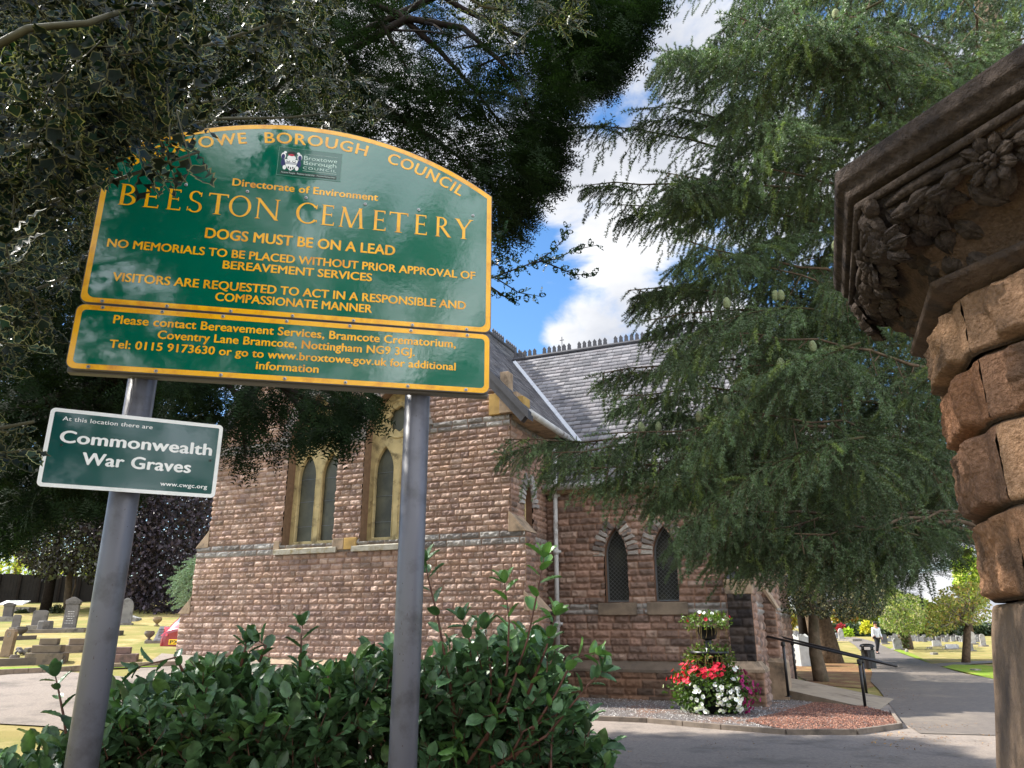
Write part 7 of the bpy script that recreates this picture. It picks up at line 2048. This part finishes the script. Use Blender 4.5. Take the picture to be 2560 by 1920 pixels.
fc_ = fill([(1580, -60), (2260, -60), (2260, 80), (1820, 380), (1810, 640), (1860, 660), (1995, 740), (2040, 950), (2060, 1100), (1960, 1190), (1740, 1215), (1640, 1190), (1560, 1110), (1560, 1010), (1590, 880), (1620, 740), (1600, 560), (1580, 420), (1580, 300)], 3600, 7.4, 10.6, RC)
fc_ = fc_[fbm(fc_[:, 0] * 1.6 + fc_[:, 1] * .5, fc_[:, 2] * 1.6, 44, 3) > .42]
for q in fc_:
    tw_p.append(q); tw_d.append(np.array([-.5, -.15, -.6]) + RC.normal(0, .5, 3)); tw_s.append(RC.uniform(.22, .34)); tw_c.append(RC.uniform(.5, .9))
tw_p = np.array(tw_p); w_ = proj(tw_p + nrm(np.array(tw_d)) * .1); ok = in_poly(w_[:, 0], w_[:, 1], SKIRT); tw_p = tw_p[ok]
tw_d, tw_s, tw_c = np.array(tw_d)[ok], np.array(tw_s)[ok], np.array(tw_c)[ok]
tw_d = nrm(np.array(tw_d)); tw_s = np.array(tw_s); tw_c = np.array(tw_c)
w = RC.integers(0, 3, len(tw_p)); print('cedar twigs', len(tw_p))
for k in range(3):
    s = w == k; n = s.sum()
    c = tw_c[s][:, None] * RC.uniform(.75, 1.25, (n, 1)) * np.array([[1.0, 1.0, 1.0]]) * np.where(RC.uniform(0, 1, (n, 1)) < .12, np.array([[1.5, 1.35, .8]]), np.array([[1.0, 1, 1]]))
    scatter('crown', CT[k], tw_p[s] - CO, tw_d[s], RC.normal(0, .4, (n, 3)) + [0, 0, 1], tw_s[s], [M_ced, M_bark], cedar, c)
cl.build('branch', [M_bark], cedar, True)
bm_ = MB(); limb(bm_, [(0, 0, -.2), (.0, .05, .6), (0, 0, 3), (.1, 0, 8), (0, 0, 13)], .42, .12, 16); bm_.build('trunk', [M_bark], cedar, True)
def cone(c, s, parent):
    m = MB(); prof = [(.02, 0)]
    for i in range(18):
        t = i / 17; r_ = .33 * math.sin(PI * (.12 + .80 * t)) ** .6; prof += [(r_ * (1.05 if i % 2 else .93), t)]
    prof.append((.05, 1.02)); m.lathe([(r_ * s, z * s) for r_, z in prof], 12, tuple(c)); return m.build('cone', [M_cone], parent, True)
for (u, v, Y) in ((1355, 925, 6.9), (1407, 908, 6.7), (1413, 940, 6.6), (1436, 890, 6.8), (1500, 860, 7), (1514, 855, 7.0), (1790, 808, 5.9), (1745, 140, 5.2), (1780, 28, 5.0), (1786, 50, 5.1), (1898, 12, 5), (1794, 560, 5.6), (1783, 566, 5.6), (1700, 575, 6.2), (1714, 572, 6.2), (1690, 590, 6.3), (1705, 595, 6.3), (1688, 720, 6.2), (1660, 815, 6.3), (1672, 800, 6.3), (1560, 725, 6.8), (1990, 18, 5), (1340, 1005, 6.8)):
    ap = np.array(AXP); sp_ = proj(ap); dd_ = np.hypot(sp_[:, 0] - u, sp_[:, 1] - v) + 40 * np.maximum(ap[:, 1] - Y, 0)
    c_ = ap[np.argmin(dd_)]
    if dd_.min() < 70: cone(c_ + RC.normal(0, .03, 3) * [1, 1, .3] - CO, .092, cedar)

# ------------------------------------------------------------------ far layered cedar, evergreen with pale trunk
def leaf_tree(name, label, base, group, trunk, crowns, cat='tree'):
    """trunk: list of (points, r0, r1, material); crowns: list of (points, size, colours, material, droop)"""
    base = np.array(base, float)
    t = thing(name, label, cat, tuple(base), 0, group)
    if trunk:
        for pts, r0, r1, m_ in trunk:
            m = MB(); limb(m, [np.array(v) - base for v in pts], r0, r1, 9); m.build('trunk', [m_], t, True)
    for pts, size, cols, m_, dr in crowns:
        n = len(pts); r_ = np.random.default_rng(n + 7)
        c = np.array(cols)[r_.integers(0, len(cols), n)] * r_.uniform(.7, 1.3, (n, 1))
        scatter('crown', QUADLEAF, pts - base, r_.normal(0, 1, (n, 3)) + dr, r_.normal(0, .6, (n, 3)) + [0, 0, 1], size * r_.uniform(.6, 1.3, n), [m_], t, c)
    return t
M_lv = mat('broad leaves', (1, 1, 1), .6, .12, 5, attr=True, spec=.3, trans=.35)
M_lvd = mat('dark broad leaves', (1, 1, 1), .5, .12, 5, attr=True, spec=.3, trans=.1)
R2 = np.random.default_rng(9)
z2p = lambda *p: [Z2(*q) for q in p]
b = PG(*Z2(650, 815)); cb_ = b
far = thing('layered_cedar', 'farther dark cedar with flat layered boughs and thick trunk beside the drive', 'tree', tuple(b))
FR = [(1640, 1000), (2110, 980), (2110, 1200), (2000, 1225), (1960, 1262), (1870, 1295), (1700, 1260), (1640, 1180)]
p = fill(FR, 5200, 31, 42, R2)
lay = np.round((p[:, 2] + .05 * np.abs(p[:, 0] - b[0])) / .9 + .3 * np.sin(p[:, 1])) * .9 - .05 * np.abs(p[:, 0] - b[0])
p[:, 2] = np.where(R2.uniform(0, 1, len(p)) < .8, lay + R2.normal(0, .10, len(p)), p[:, 2])
p2 = fill([(1500, 700), (2200, 700), (2200, 1000), (1500, 1050)], 2600, 31, 42, R2); p = np.concatenate([p, p2])
d = nrm(np.stack([R2.normal(.2, 1, len(p)), R2.normal(0, .8, len(p)), R2.normal(-.15, .15, len(p))], 1))
wv = R2.integers(0, 3, len(p))
M_fc = mat('far cedar needle', srgb(40, 56, 40), .6, .25, 3, attr=True, spec=.2, trans=.2)
for k in range(3):
    s = wv == k; scatter('crown', YS[k], p[s] - b, d[s], R2.normal(0, .15, (s.sum(), 3)) + [0, 0, 1], np.stack([R2.uniform(.7, 1.2, s.sum())] * 3, 1), [M_fc], far, np.ones((s.sum(), 3)) * R2.uniform(.6, 1.3, (s.sum(), 1)))
m = MB(); limb(m, [np.array(v) for v in ((.15, 0, -.3), (.05, 0, .5), (-.15, 0, 2.0), (-.3, .0, 4), (-.35, 0, 9), (-.3, 0, 14))], .72, .3, 14); m.build('trunk', [M_bark], far, True)
m = MB(); bl = P(*Z2(478, 640), b[1] + 1) - b; limb(m, [(bl[0], .8, -.3), (bl[0] - .05, .8, 2), (bl[0] - .3, .8, 6)], .28, .2, 10); m.build('trunk', [M_bark_dark], far, True)
m = MB()
for i in range(26):
    e = p[R2.integers(len(p))] - b; limb(m, curve_pts((-.2, 0, max(2, e[2] - .2)), e, .3, 6, .05, R2), .12, .03, 6)
m.build('branch', [M_bark_dark], far, True)
b = PG(*Z2(612, 962))
tp = [P(*Z2(615, 962), b[1]), P(*Z2(590, 850), b[1]), P(*Z2(565, 740), b[1]), P(*Z2(552, 600), b[1]), P(*Z2(548, 430), b[1]), P(*Z2(560, 250), b[1])]
tp[0][2] -= .15
cr_ = fill(z2p((215, 380), (200, 60), (400, -80), (900, -60), (1080, 120), (1130, 330), (1090, 420), (1000, 465), (900, 440), (800, 485), (700, 430), (620, 470), (560, 430), (480, 445), (330, 420), (260, 440)), 17000, 21.8, 28.5, R2)
cols = [srgb(46, 54, 34), srgb(58, 66, 40), srgb(76, 80, 50), srgb(36, 42, 28), srgb(134, 128, 88)]
ev_t = leaf_tree('evergreen_tree', 'round dark variegated evergreen with pale grey trunk near the ramp', b, None, [(tp, .24, .12, M_bark_pale)], [(cr_, .085, cols, M_lvd, [0, 0, -.1])])
m = MB()
for tgt in ((300, 300), (700, 250), (900, 380), (400, 200), (620, 180), (1000, 360)):
    e = P(*Z2(*tgt), b[1] + R2.uniform(-2, 2)) - b; limb(m, curve_pts(tp[4] - b, e, .3, 6, .04, R2), .09, .02, 6)
m.build('branch', [M_bark_pale], ev_t, True)

# ------------------------------------------------------------------ back left: copper beech, pale stem tree, lime foliage behind the fence
b = PG(*ZL(1480, 560)); b = P(*ZL(1480, 600), 42); b[2] = float(terr(b[0], b[1]))
LB_ = [(200, 900), (480, 940), (470, 1080), (458, 1200), (442, 1290), (405, 1340), (330, 1352), (300, 1320), (262, 1290), (250, 1200), (150, 1120)]
cp = fill(LB_, 24000, 37, 45, R2)
purp = [srgb(48, 40, 46), srgb(62, 52, 60), srgb(38, 32, 38), srgb(74, 64, 70)]
leaf_tree('copper_beech', 'dark purple leaved beech hanging low beside the chapel corner', b, None, [([b - [0, 0, .2], b + [0.1, 0, 3], b + [0, 0, 8]], .5, .3, M_bark_dark)], [(cp, .24, purp, M_lvd, [0, 0, -.6])])
b2 = P(*ZL(735, 430), 41); b2[2] = float(terr(b2[0], b2[1]))
cp2 = fill([(-40, 1060), (250, 1050), (240, 1240), (200, 1262), (150, 1235), (100, 1255), (60, 1225), (30, 1195), (-40, 1190)], 12000, 37, 44, R2)
zt = P(*ZL(720, 130), 41)
leaf_tree('beech_tree', 'dark leaved tree with slender pale twisted trunk before the fence', b2, None, [([b2 - [0, 0, .2], b2 + [-.12, 0, .8], b2 + [-.2, 0, 1.6], b2 + [-.05, 0, 2.6], b2 + [0, 0, 5]], .2, .12, M_bark_pale), ([b2 + [.1, -.1, .3], b2 + [.25, -.1, 1.2], b2 + [.1, -.1, 2.4]], .05, .03, M_bark_pale)],
          [(cp2, .22, [srgb(40, 42, 34), srgb(56, 54, 46), srgb(34, 32, 32), srgb(70, 76, 46)], M_lvd, [0, 0, -.5])])
b3 = P(*ZL(500, 440), 40); b3[2] = float(terr(b3[0], b3[1]))
leaf_tree('slender_tree', 'slim dark trunked tree standing against the fence at far left', b3, None, [([b3 - [0, 0, .3], b3 + [0, 0, 2], b3 + [.1, 0, 5]], .28, .2, M_bark_dark)], [(fill([(80, 1090), (180, 1090), (190, 1215), (100, 1222)], 700, 38, 42, R2), .15, purp, M_lvd, [0, 0, -.5])])
b4 = P(*ZL(150, 300), 62); b4[2] = float(terr(b4[0], b4[1]))
leaf_tree('lime_green_tree', 'sunlit yellow green tree beyond the dark fence at far left', b4, None, [([b4, b4 + [0, 0, 6]], .3, .2, M_bark)], [(fill([(-60, 1120), (240, 1120), (250, 1262), (-60, 1250)], 3600, 56, 66, R2), .34, [srgb(176, 180, 70), srgb(140, 160, 56), srgb(110, 134, 50), srgb(196, 186, 90)], M_lv, [0, 0, -.2])])
b5 = P(470, 1400, 27.5); b5[2] = 1.0
bc_p = np.array([.12, 0, 0]) + fill([(375, 1262), (385, 1235), (425, 1200), (470, 1190), (470, 1270), (415, 1262), (412, 1290), (392, 1306), (385, 1285)], 300, 25.6, 28, R2)
bcd = thing('blue_cedar', 'pale blue green cedar bough peeping past the left corner of the chapel', 'tree', tuple(b5))
scatter('crown', CT[0], bc_p - b5, nrm(np.array([-.7, -.1, -.4]) + R2.normal(0, .35, (len(bc_p), 3))), R2.normal(0, .3, (len(bc_p), 3)) + [0, 0, 1], R2.uniform(.3, .5, len(bc_p)), [mat('blue cedar needle', srgb(118, 140, 116), .6, .2, 5, trans=.2), M_bark], bcd, np.ones((len(bc_p), 3)))
m = MB(); limb(m, [(1.2, 0, -1), (1.2, 0, 6)], .25, .15, 9); m.build('trunk', [M_bark], bcd, True)
m = MB(); limb(m, curve_pts((1.2, 0, 2.4), P(385, 1262, 26.6) - b5, .3, 7), .06, .01, 6); m.build('branch', [M_bark], bcd, True)
b6 = P(200, 1200, 60); b6[2] = float(terr(b6[0], b6[1]))
leaf_tree('evergreen_tree', 'massed dark evergreen filling the sky gaps behind the fence and beeches', b6, None, [([b6, b6 + [0, 0, 9]], .5, .2, M_bark_dark)], [(fill([(-80, 600), (470, 700), (470, 1230), (260, 1235), (255, 1110), (-80, 1110)], 9000, 54, 62, R2), .62, [srgb(36, 44, 30), srgb(28, 34, 26), srgb(46, 54, 34)], M_lvd, [0, 0, -.3])])
# shrubs at the foot of the far fence
for i, (x, y, w, h, lab) in enumerate(((600, 555, 140, 90, 'low dark shrub behind the tall cornice headstone'), (230, 560, 130, 40, 'dark ground ivy clump behind the white sloping board'))):
    b = PG(*ZL(x, y)); b[1] = min(b[1], 38); b = P(*ZL(x, y), b[1]); b[2] = float(terr(b[0], b[1])); s = pxsize(w / 4.254 / K, b[1]); hh = pxsize(h / 4.254 / K, b[1])
    q = R2.normal(0, 1, (700, 3)); q = nrm(q) * R2.uniform(.4, 1, (700, 1)); q[:, 2] = np.abs(q[:, 2]); q = q * np.array([s / 2, s / 2, hh]) + b
    leaf_tree('shrub', lab, b, 'low shrubs at the back of the left cemetery', None, [(q, .10, [srgb(50, 60, 36), srgb(66, 74, 44), srgb(40, 46, 30)], M_lvd, [0, 0, 0])], 'shrub')

# ------------------------------------------------------------------ right background: young tree, ivy tree, tree belt, hedge, shrubs
b = PG(*Z2(1752, 815)); Yb = b[1]
tk = [P(*Z2(*q), Yb) for q in ((1752, 818), (1755, 740), (1760, 640), (1762, 560), (1775, 520), (1800, 480))]
cy = fill(z2p((1425, 560), (1440, 440), (1470, 330), (1560, 240), (1680, 190), (1900, 170), (1950, 300), (1950, 480), (1860, 520), (1780, 500), (1700, 500), (1640, 560), (1570, 580), (1500, 600), (1450, 610)), 2600, Yb - 4, Yb + 4, R2)
yl = [srgb(178, 176, 98), srgb(152, 160, 84), srgb(196, 186, 110), srgb(196, 160, 92), srgb(132, 144, 76)]
yt = leaf_tree('young_tree', 'young thin crowned tree turning yellow between drive and gate pier', b, None, [(tk, .19, .13, M_bark)], [(cy, .15, yl, M_lv, [0, 0, -.2])])
m = MB()
for i in range(60):
    e = cy[R2.integers(len(cy))] - b; limb(m, curve_pts(tk[-2] - b, e, .25, 6, .06, R2), .05, .008, 5)
m.build('branch', [mat('pale grey twigs', srgb(150, 138, 120), .9, .2)], yt, True)
b = PG(*Z2(1280, 706)); Yb = b[1]
ci_ = fill(z2p((1075, 500), (1085, 400), (1130, 310), (1220, 250), (1330, 265), (1430, 330), (1450, 460), (1410, 550), (1300, 590), (1180, 560), (1110, 540)), 3800, Yb - 5, Yb + 5, R2)
ti = [P(*Z2(*q), Yb) for q in ((1282, 710), (1275, 640), (1250, 540), (1225, 450), (1215, 360))]
it = leaf_tree('ivy_clad_tree', 'weeping tree with ivy clad trunk among the right hand graves', b, None, [(ti, .5, .25, M_bark)], [(ci_, .24, [srgb(118, 136, 62), srgb(150, 150, 84), srgb(96, 112, 56), srgb(132, 128, 96)], M_lv, [0, 0, -.8])])
iv = fill(z2p((1240, 690), (1235, 560), (1220, 430), (1260, 430), (1300, 560), (1310, 690), (1300, 712), (1250, 712)), 1300, Yb - .7, Yb + .7, R2)
scatter('ivy', QUADLEAF, iv - b, R2.normal(0, 1, iv.shape), R2.normal(0, 1, iv.shape), .18 * R2.uniform(.6, 1.2, len(iv)), [M_lvd], it, np.array(srgb(78, 88, 44)) * R2.uniform(.6, 1.3, (len(iv), 1)))
belt = [((560, 585), (520, 480, 150, 130), 75, [srgb(170, 140, 60), srgb(150, 150, 70), srgb(120, 130, 60)], 'orange tinted tree left of the drive behind the trunks'),
        ((330, 590), (330, 470, 190, 140), 70, [srgb(176, 164, 80), srgb(140, 150, 70), srgb(160, 130, 60)], 'yellowing tree between chapel end and dark trunk'),
        ((800, 580), (790, 450, 190, 170), 105, [srgb(150, 130, 60), srgb(104, 120, 50), srgb(170, 120, 56)], 'brown green tree at the far end of the drive'),
        ((960, 580), (960, 380, 220, 260), 110, [srgb(112, 130, 52), srgb(150, 156, 70), srgb(90, 110, 46)], 'broad green tree above the walking man'),
        ((1150, 580), (1130, 340, 260, 280), 120, [srgb(130, 142, 60), srgb(96, 116, 50), srgb(160, 160, 80)], 'tall green tree behind the ivy clad tree'),
        ((1420, 580), (1400, 420, 260, 220), 115, [srgb(120, 134, 60), srgb(154, 150, 76), srgb(98, 110, 52)], 'olive green tree left behind the young tree'),
        ((1660, 585), (1650, 430, 260, 260), 110, [srgb(136, 140, 70), srgb(110, 120, 56), srgb(160, 150, 84)], 'olive tree right behind the young tree crown'),
        ((1790, 585), (1780, 150, 240, 520), 70, [srgb(160, 176, 62), srgb(130, 158, 56), srgb(186, 190, 90)], 'tall bright yellow green tree beside the gate pier')]
for (bx, by), (cx, cy_, w, h), Y, cols, lab in belt:
    b = P(*Z2(bx, by), Y); b[2] = float(terr(b[0], b[1]))
    c0 = P(*Z2(cx, cy_), Y); rx = pxsize(w / 3.16 / K, Y) / 2; rz = pxsize(h / 3.16 / K, Y) / 2
    q = nrm(R2.normal(0, 1, (2600, 3))) * (R2.uniform(.35, 1, (2600, 1)) ** .6); q *= (1 + .35 * (fbm(q[:, 0] * 3 + bx, q[:, 2] * 3 + q[:, 1] * 2, 3, 3) - .5))[:, None] * np.array([rx, rx, rz]); q = q + c0
    leaf_tree('broadleaf_tree', lab, b, 'trees along the far edge of the cemetery', [([b, b + [0, 0, (c0[2] - b[2])]], .3, .15, M_bark)], [(q, .0052 * Y, cols, M_lv, [0, 0, -.2])])
b = P(*Z2(1300, 575), 100); b[2] = 0
hx0, hx1 = P(*Z2(600, 560), 100)[0], P(*Z2(2200, 560), 100)[0]; zt = P(*Z2(1300, 530), 100)[2] + .3
q = np.stack([R2.uniform(hx0, hx1, 9000), R2.uniform(99, 101.5, 9000), R2.uniform(.0, zt, 9000)], 1)
leaf_tree('clipped_hedge', 'long dark clipped hedge closing the cemetery on the right', b, None, None, [(q, .5, [srgb(50, 66, 40), srgb(38, 50, 30), srgb(66, 80, 46)], M_lvd, [0, 0, 0])], 'hedge')
for x, y, w, h, Y, cols, lab in ((820, 588, 80, 46, 80, [srgb(180, 196, 60), srgb(150, 176, 50)], 'bright lime green shrub at the drive edge'), (768, 552, 60, 40, 82, [srgb(176, 50, 70), srgb(150, 60, 70)], 'crimson leaved bush beyond the pale gothic headstone'),
                                 (975, 562, 100, 76, 75, [srgb(206, 190, 60), srgb(180, 180, 60)], 'yellow leaved bush just left of the walking man')):
    b = P(*Z2(x, y), Y); b[2] = float(terr(b[0], b[1])); s = pxsize(w / 3.16 / K, Y) / 2; hh = pxsize(h / 3.16 / K, Y)
    q = nrm(R2.normal(0, 1, (600, 3))) * R2.uniform(.5, 1, (600, 1)); q[:, 2] = np.abs(q[:, 2]); q = q * np.array([s, s, hh]) + P(*Z2(x, y), Y)
    leaf_tree('shrub', lab, b, 'colourful bushes along the drive', None, [(q, .3, cols, M_lv, [0, 0, 0])], 'shrub')
# street tree behind the viewer: the sign's gloss mirrors its leaves against the sky
sb = np.array([2.5, -7.0, 0])
q = np.stack([R2.uniform(-6, 6, 20000), R2.uniform(-6.2, -4.6, 20000), R2.uniform(2.2, 9, 20000)], 1)
kq = fbm(q[:, 0] * 1.8, q[:, 2] * 1.8, 77, 4) > .465
q = q[kq]
leaf_tree('street_tree', 'broad leaved street tree behind the viewer, mirrored in the glossy sign', sb, None, [([sb, sb + [0, 0, 4], sb + [.2, 0, 8]], .22, .1, M_bark)], [(q, .24, [srgb(70, 90, 44), srgb(86, 104, 50), srgb(56, 74, 38)], M_lv, [0, 0, -.3])])
print('objects', len(bpy.data.objects), 'tris', sum(len(o.data.polygons) for o in bpy.data.objects if o.type == 'MESH'))
